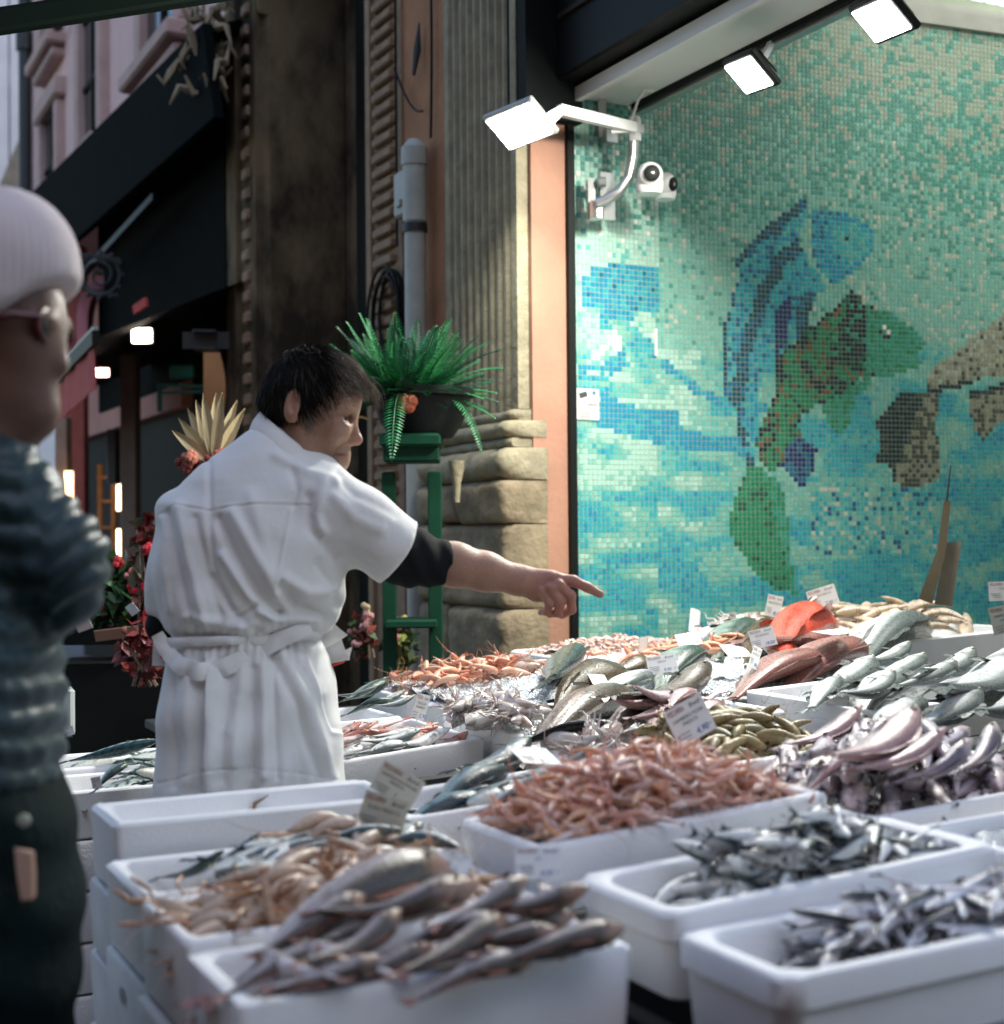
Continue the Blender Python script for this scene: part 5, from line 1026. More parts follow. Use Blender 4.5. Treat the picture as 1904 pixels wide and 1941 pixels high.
heap('langoustine', 'langoustine', 'loose langoustine beside the pink shrimp crate', 'langoustine', 8, C[3], (.78, 1.0), (.1, .8), .0, .05, 40, 60, (.15, .18), (-30, 30), 'langoustines in the second crate', .5, .2)
for x, y, z in ((478, 1533, .885), (372, 1537, .885)):
    b = MB(); p = G(x, y + 12, .86); b.tube([p, p + EZ * .02 + EU * .006, p + EZ * .032 + EU * .03], [.004, .004, .001], 6); tag(b.build('crab_claw', mat('claw_brown', (.20, .12, .06), .4) if x == 478 else bpy.data.materials['claw_brown']), 'small brown claw tip poking up in the almost empty crate', 'claw', 'claw tips in the almost empty crate')
MK = 'mackerel in the rear left crates'
for key in (6, '6b'):
    heap('mackerel', 'mackerel', 'striped mackerel in the rear left crates beside the smock', 'fish', 9, C[key], (.05, .95), (.15, .9), -.05, .05, 20, 10, (.30, .38), (70, 100), MK, .4, .06)
lay('bream', 'bream', 'round silver green bream on the rear left mackerel crate', G(240, 1440, .83), G(165, 1500, .77), 80, 0); 
lay('mackerel', 'mackerel', 'striped mackerel in the rear left crates beside the smock', G(300, 1405, .83), G(110, 1450, .77), 85, 1, MK)
lay('mackerel', 'mackerel', 'striped mackerel in the rear left crates beside the smock', G(312, 1440, .79), G(215, 1480, .76), 85, 1, MK)
# bonito
BO = 'bonito in the middle crate'
for a, b_, za, zb, k in (((960, 1440), (775, 1540), .90, .85, 0), ((1060, 1458), (905, 1545), .925, .86, 1), ((1150, 1425), (985, 1500), .93, .87, 2), ((930, 1490), (830, 1530), .88, .85, 1), ((1120, 1480), (1000, 1540), .91, .87, 0), ((1010, 1420), (860, 1500), .90, .86, 2)):
    lay('bonito', 'bonito', 'dark backed bonito in the crate behind the pink shrimps', G(*a, za), G(*b_, zb), 80, k, BO)
heap('bonito', 'bonito', 'dark backed bonito in the crate behind the pink shrimps', 'fish', 6, C['cb'], (.1, .9), (.2, .85), -.05, .05, 15, 8, (.27, .31), (75, 100), BO, .1, .05)
# pink shrimps
heap('pink_shrimp', 'pink_shrimp', 'pink shrimp in the heap at the middle of the stall', 'shrimp', 296, C['pk'], (.05, .97), (.04, .96), -.012, .10, 0, 90, (.085, .12), (0, 360), 'pink shrimps heaped in the middle crate', .5, .28, cx=.47, pw=.75)
stuff_heap('pink_shrimp', 'shrimp_mass', 'tangled mass of pink shrimps inside the middle heap', 200, C['pk'], -.02, .098, (.085, .12), .47, .75)
# sardines and anchovies
heap('sardine', 'sardine', 'small dark backed sardine in the round cornered crate', 'fish', 95, C['a1'], (.16, .94), (.10, .94), -.06, .11, 40, 45, (.12, .165), (-10, 170), 'sardines in the round cornered crate', .5, .26, cx=.53, pw=.8)
heap('anchovy', 'anchovy', 'slim silver anchovy in the front right crate', 'fish', 110, C['a2'], (.08, .98), (.08, .95), -.06, .09, 25, 28, (.13, .18), (0, 170), 'anchovies in the front right crate', .5, .12, cx=.60, pw=.8)
# pile of lavender fish on the right
heap('lavender_fish', 'silver_fish', 'slender lavender silver fish in the right hand pile', 'fish', 110, C['fp'], (.02, 1.0), (.03, .99), -.045, .11, 42, 11, (.22, .29), (60, 115), 'lavender silver fish piled at the right', .12, .12)
for a, b_, za, zb in (((1745, 1370), (1560, 1500), 1.0, .93), ((1690, 1390), (1500, 1490), .985, .90), ((1800, 1400), (1600, 1500), .99, .92), ((1640, 1355), (1480, 1450), .985, .91), ((1850, 1420), (1690, 1520), .97, .90)):
    lay('rosy_fish' if za > .983 else 'lavender_fish', 'silver_fish', 'broader rosy fish lying on top of the right hand pile', G(*a, za), G(*b_, zb), 80, None, 'lavender silver fish piled at the right')
heap('cuttle', 'cuttlefish', 'wet grey cuttlefish in the right edge crate', 'cuttlefish', 14, C['rc'], (.35, 1.0), (.1, .95), -.01, .09, 30, 90, (.12, .18), (0, 360), 'cuttlefish in the right edge crate', .5, .3, cx=.8)
# brown prawns and squid in t2
heap('brown_prawn', 'brown_prawn', 'olive brown prawn in the heap behind the pink shrimps', 'prawn', 120, C['t2'], (.30, 1.0), (.05, .95), -.02, .075, 10, 70, (.13, .17), (-40, 60), 'brown prawns behind the pink shrimps', .5, .25, cx=.62)
heap('squid', 'small_squid', 'pale squid in the heap left of the brown prawns', 'squid', 26, C['t2'], (.0, .38), (.0, .9), -.02, .07, 30, 60, (.12, .20), (0, 360), 'pale squid left of the brown prawns', .5, .2, cx=.2)
heap('rosy_fish', 'rosy_fish', 'long rosy fish behind the brown prawns', 'fish', 9, C['t2'], (.35, 1.0), (.72, 1.0), .03, .06, 20, 20, (.20, .26), (70, 100), 'rosy fish behind the brown prawns', .3, .1, cx=.6, cy=.85)
# red mullet
heap('mullet', 'red_mullet', 'red mullet in the crate beside the elbow of the fishmonger', 'fish', 34, C['mu'], (.05, .95), (.06, .94), -.035, .06, 10, 22, (.16, .22), (70, 105), 'red mullet beside the fishmonger', .4, .12)
heap('sea_bass', 'silver_fish', 'silver fish among the red mullet', 'fish', 7, C['mu'], (.15, .85), (.05, .5), -.01, .03, 15, 14, (.17, .22), (75, 100), 'silver fish among the red mullet', .4, .08, cy=.28)
for a, b_ in (((920, 1305), (640, 1350)), ):
    pass
GF = 'grey green bream in the far left crate'
for a, b_, za, zb, r in (((735, 1292), (640, 1335), .915, .87, 70), ((770, 1312), (690, 1345), .905, .87, 80), ((745, 1320), (640, 1350), .90, .86, 75), ((715, 1310), (625, 1330), .90, .87, 80), ((790, 1325), (700, 1352), .89, .86, 85)):
    lay('bream' if r < 76 else 'sea_bass', 'bream', 'grey green bream in the far crate beside the papers', G(*a, za), G(*b_, zb), r, None, GF)
# octopus, squid, tiny shrimps
heap('octopus', 'octopus', 'pale orange octopus in the long far crate', 'octopus', 40, C['oc'], (.03, .99), (.05, .95), -.05, .09, 20, 80, (.18, .28), (0, 360), 'octopus in the long far crate', .5, .2)
sqz = dict(FL=GP(905, 1392, 0), x=nrm(EU + EZ * .045), y=EV, z=EZ, L=.26, W=.34, H=.1)
heap('squid', 'squid', 'wet squid heaped at the left of the ice tray', 'squid', 34, sqz, (.0, 1.0), (.0, 1.0), .01, .05, 40, 70, (.12, .17), (0, 360), 'squid at the left of the ice tray', .5, .12)
tiny = MB(); cs = C['ss']
for k in range(900):
    a, b_ = rnd.uniform(.03, .97), rnd.uniform(.03, .97); p = cp(cs, a, b_, -.02 + .05 * math.sin(math.pi * a) * math.sin(math.pi * b_) + rnd.uniform(-.01, .012)); d = nrm([rnd.gauss(0, 1), rnd.gauss(0, 1), rnd.gauss(0, .35)]); cu = nrm(np.cross(d, [rnd.gauss(0, 1) for _ in range(3)])) * .008
    tiny.tube([p - d * .018, p + cu, p + d * .018], [.003, .007, .002], 5, np.array(rnd.choice([(.62, .42, .36), (.66, .50, .44), (.58, .34, .26), (.68, .58, .54)])) * rnd.uniform(.8, 1.2))
tag(tiny.build('tiny_shrimps', shell), 'mass of tiny pink shrimps in the far crate against the mosaic edge', None, kind='stuff')
heap('orange_prawn', 'orange_prawn', 'orange prawn among the far crates below the hand', 'prawn', 46, bank, (.0, .55), (.35, 1.0), .01, .05, 10, 80, (.10, .15), (0, 360), 'orange prawns on the ice bank', .5, .3, cx=.3, cy=.6)
# large single fish on the ice
for key, name, label, a, b_, za, zb, r in (
    ('greyfish', 'grey_fish', 'dark green fish standing head up beside the pointing hand', (1086, 1233), (1040, 1300), .985, .88, 60),
    ('monkfish', 'monkfish', 'glossy brown monkfish lying on the ice tray', (1150, 1272), (1005, 1345), .955, .885, 20),
    ('monkfish', 'monkfish', 'smaller mottled monkfish behind the glossy brown one', (1235, 1260), (1110, 1300), .955, .90, 30),
    ('brown_hake', 'hake', 'slender purple brown fish beside the monkfish', (1190, 1290), (965, 1400), .95, .875, 80),
    ('dark_eel', 'black_fish', 'long glossy black fish along the front of the ice tray', (1172, 1362), (965, 1398), .905, .87, 60),
    ('brown_hake', 'hake', 'pinkish fish between the black fish and the price card', (1270, 1305), (1110, 1390), .96, .89, 80),
    ('brown_hake', 'hake', 'large brown fish with pale flank in the middle of the ice', (1350, 1290), (1170, 1375), .965, .885, 75),
    ('sea_bass', 'silver_fish', 'silver fish lying under the raised price card', (1240, 1270), (1100, 1330), .955, .90, 85),
    ('bream', 'bream', 'round silver bream half hidden by a price card', (1300, 1232), (1230, 1290), .985, .91, 70),
    ('bream', 'bream', 'round grey bream in front of the mosaic', (1400, 1185), (1335, 1235), 1.01, .93, 65),
    ('sea_bass', 'silver_fish', 'silver fish behind the round bream at the mosaic', (1365, 1190), (1290, 1240), .99, .92, 80),
    ('scorpionfish', 'scorpion_fish', 'bright red scorpion fish towering on the ice', (1536, 1182), (1428, 1246), 1.02, .92, 45),
    ('snapper', 'snapper', 'nearer reddish brown snapper with its eye towards the street', (1548, 1232), (1350, 1300), .985, .92, 75),
    ('snapper', 'snapper', 'reddish brown snapper under a flat price card', (1610, 1212), (1450, 1290), .995, .93, 75),
    ('snapper', 'snapper', 'paler snapper behind the two reddish ones', (1565, 1200), (1420, 1265), .995, .93, 80),
    ('sea_bass', 'grey_fish', 'big glossy grey fish beside the mantis shrimps', (1740, 1165), (1560, 1245), 1.04, .95, 70),
    ('monkfish', 'monkfish', 'mottled brown fish left of the scorpion fish', (1470, 1195), (1380, 1250), .985, .92, 50)):
    th = {'monkfish': .035, 'scorpionfish': .07, 'bream': .05}.get(key, .04); lay(key, name, label, GP(*a, th + .02), GP(*b_, th - .012), r)
BS = 'sea bass in the right hand crates'
for a, b_, za, zb in (((1590, 1282), (1530, 1345), .955, .88), ((1720, 1262), (1600, 1345), .965, .89), ((1755, 1250), (1640, 1310), .97, .905), ((1655, 1258), (1560, 1330), .945, .89), ((1815, 1262), (1690, 1320), .975, .905), ((1850, 1250), (1740, 1310), .975, .91), ((1730, 1235), (1610, 1285), .975, .92), ((1700, 1290), (1590, 1350), .925, .88)):
    lay('sea_bass', 'sea_bass', 'pale silver sea bass in the farther right hand crate', GP(*a, .055), GP(*b_, .02), 80, None, BS)
for a, b_, za, zb in (((1745, 1320), (1630, 1420), .945, .86), ((1860, 1318), (1720, 1410), .95, .87), ((1940, 1270), (1770, 1390), .97, .88), ((1975, 1310), (1850, 1400), .96, .88), ((1900, 1300), (1745, 1360), .955, .89), ((1990, 1350), (1880, 1440), .945, .87)):
    lay('sea_bass', 'sea_bass', 'larger white bellied sea bass in the nearer right hand crate', GP(*a, .05), GP(*b_, .005), 80, None, BS)
heap('mantis', 'mantis_shrimp', 'segmented beige mantis shrimp in the far right crate', 'mantis shrimp', 46, C['m4'], (.02, .98), (.05, .98), .0, .11, 5, 35, (.17, .23), (-25, 25), 'mantis shrimps in the far right crate', .5, .15)
heap('orange_prawn', 'orange_prawn', 'orange prawn spilling left of the mantis shrimps', 'prawn', 70, C['m4'], (-.35, .35), (.2, 1.1), .01, .06, 10, 80, (.09, .13), (0, 360), 'orange prawns left of the mantis shrimps', .5, .3, cx=.02, clamp=False)
heap('mantis', 'mantis_shrimp', 'mantis shrimp in the rearmost crate', 'mantis shrimp', 26, C['m5'], (.02, .98), (.05, .98), -.01, .08, 5, 35, (.15, .20), (-25, 25), 'mantis shrimps in the rearmost crate', .5, .15)
heap('squid', 'squid', 'pale squid in the rearmost crate', 'squid', 10, C['m5'], (.0, .3), (.0, .9), .0, .05, 5, 60, (.14, .2), (0, 360), 'squid in the rearmost crate', .5, .15, cx=.12)
# ================================================================== people (surfaces grown from blended volumes)
def surface_nets(vol, org, h):
    s = vol < 0; nx, ny, nz = vol.shape; V = np.zeros((nx - 1, ny - 1, nz - 1, 3)); cnt = np.zeros((nx - 1, ny - 1, nz - 1))
    def sl(a, i): return slice(i, a - 1 + i)
    offs = [(i, j, k) for i in (0, 1) for j in (0, 1) for k in (0, 1)]
    for a in offs:
        for ax in range(3):
            if a[ax]: continue
            b_ = list(a); b_[ax] = 1
            va = vol[sl(nx, a[0]), sl(ny, a[1]), sl(nz, a[2])]; vb = vol[sl(nx, b_[0]), sl(ny, b_[1]), sl(nz, b_[2])]
            m = (va < 0) != (vb < 0); t = np.where(m, va / np.where(m, va - vb, 1), 0)
            for q in range(3): V[..., q] += np.where(m, a[q] + (t if q == ax else 0), 0)
            cnt += m
    act = cnt > 0; idx = -np.ones(act.shape, int); idx[act] = np.arange(act.sum()); I, J, Kk = np.nonzero(act)
    P = V[act] / cnt[act][:, None] + np.stack([I, J, Kk], 1); P = P * h + np.asarray(org); F = []
    for ax in range(3):
        a_ = [slice(None)] * 3; b_ = [slice(None)] * 3; a_[ax] = slice(0, -1); b_[ax] = slice(1, None); o1, o2 = [q for q in range(3) if q != ax]
        sa, sb = s[tuple(a_)], s[tuple(b_)]; m = sa != sb
        for q in (o1, o2):
            k = [slice(None)] * 3; k[q] = [0, -1]; m[tuple(k)] = False
        X = np.stack(np.nonzero(m), 1)
        if not len(X): continue
        e1 = np.zeros(3, int); e1[o1] = 1; e2 = np.zeros(3, int); e2[o2] = 1; g = lambda q: idx[q[:, 0], q[:, 1], q[:, 2]]
        quad = np.stack([g(X - e1 - e2), g(X - e2), g(X), g(X - e1)], 1); fl = sa[m]
        if ax == 1: fl = ~fl
        quad[~fl] = quad[~fl][:, ::-1]; F.append(quad)
    return P, np.concatenate(F)
def grid(lo, hi, h):
    ax = [np.arange(lo[k] - 2 * h, hi[k] + 3 * h, h) for k in range(3)]; X, Y, Z = np.meshgrid(*ax, indexing='ij'); return X, Y, Z, np.array([a[0] for a in ax])
def smin(a, b_, k): hh = np.clip(.5 + .5 * (b_ - a) / k, 0, 1); return b_ * (1 - hh) + a * hh - k * hh * (1 - hh)
def smax(a, b_, k): return -smin(-a, -b_, k)
def ell(G_, c, r, rot=0.0, roty=0.0):
    X, Y, Z = G_; x, y, z = X - c[0], Y - c[1], Z - c[2]
    if rot: ca, sa = math.cos(rot), math.sin(rot); x, z = x * ca + z * sa, -x * sa + z * ca
    if roty: ca, sa = math.cos(roty), math.sin(roty); x, y = x * ca + y * sa, -x * sa + y * ca
    k0 = np.sqrt((x / r[0]) ** 2 + (y / r[1]) ** 2 + (z / r[2]) ** 2); k1 = np.sqrt((x / r[0] ** 2) ** 2 + (y / r[1] ** 2) ** 2 + (z / r[2] ** 2) ** 2) + 1e-9
    return k0 * (k0 - 1) / k1
def cap_(G_, a, b_, ra, rb, fy=1.0):
    X, Y, Z = G_; a = np.asarray(a); b_ = np.asarray(b_); d = b_ - a; t = np.clip(((X - a[0]) * d[0] + (Y - a[1]) * d[1] + (Z - a[2]) * d[2]) / (d @ d + 1e-12), 0, 1)
    return np.sqrt((X - a[0] - t * d[0]) ** 2 + ((Y - a[1] - t * d[1]) / fy) ** 2 + (Z - a[2] - t * d[2]) ** 2) - (ra + (rb - ra) * t)
def chain(G_, pts, rad, k=.01, fy=1.0):
    d = None
    for i in range(len(pts) - 1):
        q = cap_(G_, pts[i], pts[i + 1], rad[i], rad[i + 1], fy); d = q if d is None else smin(d, q, k)
    return d
def sections(G_, rows, W_, sq=2.0):
    """stack of elliptical sections; rows: (py, left px, right px, half depth, depth offset)"""
    X, Y, Z = G_; R = np.array(rows, float); R = R[::-1]
    zz = np.array([W_(900, r[0], 0)[2] for r in R]); xl = np.array([W_(r[1], r[0], 0)[0] for r in R]); xr = np.array([W_(r[2], r[0], 0)[0] for r in R]); y0 = W_(900, 1000, 0)[1]
    zs = Z[0, 0, :]; f = lambda v: np.interp(zs, zz, v)[None, None, :]
    L, R_, hy, oy = f(xl), f(xr), f(R[:, 3]), f(R[:, 4]); cx_ = (L + R_) / 2; hx = (R_ - L) / 2
    k = (np.abs((X - cx_) / hx) ** sq + np.abs((Y - y0 - oy) / hy) ** sq) ** (1 / sq); d = (k - 1) * np.minimum(hx, hy)
    return np.maximum(d, np.maximum(zz[0] - Z, Z - zz[-1]))
def relax(P, F, it=2, lam=.5):
    n = len(P); a = np.concatenate([F[:, 0], F[:, 1], F[:, 2], F[:, 3]]); b_ = np.concatenate([F[:, 1], F[:, 2], F[:, 3], F[:, 0]])
    for _ in range(it):
        S = np.zeros_like(P); Cn = np.zeros(n); np.add.at(S, a, P[b_]); np.add.at(S, b_, P[a]); np.add.at(Cn, a, 1); np.add.at(Cn, b_, 1); P = P + lam * (S / Cn[:, None] - P)
    return P
def normals(P, F):
    fn = np.cross(P[F[:, 2]] - P[F[:, 0]], P[F[:, 3]] - P[F[:, 1]]); N = np.zeros_like(P)
    for k in range(4): np.add.at(N, F[:, k], fn)
    return N / (np.linalg.norm(N, axis=1)[:, None] + 1e-12)
def pdist(x, y, L):
    best = np.full(x.shape, 1e9); side = np.zeros(x.shape)
    for (ax, ay), (bx, by) in zip(L[:-1], L[1:]):
        dx, dy = bx - ax, by - ay; l2 = dx * dx + dy * dy + 1e-9; t = np.clip(((x - ax) * dx + (y - ay) * dy) / l2, 0, 1); d = np.hypot(x - ax - t * dx, y - ay - t * dy)
        s = np.sign((x - ax) * dy - (y - ay) * dx); m = d < best; best = np.where(m, d, best); side = np.where(m, s, side)
    return best, side
def obj_from(P, F, name, m, parent, col=None, sharp=0):
    mb = MB(); mb.v = [P]; mb.f = [tuple(q) for q in F.tolist()]; mb.n = len(P); mb.c = [np.ones((len(P), 3)) if col is None else col]; mb.m = [0] * len(F); return mb.build(name, m, parent, sharp)
# ---------------------------------------------------------------- the fishmonger
MD = 3.08
def W(px, py, dy=0.0): 
    p = U(px, py, MD); return p + np.array([0, dy, 0])
skin = mat('skin', (1, 1, 1), .5, vcol=True, var=.10, vscale=40, spec=.4, bump=.12, bscale=160, sub=.12, subr=(1, .35, .2))
# --- head
lo = W(480, 930, 0) - np.array([0, .14, 0]); hi = W(705, 640, 0) + np.array([0, .14, 0]); X, Y, Z, og = grid(lo, hi, .0026); Gd = (X, Y, Z)
h = ell(Gd, W(600, 742), (.098, .076, .092), -.25)
h = smin(h, ell(Gd, W(632, 792), (.047, .060, .075), -.06), .025)
h = smin(h, cap_(Gd, W(592, 828), W(634, 868), .046, .034, 1.0), .03)
h = smin(h, ell(Gd, W(634, 877), (.020, .026, .020)), .018)
h = smin(h, ell(Gd, W(641, 858), (.018, .027, .026)), .014)
for sg in (-1, 1):
    h = smin(h, ell(Gd, W(657, 778, sg * .030), (.017, .027, .0095), .15), .010)
    h = smin(h, ell(Gd, W(645, 818, sg * .040), (.024, .020, .020), .5), .02)
    h = smax(h, -ell(Gd, W(664, 795, sg * .034), (.014, .017, .012)), .010)
h = smin(h, cap_(Gd, W(665.5, 788), W(675.5, 829), .0080, .0102), .009)
h = smin(h, ell(Gd, W(676.5, 834), (.0130, .0125, .0118), .3), .006)
for sg in (-1, 1):
    h = smin(h, ell(Gd, W(668, 838, sg * .012), (.0115, .008, .0085)), .006)
    h = smax(h, -ell(Gd, W(671, 844, sg * .008), (.006, .004, .0035)), .003)
    h = smin(h, ell(Gd, W(654.5, 788.5, sg * .034), (.0150, .0125, .0062), .30), .004)          # upper lid
    h = smin(h, ell(Gd, W(653.5, 801.5, sg * .034), (.0140, .0115, .0055), -.15), .005)          # bag under the eye
    h = smin(h, cap_(Gd, W(638, 857, sg * .021), W(653.5, 858.5, sg * .004), .0050, .0072), .004)
    h = smin(h, cap_(Gd, W(638, 864, sg * .020), W(651, 867, sg * .004), .0052, .0078), .004)
    h = smax(h, -cap_(Gd, W(633, 860.5, sg * .026), W(656, 862.5, sg * .0), .0020, .0026), .003)
    # ear
    e = ell(Gd, W(564, 774, sg * .078), (.0170, .0105, .0355), -.20, sg * .25); e = smax(e, -ell(Gd, W(567.5, 772, sg * .0905), (.0105, .0095, .0215), -.20), .004); e = smin(e, ell(Gd, W(572, 779, sg * .080), (.005, .006, .008)), .004); e = smin(e, ell(Gd, W(566, 797, sg * .076), (.009, .0075, .010)), .006); h = smin(h, e, .005)
h = smin(h, cap_(Gd, W(566, 822), W(535, 930), .055, .066), .03)
for sg in (-1,): h = smin(h, cap_(Gd, W(578, 822, -.045), W(600, 890, -.030), .014, .014), .02)
P, F = surface_nets(h, og, .0026); P = relax(P, F, 1, .4); px, py = PXv(P)[0], PXv(P)[1]
base = np.array([.40, .235, .155]); colr = np.tile(base, (len(P), 1)) * (1 + .05 * np.random.RandomState(3).normal(size=(len(P), 1)))
def blend(c, w): global colr; colr = colr * (1 - w[:, None]) + np.asarray(c) * w[:, None]
blend((.44, .19, .135), .55 * np.exp(-(((px - 680) / 14) ** 2 + ((py - 832) / 16) ** 2)))
blend((.42, .17, .12), .55 * np.exp(-(((px - 562) / 16) ** 2 + ((py - 772) / 32) ** 2)))
blend((.22, .17, .14), .50 * np.exp(-(((px - 640) / 34) ** 2 + ((py - 868) / 18) ** 2)))          # stubble
blend((.36, .14, .11), .8 * np.exp(-(((px - 651) / 8) ** 2 + ((py - 863) / 6) ** 2)))             # lips
blend((.05, .02, .015), .95 * np.exp(-(((px - 645) / 11) ** 2 + ((py - 861.8) / 2.2) ** 2)))  # dark mouth line, crease shade put into the skin colour
blend((.17, .075, .05), .6 * np.exp(-(((px - 652) / 12) ** 2 + ((py - 786) / 4) ** 2)))  # shade of the eye socket painted into the skin
blend((.20, .10, .07), .5 * np.exp(-(pdist(px, py, [(655, 838), (640, 850), (634, 864)])[0] / 2.5) ** 2))  # shade of the cheek fold painted into the skin
blend((.52, .34, .26), .5 * np.exp(-(((px - 648) / 12) ** 2 + ((py - 815) / 9) ** 2)))  # light on the cheek painted into the skin
blend((.26, .12, .09), .5 * np.exp(-(((px - 655) / 13) ** 2 + ((py - 800) / 7) ** 2)))  # lower eye socket shade painted into the skin
headP, headF, headC = P, F, colr
# --- forearm and hand
lo = W(800, 1190, -.02) - np.array([0, .02, 0]); hi = W(1165, 1020, .26); X, Y, Z, og = grid(lo, hi, .0026); Gd = (X, Y, Z)
AY = .10
def H(px, py, dy=0.0): return W(px, py, AY + dy)
h = chain(Gd, [H(800, 1062, -.05), H(860, 1072, -.02), H(920, 1086), H(985, 1103, .01)], [.046, .0465, .041, .031], .02)
h = smin(h, cap_(Gd, H(985, 1103, .01), H(1045, 1112, .012), .030, .034, .75), .02)
h = smin(h, cap_(Gd, H(1020, 1128, .01), H(1050, 1122, .01), .020, .022, .8), .015)
h = smin(h, chain(Gd, [H(1050, 1098, .0), H(1092, 1104, .0), H(1120, 1117, .0), H(1144, 1130, .0)], [.0145, .0120, .0108, .0090], .006), .008)
h = smin(h, chain(Gd, [H(1060, 1110, -.014), H(1086, 1132, -.016), H(1088, 1160, -.006), H(1070, 1172, .016)], [.0125, .0112, .0100, .0085], .005), .004)
h = smin(h, chain(Gd, [H(1046, 1118, -.016), H(1066, 1144, -.020), H(1062, 1166, -.010), H(1046, 1170, .012)], [.0125, .0108, .0098, .008], .005), .004)
h = smin(h, chain(Gd, [H(1030, 1124, -.012), H(1045, 1148, -.018), H(1040, 1164, -.008), H(1028, 1166, .01)], [.0115, .0095, .0085, .007], .005), .004)
h = smin(h, chain(Gd, [H(1010, 1116, .035), H(1040, 1132, .044), H(1072, 1140, .040), H(1086, 1146, .030)], [.015, .013, .011, .009], .006), .008)
for a in ((1062, 1098, -.008), (1064, 1110, -.022), (1050, 1118, -.026)): h = smin(h, ell(Gd, H(*a), (.0105, .008, .0085)), .008)
P2, F2 = surface_nets(h, og, .0026); P2 = relax(P2, F2, 1, .4); px, py = PXv(P2)[0], PXv(P2)[1]
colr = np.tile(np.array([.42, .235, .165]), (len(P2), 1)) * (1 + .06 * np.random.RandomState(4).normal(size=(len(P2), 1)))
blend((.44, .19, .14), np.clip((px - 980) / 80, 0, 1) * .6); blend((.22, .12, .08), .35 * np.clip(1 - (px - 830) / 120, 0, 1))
for q in ((1085, 1150), (1060, 1158), (1040, 1156), (1100, 1110)): blend((.48, .16, .12), .5 * np.exp(-(((px - q[0]) / 10) ** 2 + ((py - q[1]) / 10) ** 2)))
blend((.55, .34, .28), .6 * np.exp(-(((px - 1146) / 6) ** 2 + ((py - 1128) / 5) ** 2)))
# --- rest of the body under the clothes (coarse) with legs down to the ground
zg = lambda p: np.array([p[0], p[1], 0.0])
lo = np.array([W(260, 1500)[0] - .05, MD - .25, 0]); hi = W(860, 880, .3); X, Y, Z, og = grid(lo, hi, .016); Gd = (X, Y, Z)
h = sections(Gd, [(900, 420, 560, .08, 0), (980, 340, 630, .12, 0), (1100, 335, 620, .125, 0), (1230, 350, 590, .11, 0), (1400, 340, 620, .13, 0), (1480, 345, 615, .13, 0)], W)
h = smin(h, cap_(Gd, W(548, 880), W(535, 960), .062, .08), .03)
for x0, y0 in ((405, .0), (555, .02)):
    a = W(x0, 1470, y0); kf = np.array([a[0] + .01, a[1], .46]); an = np.array([a[0] + .0, a[1] + .01, .07]); h = smin(h, chain(Gd, [a, kf, an], [.10, .062, .042], .03), .05); h = smin(h, cap_(Gd, an - EZ * .03, an + np.array([.05, .14, -.035]), .036, .03), .02)
h = smin(h, chain(Gd, [W(640, 975, -.03), W(740, 1035, .0), W(830, 1065, .06)], [.062, .05, .045], .02), .03)
h = smin(h, chain(Gd, [W(352, 990, .02), W(314, 1150, .02), W(318, 1205, .12)], [.045, .030, .028], .02), .03)
P3, F3 = surface_nets(h, og, .016); P3 = relax(P3, F3, 1)
allP = np.concatenate([headP, P2, P3]); allF = np.concatenate([headF, F2 + len(headP), F3 + len(headP) + len(P2)]); allC = np.concatenate([headC, colr, np.tile(base, (len(P3), 1))])
man = obj_from(allP, allF, 'person', skin, None, allC)
tag(man, 'fishmonger in a white smock seen from behind, pointing to the right with outstretched arm', 'person')
# eye and brow
b = MB(); b.ball(W(653.5, 795, -.0285), .0118, n=14, m=10, col=(.36, .31, .28)); b.ball(W(658.5, 796.5, -.0315), (.0066, .0082, .0064), n=10, m=8, col=(.025, .02, .015)); b.build('eye', eye_m, man)
hairm = mat('hair', (1, 1, 1), .6, vcol=True, var=.3, vscale=80, spec=.12)
b = MB(); r_ = random.Random(5)
for k in range(170):
    t = k / 169; p = W(lerp(640, 669, t), lerp(779, 783, t) - 6 * math.sin(t * 2.4) + r_.uniform(-3, 3), -.0595 + .033 * t); d = np.array([.009, .002, -.002 + .004 * (1 - t)]) * r_.uniform(.7, 1.2); b.tube([p, p + d * .5 + np.array([0, -.002, .001]), p + d], [.0007, .0008, .0003], 3, np.array([.10, .08, .06]) * r_.uniform(.5, 1.4))
b.build('eyebrow', hairm, man)
# --- hair: cap volume plus strands
lo = W(478, 815, 0) - np.array([0, .13, 0]); hi = W(735, 640, 0) + np.array([0, .13, 0]); X, Y, Z, og = grid(lo, hi, .0032); Gd = (X, Y, Z)
hc = ell(Gd, W(592, 736), (.090, .084, .085), -.25); hc = smin(hc, ell(Gd, W(541, 766), (.046, .064, .052), .5), .035); hc = smin(hc, ell(Gd, W(648, 714), (.040, .052, .026), -.62), .03)
hc = smax(hc, -ell(Gd, W(676, 800, 0), (.060, .12, .068), .28), .010); hc = smax(hc, -ell(Gd, W(612, 836, 0), (.048, .14, .048), -.1), .010)
hc = smax(hc, -ell(Gd, W(563, 777, -.092), (.0225, .030, .040), -.2), .005)
P, F = surface_nets(hc, og, .0032); N_ = normals(P, F); px, py = PXv(P)[0], PXv(P)[1]
P = P + N_ * (.0022 * np.sin(px * .9 + py * .35 + P[:, 1] * 300))[:, None]
front = np.clip((px - 640 + (740 - py) * .2) / 50, 0, 1); cc = np.array([.010, .0095, .008]) * (1 - front[:, None]) + np.array([.075, .062, .045]) * front[:, None]
hair = obj_from(P, F, 'hair', hairm, man, cc)
b = MB(); rs = np.random.RandomState(11); cen = W(598, 742); sel = rs.choice(len(P), 4600, replace=True)
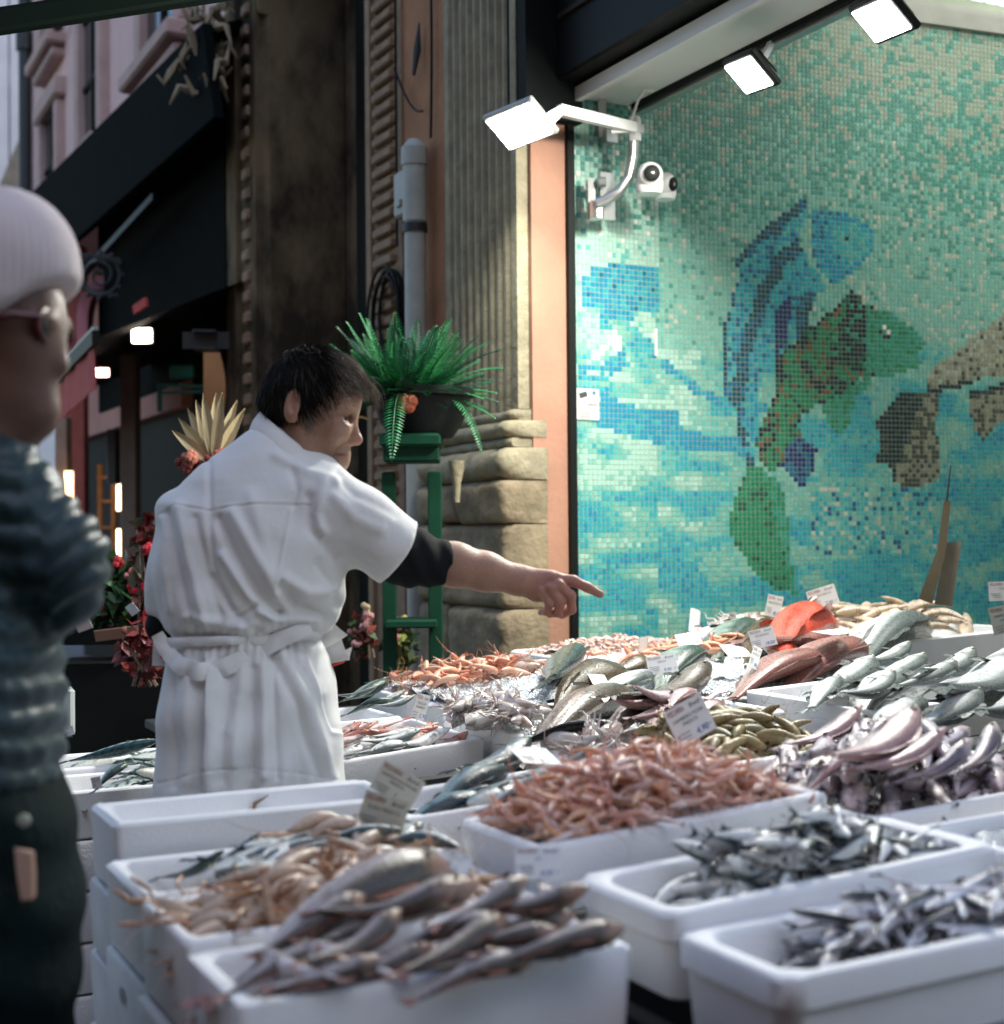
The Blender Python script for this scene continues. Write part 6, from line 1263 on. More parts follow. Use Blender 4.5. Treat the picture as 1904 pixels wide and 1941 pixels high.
for i in sel:
    p = P[i]; n_ = N_[i]
    if n_ @ np.array([0, -1, .3]) < -.5: continue
    fx = np.clip((px[i] - 560) / 120, -1, 1)
    flow = np.array([.9 * fx + .1, 0, -.55 - .5 * (1 - abs(fx))]) if py[i] > 690 else np.array([1.0 * fx + .25, -.2, -.2])
    flow = flow + rs.normal(0, .22, 3); flow = nrm(flow - n_ * (flow @ n_) * .9); L = rs.uniform(.02, .045); lift = rs.uniform(.0, .004) + .004 * max(0, fx)
    q = [p - flow * .006, p + flow * L * .5 + n_ * (.0025 + lift), p + flow * L + n_ * lift * 1.2 - EZ * .004]
    g_ = np.clip((px[i] - 628 + (740 - py[i]) * .30) / 50, 0, 1) * .9 + (.18 if rs.rand() < .12 else 0); c_ = np.array([.012, .011, .009]) * (1 - g_) + np.array([.46, .41, .33]) * g_ * rs.uniform(.3, 1.25)
    b.tube(q, [.0006, .0006, .0002], 3, c_, False)
for k in range(90):                                    # loose fringe
    t = rs.rand(); p = W(668 + 26 * t + rs.normal(0, 4), 700 + 26 * t + rs.normal(0, 5), rs.uniform(-.05, .03)); L = rs.uniform(.03, .065); a = rs.uniform(-.2, .9)
    pts = [p + np.array([.55 * L * q * math.cos(a) + .010 * math.sin(q * 3), rs.normal(0, .001), -L * q * (.75 + .3 * q)]) for q in np.linspace(0, 1, 6)]; b.tube(pts, np.linspace(.0009, .0003, 6), 3, np.array([.30, .25, .18]) * rs.uniform(.25, 1.1), False)
for k in range(10): 
    p = W(676 + rs.normal(0, 3), 788 + rs.normal(0, 2), .03); b.tube([p, p + np.array([.012, 0, -.001]), p + np.array([.028, 0, -.006 + rs.normal(0, .002)])], [.0008, .0008, .0003], 3, (.30, .24, .15), False)
b.build('loose_strands', hairm, hair)
b = MB()
for k in range(120):
    p = W(592 + rs.normal(0, 7), 800 + rs.normal(0, 10), -.066 + rs.uniform(-.002, .004)); b.tube([p, p + np.array([.006, -.001, -.009])], [.0006, .0003], 3, np.array([.30, .27, .23]) * rs.uniform(.4, 1.1), False)
b.build('sideburn', hairm, hair)
# --- white smock
def cloth_mat(name, col, bump=.25):
    m = mat(name, col, .85, var=.06, vscale=9, bump=bump, bscale=26, sheen=(.2 if col[0] > .3 else 0), spec=.15); return m
coatm = cloth_mat('white_cotton', (.78, .78, .76))
def px2(X_, Y_): return (257.8 + X_ * .5449, 634.7 + Y_ * .5449)
def px4(X_, Y_): return (257.8 + X_ * .3996, 1090.8 + Y_ * .3996)
lo = np.array([W(262, 1000)[0], MD - .30, W(900, 1515)[2]]); hi = np.array([W(805, 1000)[0], MD + .30, W(900, 775)[2]]); X, Y, Z, og = grid(lo, hi, .0062); Gd = (X, Y, Z)
h = sections(Gd, [(812, 470, 560, .055, .0), (838, 430, 600, .080, .0), (868, 392, 636, .105, .0), (905, 348, 652, .125, .0), (950, 314, 662, .145, 0), (1010, 300, 664, .155, 0), (1080, 298, 664, .155, 0), (1130, 304, 655, .15, 0), (1170, 310, 636, .142, 0), (1205, 320, 612, .130, 0), (1235, 322, 612, .130, 0), (1290, 312, 632, .15, 0), (1360, 306, 648, .165, .005), (1430, 304, 660, .175, .01), (1504, 306, 671, .18, .01)], W, 2.3)
slv = cap_(Gd, W(628, 965, -.045), W(765, 1052, -.01), .088, .073); ax_ = nrm(W(765, 1052, -.01) - W(628, 965, -.045)); sh = W(752, 1045, -.01)
slv = np.maximum(slv, (X - sh[0]) * ax_[0] + (Y - sh[1]) * ax_[1] + (Z - sh[2]) * (ax_[2]) - .004)
h = smin(h, slv, .035)
s2 = cap_(Gd, W(348, 985, .02), W(309, 1152, .02), .064, .041); s2 = np.maximum(s2, W(294, 1166)[2] - Z); h = smin(h, s2, .03)
P, F = surface_nets(h, og, .0062); P = relax(P, F, 2, .5); N_ = normals(P, F)
# one subdivision for fold detail
def subdiv(P, F):
    E = np.concatenate([F[:, [0, 1]], F[:, [1, 2]], F[:, [2, 3]], F[:, [3, 0]]]); E = np.sort(E, 1); key = E[:, 0].astype(np.int64) * (len(P) + 1) + E[:, 1]; uq, inv = np.unique(key, return_inverse=True)
    a = (uq // (len(P) + 1)).astype(int); b_ = (uq % (len(P) + 1)).astype(int); M1 = (P[a] + P[b_]) / 2; Fc = P[F].mean(1); n = len(P); m_ = len(F); e = inv.reshape(4, m_) + n; c_ = np.arange(m_) + n + len(M1)
    Q = np.concatenate([np.stack([F[:, 0], e[0], c_, e[3]], 1), np.stack([e[0], F[:, 1], e[1], c_], 1), np.stack([c_, e[1], F[:, 2], e[2]], 1), np.stack([e[3], c_, e[2], F[:, 3]], 1)]); return np.concatenate([P, M1, Fc]), Q
P, F = subdiv(P, F); P = relax(P, F, 2, .5); N_ = normals(P, F); px, py = PXv(P)[0], PXv(P)[1]; back = np.clip(-N_[:, 1] * 2.2 + .6, 0, 1)
D = np.zeros(len(P))
def fold(L, w, amp, step=False):
    global D
    d, s = pdist(px, py, L)
    D += amp * back * (np.exp(-(d / w) ** 2) if not step else np.where(s > 0, 1, -1) * np.exp(-(d / w) ** 2) * (1 - np.exp(-(d / 2.2) ** 2)))
f2 = lambda *p: [px2(*q) for q in p]; f4 = lambda *p: [px4(*q) for q in p]
for L, w, a in ((f2((250, 440), (252, 600), (262, 800), (310, 920)), 7, -.006), (f2((150, 600), (185, 800), (245, 1010)), 10, .009), (f2((110, 620), (150, 850), (195, 1010)), 8, -.008), (f2((205, 640), (240, 820), (300, 1000)), 9, -.007),
                (f2((285, 640), (345, 770), (425, 910), (500, 965)), 10, -.013), (f2((335, 620), (415, 760), (495, 900)), 12, .012), (f2((300, 770), (390, 900), (480, 985)), 10, .011), (f2((260, 850), (330, 960), (420, 1030)), 9, -.009), (f2((540, 600), (505, 780), (480, 900)), 3.5, .0035),
                (f2((500, 880), (560, 950), (650, 985)), 11, -.012), (f2((520, 850), (600, 900), (690, 890)), 12, .010), (f2((600, 560), (612, 680), (700, 780)), 10, -.010), (f2((655, 520), (622, 620), (650, 700)), 11, .009), (f2((545, 470), (560, 540), (545, 590)), 8, -.007), (f2((490, 420), (600, 480), (700, 500)), 10, .007), (f2((690, 560), (760, 640), (850, 680)), 11, .006), (f2((640, 700), (740, 760), (820, 800)), 10, -.006), (f2((700, 470), (760, 560), (900, 630)), 9, -.004),
                (f2((640, 800), (690, 870), (700, 940)), 9, -.008), (f2((400, 560), (440, 700), (470, 820)), 14, .005), (f2((90, 640), (100, 800), (120, 960)), 7, .006), (f2((430, 960), (520, 1000), (640, 990)), 8, .008), (f2((180, 980), (280, 1000), (400, 1010)), 9, .008), (f2((330, 1000), (420, 940), (500, 975)), 8, -.010),
                (f4((180, 400), (178, 1000)), 7, -.006), (f4((250, 430), (250, 980)), 12, .006), (f4((430, 470), (400, 960)), 12, -.006), (f4((555, 440), (548, 940)), 8, -.008), (f4((600, 430), (612, 950)), 10, .008), (f4((650, 370), (672, 960)), 6, -.006), (f4((640, 350), (760, 620), (870, 990)), 9, -.009), (f4((700, 380), (820, 640), (930, 980)), 12, .008), (f4((480, 600), (440, 740)), 10, .004), (f4((780, 400), (870, 560)), 10, .005), (f4((500, 420), (480, 900)), 10, .006)):
    fold(L, w, a)
fold(f4((330, 455), (326, 1000)), 26, .010, True); fold(f4((822, 408), (862, 560), (915, 735), (975, 745)), 9, -.0045, True)
fold(f2((85, 622), (140, 590), (250, 608), (330, 597), (430, 590), (600, 588)), 2.6, -.0022); fold(f2((85, 618), (140, 585), (250, 603), (330, 591), (430, 584), (600, 582)), 3, .0016)
fold(f4((130, 985), (330, 925), (560, 918), (780, 940), (1020, 990)), 2.6, -.002)
# waist gather and soft random drape
D += -.010 * np.exp(-((py - 1212) / 13) ** 2) * (px < 640); rr = np.random.RandomState(2)
for k in range(26):
    a, b_, c_ = rr.uniform(.012, .05), rr.uniform(.008, .03), rr.uniform(0, 6); D += .0011 * np.sin(px * a + py * b_ * rr.choice((-1, 1)) + c_ + 1.5 * np.sin(py * .02 + c_))
D += .0016 * np.sin(px * .38 + 2 * np.sin(py * .03)) * np.exp(-((py - 1225) / 34) ** 2) * (px < 640)
hem = np.clip((py - 1300) / 200, 0, 1); D += hem * (.010 * np.sin(px * .062 + 1.0) + .006 * np.sin(px * .13)) * (px < 690)
P = P + N_ * (D * (1 - np.clip(np.abs(N_[:, 2]) * 1.6 - .5, 0, 1) * (py > 1440)))[:, None]; P = relax(P, F, 1, .25)
coat = obj_from(P, F, 'smock', coatm, man); coat['label'] = 'white cotton smock with gathered waist'
# sleeve opening lip
b = MB(); a1 = nrm(np.cross(ax_, EZ)); a2 = np.cross(a1, ax_); b.tube([sh + ax_ * .002 + (a1 * math.cos(q) + a2 * math.sin(q)) * .0725 for q in np.linspace(0, 2 * math.pi, 32)], .0042, 6, cap=False); b.build('cuff', coatm, coat)
# collar standing at the nape
b = MB(); rg = []
for t in np.linspace(0, 1, 26):
    a = lerp(math.radians(125), math.radians(385), t); c0 = W(567, 838, .0); ring = []
    ca_, sa_ = math.cos(a), math.sin(a); lowp = c0 + np.array([-.0215 + .066 * ca_, .074 * sa_, -.030 - .052 * ca_]); topp = c0 + np.array([-.0215 + .0575 * ca_, .066 * sa_, .0125 - .0495 * ca_])
    fold_ = c0 + np.array([-.0215 + .062 * ca_, .0705 * sa_, .0145 - .0495 * ca_]); out = c0 + np.array([-.0215 + .083 * ca_, .089 * sa_, -.030 - .058 * ca_])
    rg.append([lowp, topp, (topp + fold_) / 2 + EZ * .003, fold_, lerp(fold_, out, .5) + .003 * nrm([math.cos(a), math.sin(a), 0]), out, out - EZ * .003])
b.loft(rg, close=False, cap=False); b.build('collar', coatm, coat, sharp=0)
# belt: gathered tie and the sagging tail
def surf_y(x_, y_): 
    k = np.argmin((px - x_) ** 2 + (py - y_) ** 2 + np.where(N_[:, 1] < 0, 0, 1e6)); return P[k, 1] - MD
def ribbon(pts, wd, off, name, parent, m):
    b = MB(); pts = np.array(pts, float); t = np.linspace(0, 1, len(pts)); tt = np.linspace(0, 1, 40); xs = np.interp(tt, t, pts[:, 0]); ys = np.interp(tt, t, pts[:, 1]); ws = np.interp(tt, t, wd); of = np.interp(tt, t, off); k_ = np.ones(5) / 5
    for arr in (xs, ys): arr[2:-2] = np.convolve(arr, k_, 'valid')
    dx, dy = np.gradient(xs), np.gradient(ys); l = np.hypot(dx, dy); nx_, ny_ = -dy / l, dx / l; rg = []
    for i in range(40):
        sy = [surf_y(xs[i] + s * nx_[i] * ws[i] / 2, ys[i] + s * ny_[i] * ws[i] / 2) for s in (-1, 0, 1)]; base_ = min(sy) - of[i]; row = [W(xs[i] + s * nx_[i] * ws[i] / 2, ys[i] + s * ny_[i] * ws[i] / 2, base_ - .003 * (1 - s * s) + .002 * math.sin(i * .9 + s)) for s in np.linspace(-1, 1, 6)]
        rg.append(row + [q + np.array([0, .0022, 0]) for q in row[::-1]])
    b.loft(rg); return b.build(name, m, parent, sharp=50)
ribbon([(322, 1212), (400, 1208), (470, 1204), (540, 1206), (612, 1196)], [16, 18, 16, 18, 16], [.001] * 5, 'belt_tie', coat, coatm)
ribbon([(318, 1196), (334, 1226), (362, 1250), (400, 1262), (440, 1258), (490, 1236), (535, 1210), (600, 1182)], [24, 28, 31, 32, 33, 33, 32, 26], [.001, .004, .008, .010, .009, .006, .003, .001], 'belt_tail', coat, coatm)
# black undershirt sleeves and trousers
blk = cloth_mat('black_knit', (.010, .012, .013), .3)
lo = W(640, 1160, -.2); hi = W(860, 960, .20); X, Y, Z, og = grid(lo, hi, .005); Gd = (X, Y, Z); h = chain(Gd, [W(700, 1020, -.02), W(770, 1055, .02), W(842, 1072, .055)], [.058, .062, .0505], .02)
e_ = W(838, 1071, .055); ad = nrm(W(842, 1072, .055) - W(770, 1055, .02)); h = np.maximum(h, (X - e_[0]) * ad[0] + (Y - e_[1]) * ad[1] + (Z - e_[2]) * ad[2]); h = h + .0025 * np.sin(X * 160 + Z * 60)
P_, F_ = surface_nets(h, og, .005); obj_from(relax(P_, F_, 1), F_, 'black_sleeve', blk, man)
lo = W(270, 1230, -.08); hi = W(345, 1120, .22); X, Y, Z, og = grid(lo, hi, .005); Gd = (X, Y, Z); h = chain(Gd, [W(313, 1150, .02), W(308, 1188, .02), W(322, 1218, .10)], [.030, .036, .033], .02); P_, F_ = surface_nets(h, og, .005); obj_from(relax(P_, F_, 1), F_, 'black_sleeve', blk, man)
lo = np.array([W(330, 1500)[0], MD - .2, .05]); hi = np.array([W(640, 1500)[0], MD + .25, W(900, 1420)[2]]); X, Y, Z, og = grid(lo, hi, .012); Gd = (X, Y, Z); h = None
for x0, y0 in ((410, .0), (545, .02)):
    a = W(x0, 1430, y0); q = chain(Gd, [a, np.array([a[0] + .01, a[1], .46]), np.array([a[0], a[1] + .01, .10])], [.098, .078, .068], .03); h = q if h is None else smin(h, q, .05)
P_, F_ = surface_nets(h, og, .012); obj_from(relax(P_, F_, 1), F_, 'trousers', cloth_mat('dark_trousers', (.015, .018, .02), .3), man)
# papers held at the waist with the printed rose
pap = mat('wrapping_paper', (.74, .73, .72), .7); rose = mat('red_rose_print', (.62, .06, .03), .7)
def sheet(label, pts, d, curl=.0):
    t = thing('paper_sheet', label, 'paper', tuple(U(*pts[0], d)), 'sheets of wrapping paper at the waist'); b = MB(); n = 6; A, B, C_, D_ = [U(x, y, d + dd) for (x, y), dd in zip(pts, (0, .01, .02, .01))]; g_ = []
    for i in range(n + 1): g_.append([lerp(lerp(A, B, j / n), lerp(D_, C_, j / n), i / n) + np.array([0, -curl * math.sin(math.pi * i / n), 0]) for j in range(n + 1)])
    b.loft(g_, close=False, cap=False); b.loft([[p + np.array([0, .0012, 0]) for p in r[::-1]] for r in g_], close=False, cap=False); b.build('sheet', pap, t, sharp=0); return t
s1_ = sheet('white paper with a printed red rose left of the smock', [(291, 1206), (330, 1216), (325, 1264), (288, 1262)], MD - .01)
for k in range(9):
    a = k * 2.4; r_0 = 3.2 + k * 1.35; cx_, cy_ = 311 + math.cos(a) * (k * .95), 1241 + math.sin(a) * (k * .75); b = MB(); L = [U(cx_ + r_0 * .55 * math.cos(q) * (1 + .15 * math.sin(3 * q + k)), cy_ + r_0 * .42 * math.sin(q), MD - .014 - .0004 * (9 - k)) for q in np.linspace(0, 6.28, 9)[:-1]]; b.plate(L, (0, 1, 0), .0003); b.build('rose_petal_print', rose, s1_)
sheet('upper loose paper sheet tucked at the right of the smock', [(600, 1196), (634, 1182), (660, 1204), (612, 1236)], MD + .03, .01)
s3_ = sheet('lower loose paper sheet with faint red print at the right of the smock', [(604, 1236), (648, 1212), (664, 1250), (612, 1262)], MD + .02, .012)
b = MB(); b.plate([U(626, 1262, MD + .005), U(655, 1252, MD + .005), U(652, 1257, MD + .005), U(630, 1264, MD + .005)], (0, 1, 0), .0004); b.build('red_print', rose, s3_)
sheet('small white paper corner behind the tucked sheets', [(640, 1240), (668, 1226), (662, 1252), (645, 1250)], MD + .05)
# ---------------------------------------------------------------- person in beanie and quilted jacket
LD = 1.9
def W2(px, py, dy=0.0): return U(px, py, LD) + np.array([0, dy, 0])
lo = W2(-170, 860) - np.array([0, .16, 0]); hi = W2(150, 480) + np.array([0, .16, 0]); X, Y, Z, og = grid(lo, hi, .005); Gd = (X, Y, Z)
h = ell(Gd, W2(-10, 590), (.088, .075, .10)); h = smin(h, ell(Gd, W2(48, 680), (.046, .056, .085), -.1), .03); h = smin(h, cap_(Gd, W2(0, 740), W2(62, 785), .048, .034), .03)
h = smin(h, cap_(Gd, W2(98, 640), W2(108, 690), .011, .014), .014); h = smin(h, ell(Gd, W2(108, 692), (.014, .014, .012)), .008)
for sg in (-1, 1): h = smin(h, ell(Gd, W2(92, 612, sg * .032), (.018, .024, .010)), .012); h = smin(h, cap_(Gd, W2(78, 732, sg * .02), W2(92, 736, sg * .004), .006, .008), .008); h = smin(h, cap_(Gd, W2(78, 748, sg * .018), W2(90, 752, 0), .006, .008), .008); h = smin(h, ell(Gd, W2(-15, 650, sg * .072), (.016, .010, .030)), .008)
h = smin(h, cap_(Gd, W2(-20, 760), W2(-45, 880), .058, .07), .03)
P, F = surface_nets(h, og, .005); P = relax(P, F, 1); n1 = len(P)
lo = np.array([W2(-260, 1000)[0], LD - .25, .0]); hi = W2(200, 860, .25); X, Y, Z, og = grid(lo, hi, .016); Gd = (X, Y, Z)
h = sections(Gd, [(870, -80, 0, .07, 0), (960, -150, 50, .10, 0), (1200, -140, 60, .10, 0), (1500, -130, 60, .10, 0), (1560, -120, 55, .10, 0)], W2)
for x0 in (-85, 20):
    a = W2(x0, 1540); h = smin(h, chain(Gd, [a, np.array([a[0], a[1], .46]), np.array([a[0], a[1], .06])], [.065, .05, .040], .03), .03); h = smin(h, cap_(Gd, np.array([a[0], a[1], .045]), np.array([a[0] + .14, a[1] + .02, .035]), .036, .03), .02)
h = smin(h, chain(Gd, [W2(20, 960, -.02), W2(135, 1060, -.02), W2(70, 1150, .06)], [.05, .045, .035], .02), .03)
P2, F2 = surface_nets(h, og, .016)
cc = np.tile((.17, .09, .065), (n1 + len(P2), 1)); p2 = obj_from(np.concatenate([P, P2]), np.concatenate([F, F2 + n1]), 'person', skin, None, cc); tag(p2, 'passer-by in a pale beanie, glasses and dark quilted jacket at the left edge', 'person')
# beanie
lo = W2(-190, 700) - np.array([0, .17, 0]); hi = W2(170, 340) + np.array([0, .17, 0]); X, Y, Z, og = grid(lo, hi, .005); Gd = (X, Y, Z)
h = ell(Gd, W2(2, 500), (.100, .098, .100), -.25); h = smin(h, ell(Gd, W2(-45, 565), (.110, .10, .10)), .04)
nb = nrm(np.array([.58, 0, -.82])); o_ = W2(70, 578); h = np.maximum(h, (X - o_[0]) * nb[0] + (Z - o_[2]) * nb[2] * 1.0)
P, F = surface_nets(h, og, .005); P = relax(P, F, 2); N_ = normals(P, F); px, py = PXv(P)[0], PXv(P)[1]
P = P + N_ * (.0009 * np.sin(np.arctan2(P[:, 1] - LD, P[:, 0] - W2(-10, 500)[0]) * 60))[:, None] + N_ * (.0025 * np.sin(px * .035 - py * .03) * np.clip((py - 430) / 150, 0, 1))[:, None]
obj_from(P, F, 'beanie', mat('pale_knit', (.70, .60, .60), .9, var=.08, bump=.15, bscale=300, sheen=.2), p2)
gl = MB(); frm_ = mat('dark_red_frame', (.10, .012, .015), .25)
for sg in (-1, 1):
    c = W2(104, 625, sg * .034); gl.tube([c + np.array([.004 * math.cos(q), .026 * math.cos(q), .020 * math.sin(q)]) for q in np.linspace(0, 6.283, 18)], .0048, 6, cap=False); gl.tube([c + np.array([0, sg * .026, .008]), W2(60, 612, sg * .078), W2(-10, 628, sg * .082)], .0048, 6)
lens_ = MB()
for sg in (-1, 1): lens_.ball(W2(104, 625, sg * .034), (.004, .024, .019), n=12, m=8)
lens_.build('glasses_lens', mat('dark_lens', (.01, .01, .012), .1), p2)
gl.tube([W2(106, 620, -.01), W2(109, 616, 0), W2(106, 620, .01)], .003, 6); gl.build('glasses', frm_, p2)
# quilted jacket
lo = np.array([W2(-290, 1000)[0], LD - .30, W2(0, 1490)[2]]); hi = W2(215, 790, .30); X, Y, Z, og = grid(lo, hi, .0085); Gd = (X, Y, Z)
h = sections(Gd, [(805, -95, 28, .085, 0), (840, -110, 42, .095, 0), (880, -150, 50, .11, 0), (940, -190, 76, .14, 0), (1000, -200, 92, .15, 0), (1100, -200, 102, .155, 0), (1250, -195, 108, .16, 0), (1380, -195, 112, .165, 0), (1470, -185, 104, .155, 0)], W2)
h = smin(h, chain(Gd, [W2(22, 950, -.05), W2(132, 1056, -.06), W2(118, 1100, -.03), W2(52, 1168, .03)], [.078, .058, .056, .045], .03), .02)
h = smin(h, chain(Gd, [W2(-170, 960, 0), W2(-215, 1120, .02), W2(-150, 1250, -.03)], [.07, .06, .05], .02), .02)
P, F = surface_nets(h, og, .0085); P = relax(P, F, 1); N_ = normals(P, F); px, py = PXv(P)[0], PXv(P)[1]
arm_ = np.clip((px - 60 + (1000 - py) * .1) / 30, 0, 1) * (py < 1190) * (py > 915); ph1 = py / 58.0; ph2 = (px * .55 + py * .85) / 48.0; ph = np.where(arm_ > .5, ph2, ph1)
ph = ph + .10 * np.sin(px * .03 + P[:, 1] * 9); D = .012 * (np.abs(np.sin(math.pi * ph)) ** .8 - .6) + .0022 * np.sin(px * .16 + 2 * np.sin(py * .05)) * np.abs(np.sin(math.pi * ph)) * (arm_ < .5)
D[(py < 840)] *= .3; P = P + N_ * D[:, None]
obj_from(P, F, 'quilted_jacket', mat('navy_nylon', (.020, .048, .056), .46, var=.25, vscale=10, bump=.5, bscale=22, spec=.4), p2)
lo = np.array([W2(-230, 1500)[0], LD - .22, .06]); hi = np.array([W2(175, 1500)[0], LD + .22, W2(0, 1400)[2]]); X, Y, Z, og = grid(lo, hi, .010); Gd = (X, Y, Z)
h = sections(Gd, [(1420, -180, 100, .15, 0), (1480, -178, 112, .155, 0), (1560, -170, 134, .16, 0), (1660, -160, 150, .16, 0), (1760, -158, 152, .155, 0), (1900, -150, 142, .14, 0), (2100, -140, 125, .13, 0)], W2); h = h + .004 * np.sin(Z * 60 + X * 40)
P, F = surface_nets(h, og, .010); obj_from(relax(P, F, 1), F, 'overcoat_skirt', mat('dark_green_cloth', (.006, .014, .014), .8, var=.3, vscale=10, bump=.3, bscale=60, spec=.1), p2)
btn = mat('pale_button', (.42, .45, .36), .4)
for q in ((60, 1309, -.165), (66, 1456, -.165), (108, 1518, -.13)): b = MB(); b.lathe(W2(*q), [(.0085, 0), (.0085, .003), (.004, .005)], 12, (0, -1, 0)); b.build('snap_button', btn, p2)
b = MB(); b.loft([[W2(100, 1560, -.150), W2(122, 1575, -.135), W2(122, 1575, -.12)], [W2(106, 1610, -.152), W2(125, 1615, -.137), W2(125, 1615, -.12)], [W2(112, 1652, -.150), W2(124, 1656, -.137), W2(124, 1656, -.12)]]); b.build('strap_end', mat('tan_strap', (.30, .17, .12), .6), p2)
# ================================================================== price cards
card_m = mat('card_white', (.74, .74, .72), .55); tagr = mat('maroon_print', (.30, .05, .04), .6); tagk = mat('dark_print', (.05, .07, .09), .6); tagb = mat('blue_marker', (.02, .12, .42), .5); taggr = mat('fine_print', (.30, .32, .36), .6)
def ground_hit(px, py, dflt):
    return dflt
def price_card(label, quad, d, lines, price, dd=(0, 0, 0), wd=1.0, curl=0.0, green=False):
    """quad: top-left, top-right, bottom-left in picture units; d: distance of the top-left corner, dd: further distances of the others"""
    A, B, D_ = U(*quad[0], d), U(*quad[1], d + dd[0]), U(*quad[2], d + dd[1]); x = B - A; w = np.linalg.norm(x); x = x / w; y = A - D_; h = np.linalg.norm(y - x * (y @ x)); y = nrm(y - x * (y @ x)); n = np.cross(x, y)
    t = thing('price_card', label, 'price card', tuple(D_), 'printed price cards on the stall', rot=(x, y, n)); t.location = tuple(D_)
    b = MB(); k = 8; g_ = [[D_ + x * w * j / k + y * h * i / 4 + n * curl * math.sin(math.pi * j / k) for j in range(k + 1)] for i in range(5)]
    b.loft(g_, close=False, cap=False); b.loft([[p - n * .0012 for p in r[::-1]] for r in g_], close=False, cap=False); b.build('card', card_m if not green else bpy.data.materials.get('card_grey') or mat('card_grey', (.52, .54, .46), .55), t, sharp=0)
    ax = (x, y, n); o = lambda a, c_: D_ + x * w * a + y * h * c_ + n * (.0012 + curl * math.sin(math.pi * min(1, max(0, a))))
    if curl < .004:
        txt('PESCHERIA', o(.05, .80), ax, h * .20, tagr, t, sx=min(1.0, w * .52 / (h * .20 * 5.9))); txt('Brunelli', o(.62, .80), ax, h * .17, tagk, t, sx=min(1.0, w * .33 / (h * .17 * 3.6)), ital=.3)
        for i, s in enumerate(lines): txt(s, o(.5, .60 - .15 * i), ax, h * .13, tagb if s.islower() else tagk, t, align='CENTER', sx=min(1.0, w * .8 / (h * .13 * .62 * max(1, len(s)))))
        for i in range(3): b = MB(); b.box(o(.22 + .03 * i, .40 - .10 * i - .12 * (len(lines) - 1)), (w * (.34 - .06 * i), h * .025, .0004), ax); b.build('fine_print', taggr, t)
        txt(price, o(.52, .10), ax, h * .24, tagb, t, name='price', sx=.9, ital=.2)
        b = MB(); b.box(o(.90, .20), (w * .07, h * .03, .0004), ax); b.build('fine_print', taggr, t)
    b = MB(); b.tube([o(.5, .02), o(.5, -.22) - n * .004], .0012, 5); b.build('card_pin', M['metal'], t)
    return t
price_card('white price card of the swimming crabs, tilted beside the smock hem', ((722, 1436), (800, 1480), (700, 1492)), 2.42, ['GRANCHIO NUOTATORE', 'FRESCO'], '1,', (.0, .02))
price_card('greyish price card leaning in front of the tilted white one', ((694, 1496), (778, 1522), (672, 1570)), 2.34, ['SURO FRESCO'], '5,00', (.0, .0), green=True)
price_card('narrow price card pinned behind the red mullet', ((787, 1312), (812, 1318), (778, 1362)), 3.92, ['TRIGLIA', 'FANGO'], '5,90', (.03, 0))
price_card('tall price card in front of the octopus crate', ((857, 1330), (886, 1318), (858, 1382)), 3.70, ['MOSCARDINO', 'FRESCO'], '6,00', (.03, 0))
price_card('small pale card stuck in the octopus below the pilaster', ((976, 1240), (1003, 1246), (966, 1268)), 4.6, ['POLPO'], '12,', (0, 0))
price_card('flat price card with blue writing on the bonito', ((1030, 1418), (1100, 1422), (994, 1446)), 2.74, ['rosa fresca'], '9,00', (.06, -.10))
price_card('price card lying across the brown fish on the ice', ((1187, 1282), (1218, 1284), (1136, 1318)), 3.95, ['NASELLO'], '9,90', (.02, -.12))
price_card('white price card on the round silver bream', ((1227, 1246), (1283, 1238), (1231, 1280)), 4.0, ['ORATA'], '9,90', (.0, -.03))
price_card('curled price card behind the prawns, seen edge on', ((1214, 1208), (1230, 1204), (1208, 1250)), 4.8, [], '', (.1, 0), curl=.012)
price_card('curled price card standing against the mosaic', ((1303, 1148), (1322, 1158), (1306, 1196)), 5.1, [], '', (.06, 0), curl=.012)
price_card('card on the silver fish left of the scorpion fish', ((1310, 1198), (1352, 1190), (1290, 1228)), 4.6, ['BRANZINO'], '14,', (.0, -.1))
price_card('card lying on the prawns in front of the scorpion fish', ((1375, 1222), (1418, 1220), (1383, 1246)), 4.3, ['GAMBERI'], '16,', (.03, -.06))
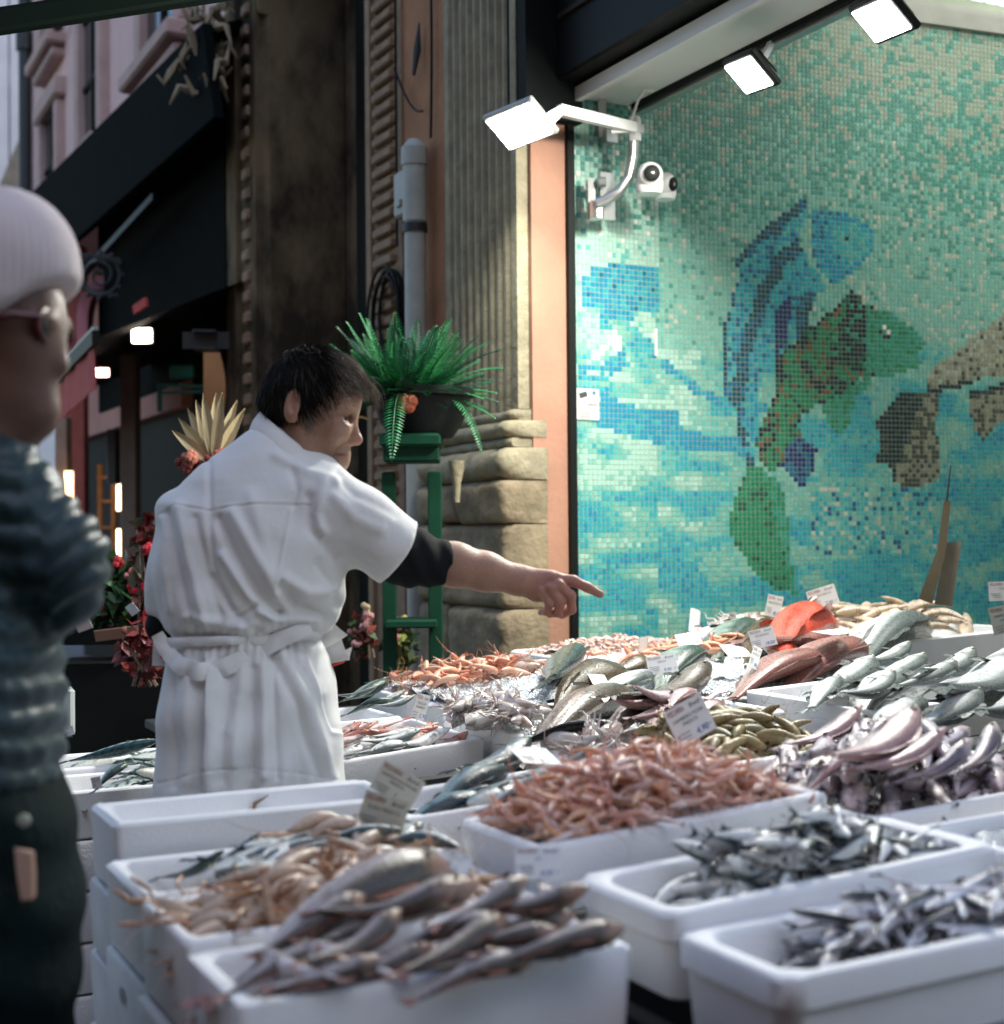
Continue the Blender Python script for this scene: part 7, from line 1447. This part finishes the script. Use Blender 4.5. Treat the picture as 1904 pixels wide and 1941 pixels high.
price_card('price card tilted against the red scorpion fish', ((1419, 1197), (1466, 1186), (1428, 1232)), 4.2, ['SCORFANO'], '18,50', (.0, -.02))
price_card('dog eared card between the snapper and the ice', ((1448, 1232), (1464, 1240), (1418, 1262)), 4.1, ['PAGELLO'], '9,', (0, -.05))
price_card('small tilted price card left of the large far one', ((1463, 1127), (1492, 1133), (1449, 1166)), 5.2, ['MAZZOLA'], '8,00', (0, 0))
price_card('large price card standing against the mosaic behind the scorpion fish', ((1527, 1123), (1580, 1106), (1540, 1160)), 5.1, ['RAZZA FRESCA'], '7,00', (0, 0))
price_card('flat price card on top of the brown snapper', ((1575, 1193), (1628, 1187), (1580, 1204)), 4.3, ['DENTICE'], '18,', (.05, -.12))
price_card('curled card standing on the sea bass ice', ((1648, 1192), (1664, 1178), (1630, 1222)), 4.0, ['SPIGOLA'], '15,', (.1, 0))
price_card('blurred price card rising out of the pink shrimps', ((1258, 1352), (1328, 1312), (1290, 1420)), 2.62, ['GAMBERO ROSA', 'FRESCO'], '4,90', (.03, 0))
price_card('pale price card leaning on the front of the pink shrimp crate', ((1010, 1606), (1098, 1604), (978, 1668)), 2.02, ['alici'], '4,00', (.0, -.03))
price_card('price card stuck between the sardines at the right', ((1712, 1590), (1760, 1596), (1700, 1636)), 2.10, ['alici'], '5,00', (.0, 0))
price_card('price card tucked behind the gurnard heap', ((840, 1606), (896, 1626), (830, 1640)), 2.0, ['GALLINELLA'], '8,', (.0, -.02))
price_card('price card of the zanchetti at the right edge, written in blue', ((1880, 1152), (1930, 1140), (1886, 1205)), 4.3, ['ZANCHETTI', 'reti da'], '8,', (0, 0), green=True)
price_card('white price card behind the mantis shrimps at the right edge', ((1884, 1103), (1940, 1100), (1876, 1140)), 4.9, ['SCAMPI'], '9,90', (0, 0))
price_card('price card tucked under the bream in the rear left crate', ((186, 1472), (204, 1468), (176, 1496)), 3.25, ['TONNETTO'], '', (0, 0))
price_card('small white card on the dark ground behind the crates', ((128, 1378), (142, 1374), (128, 1396)), 4.2, [''], '', (0, 0))
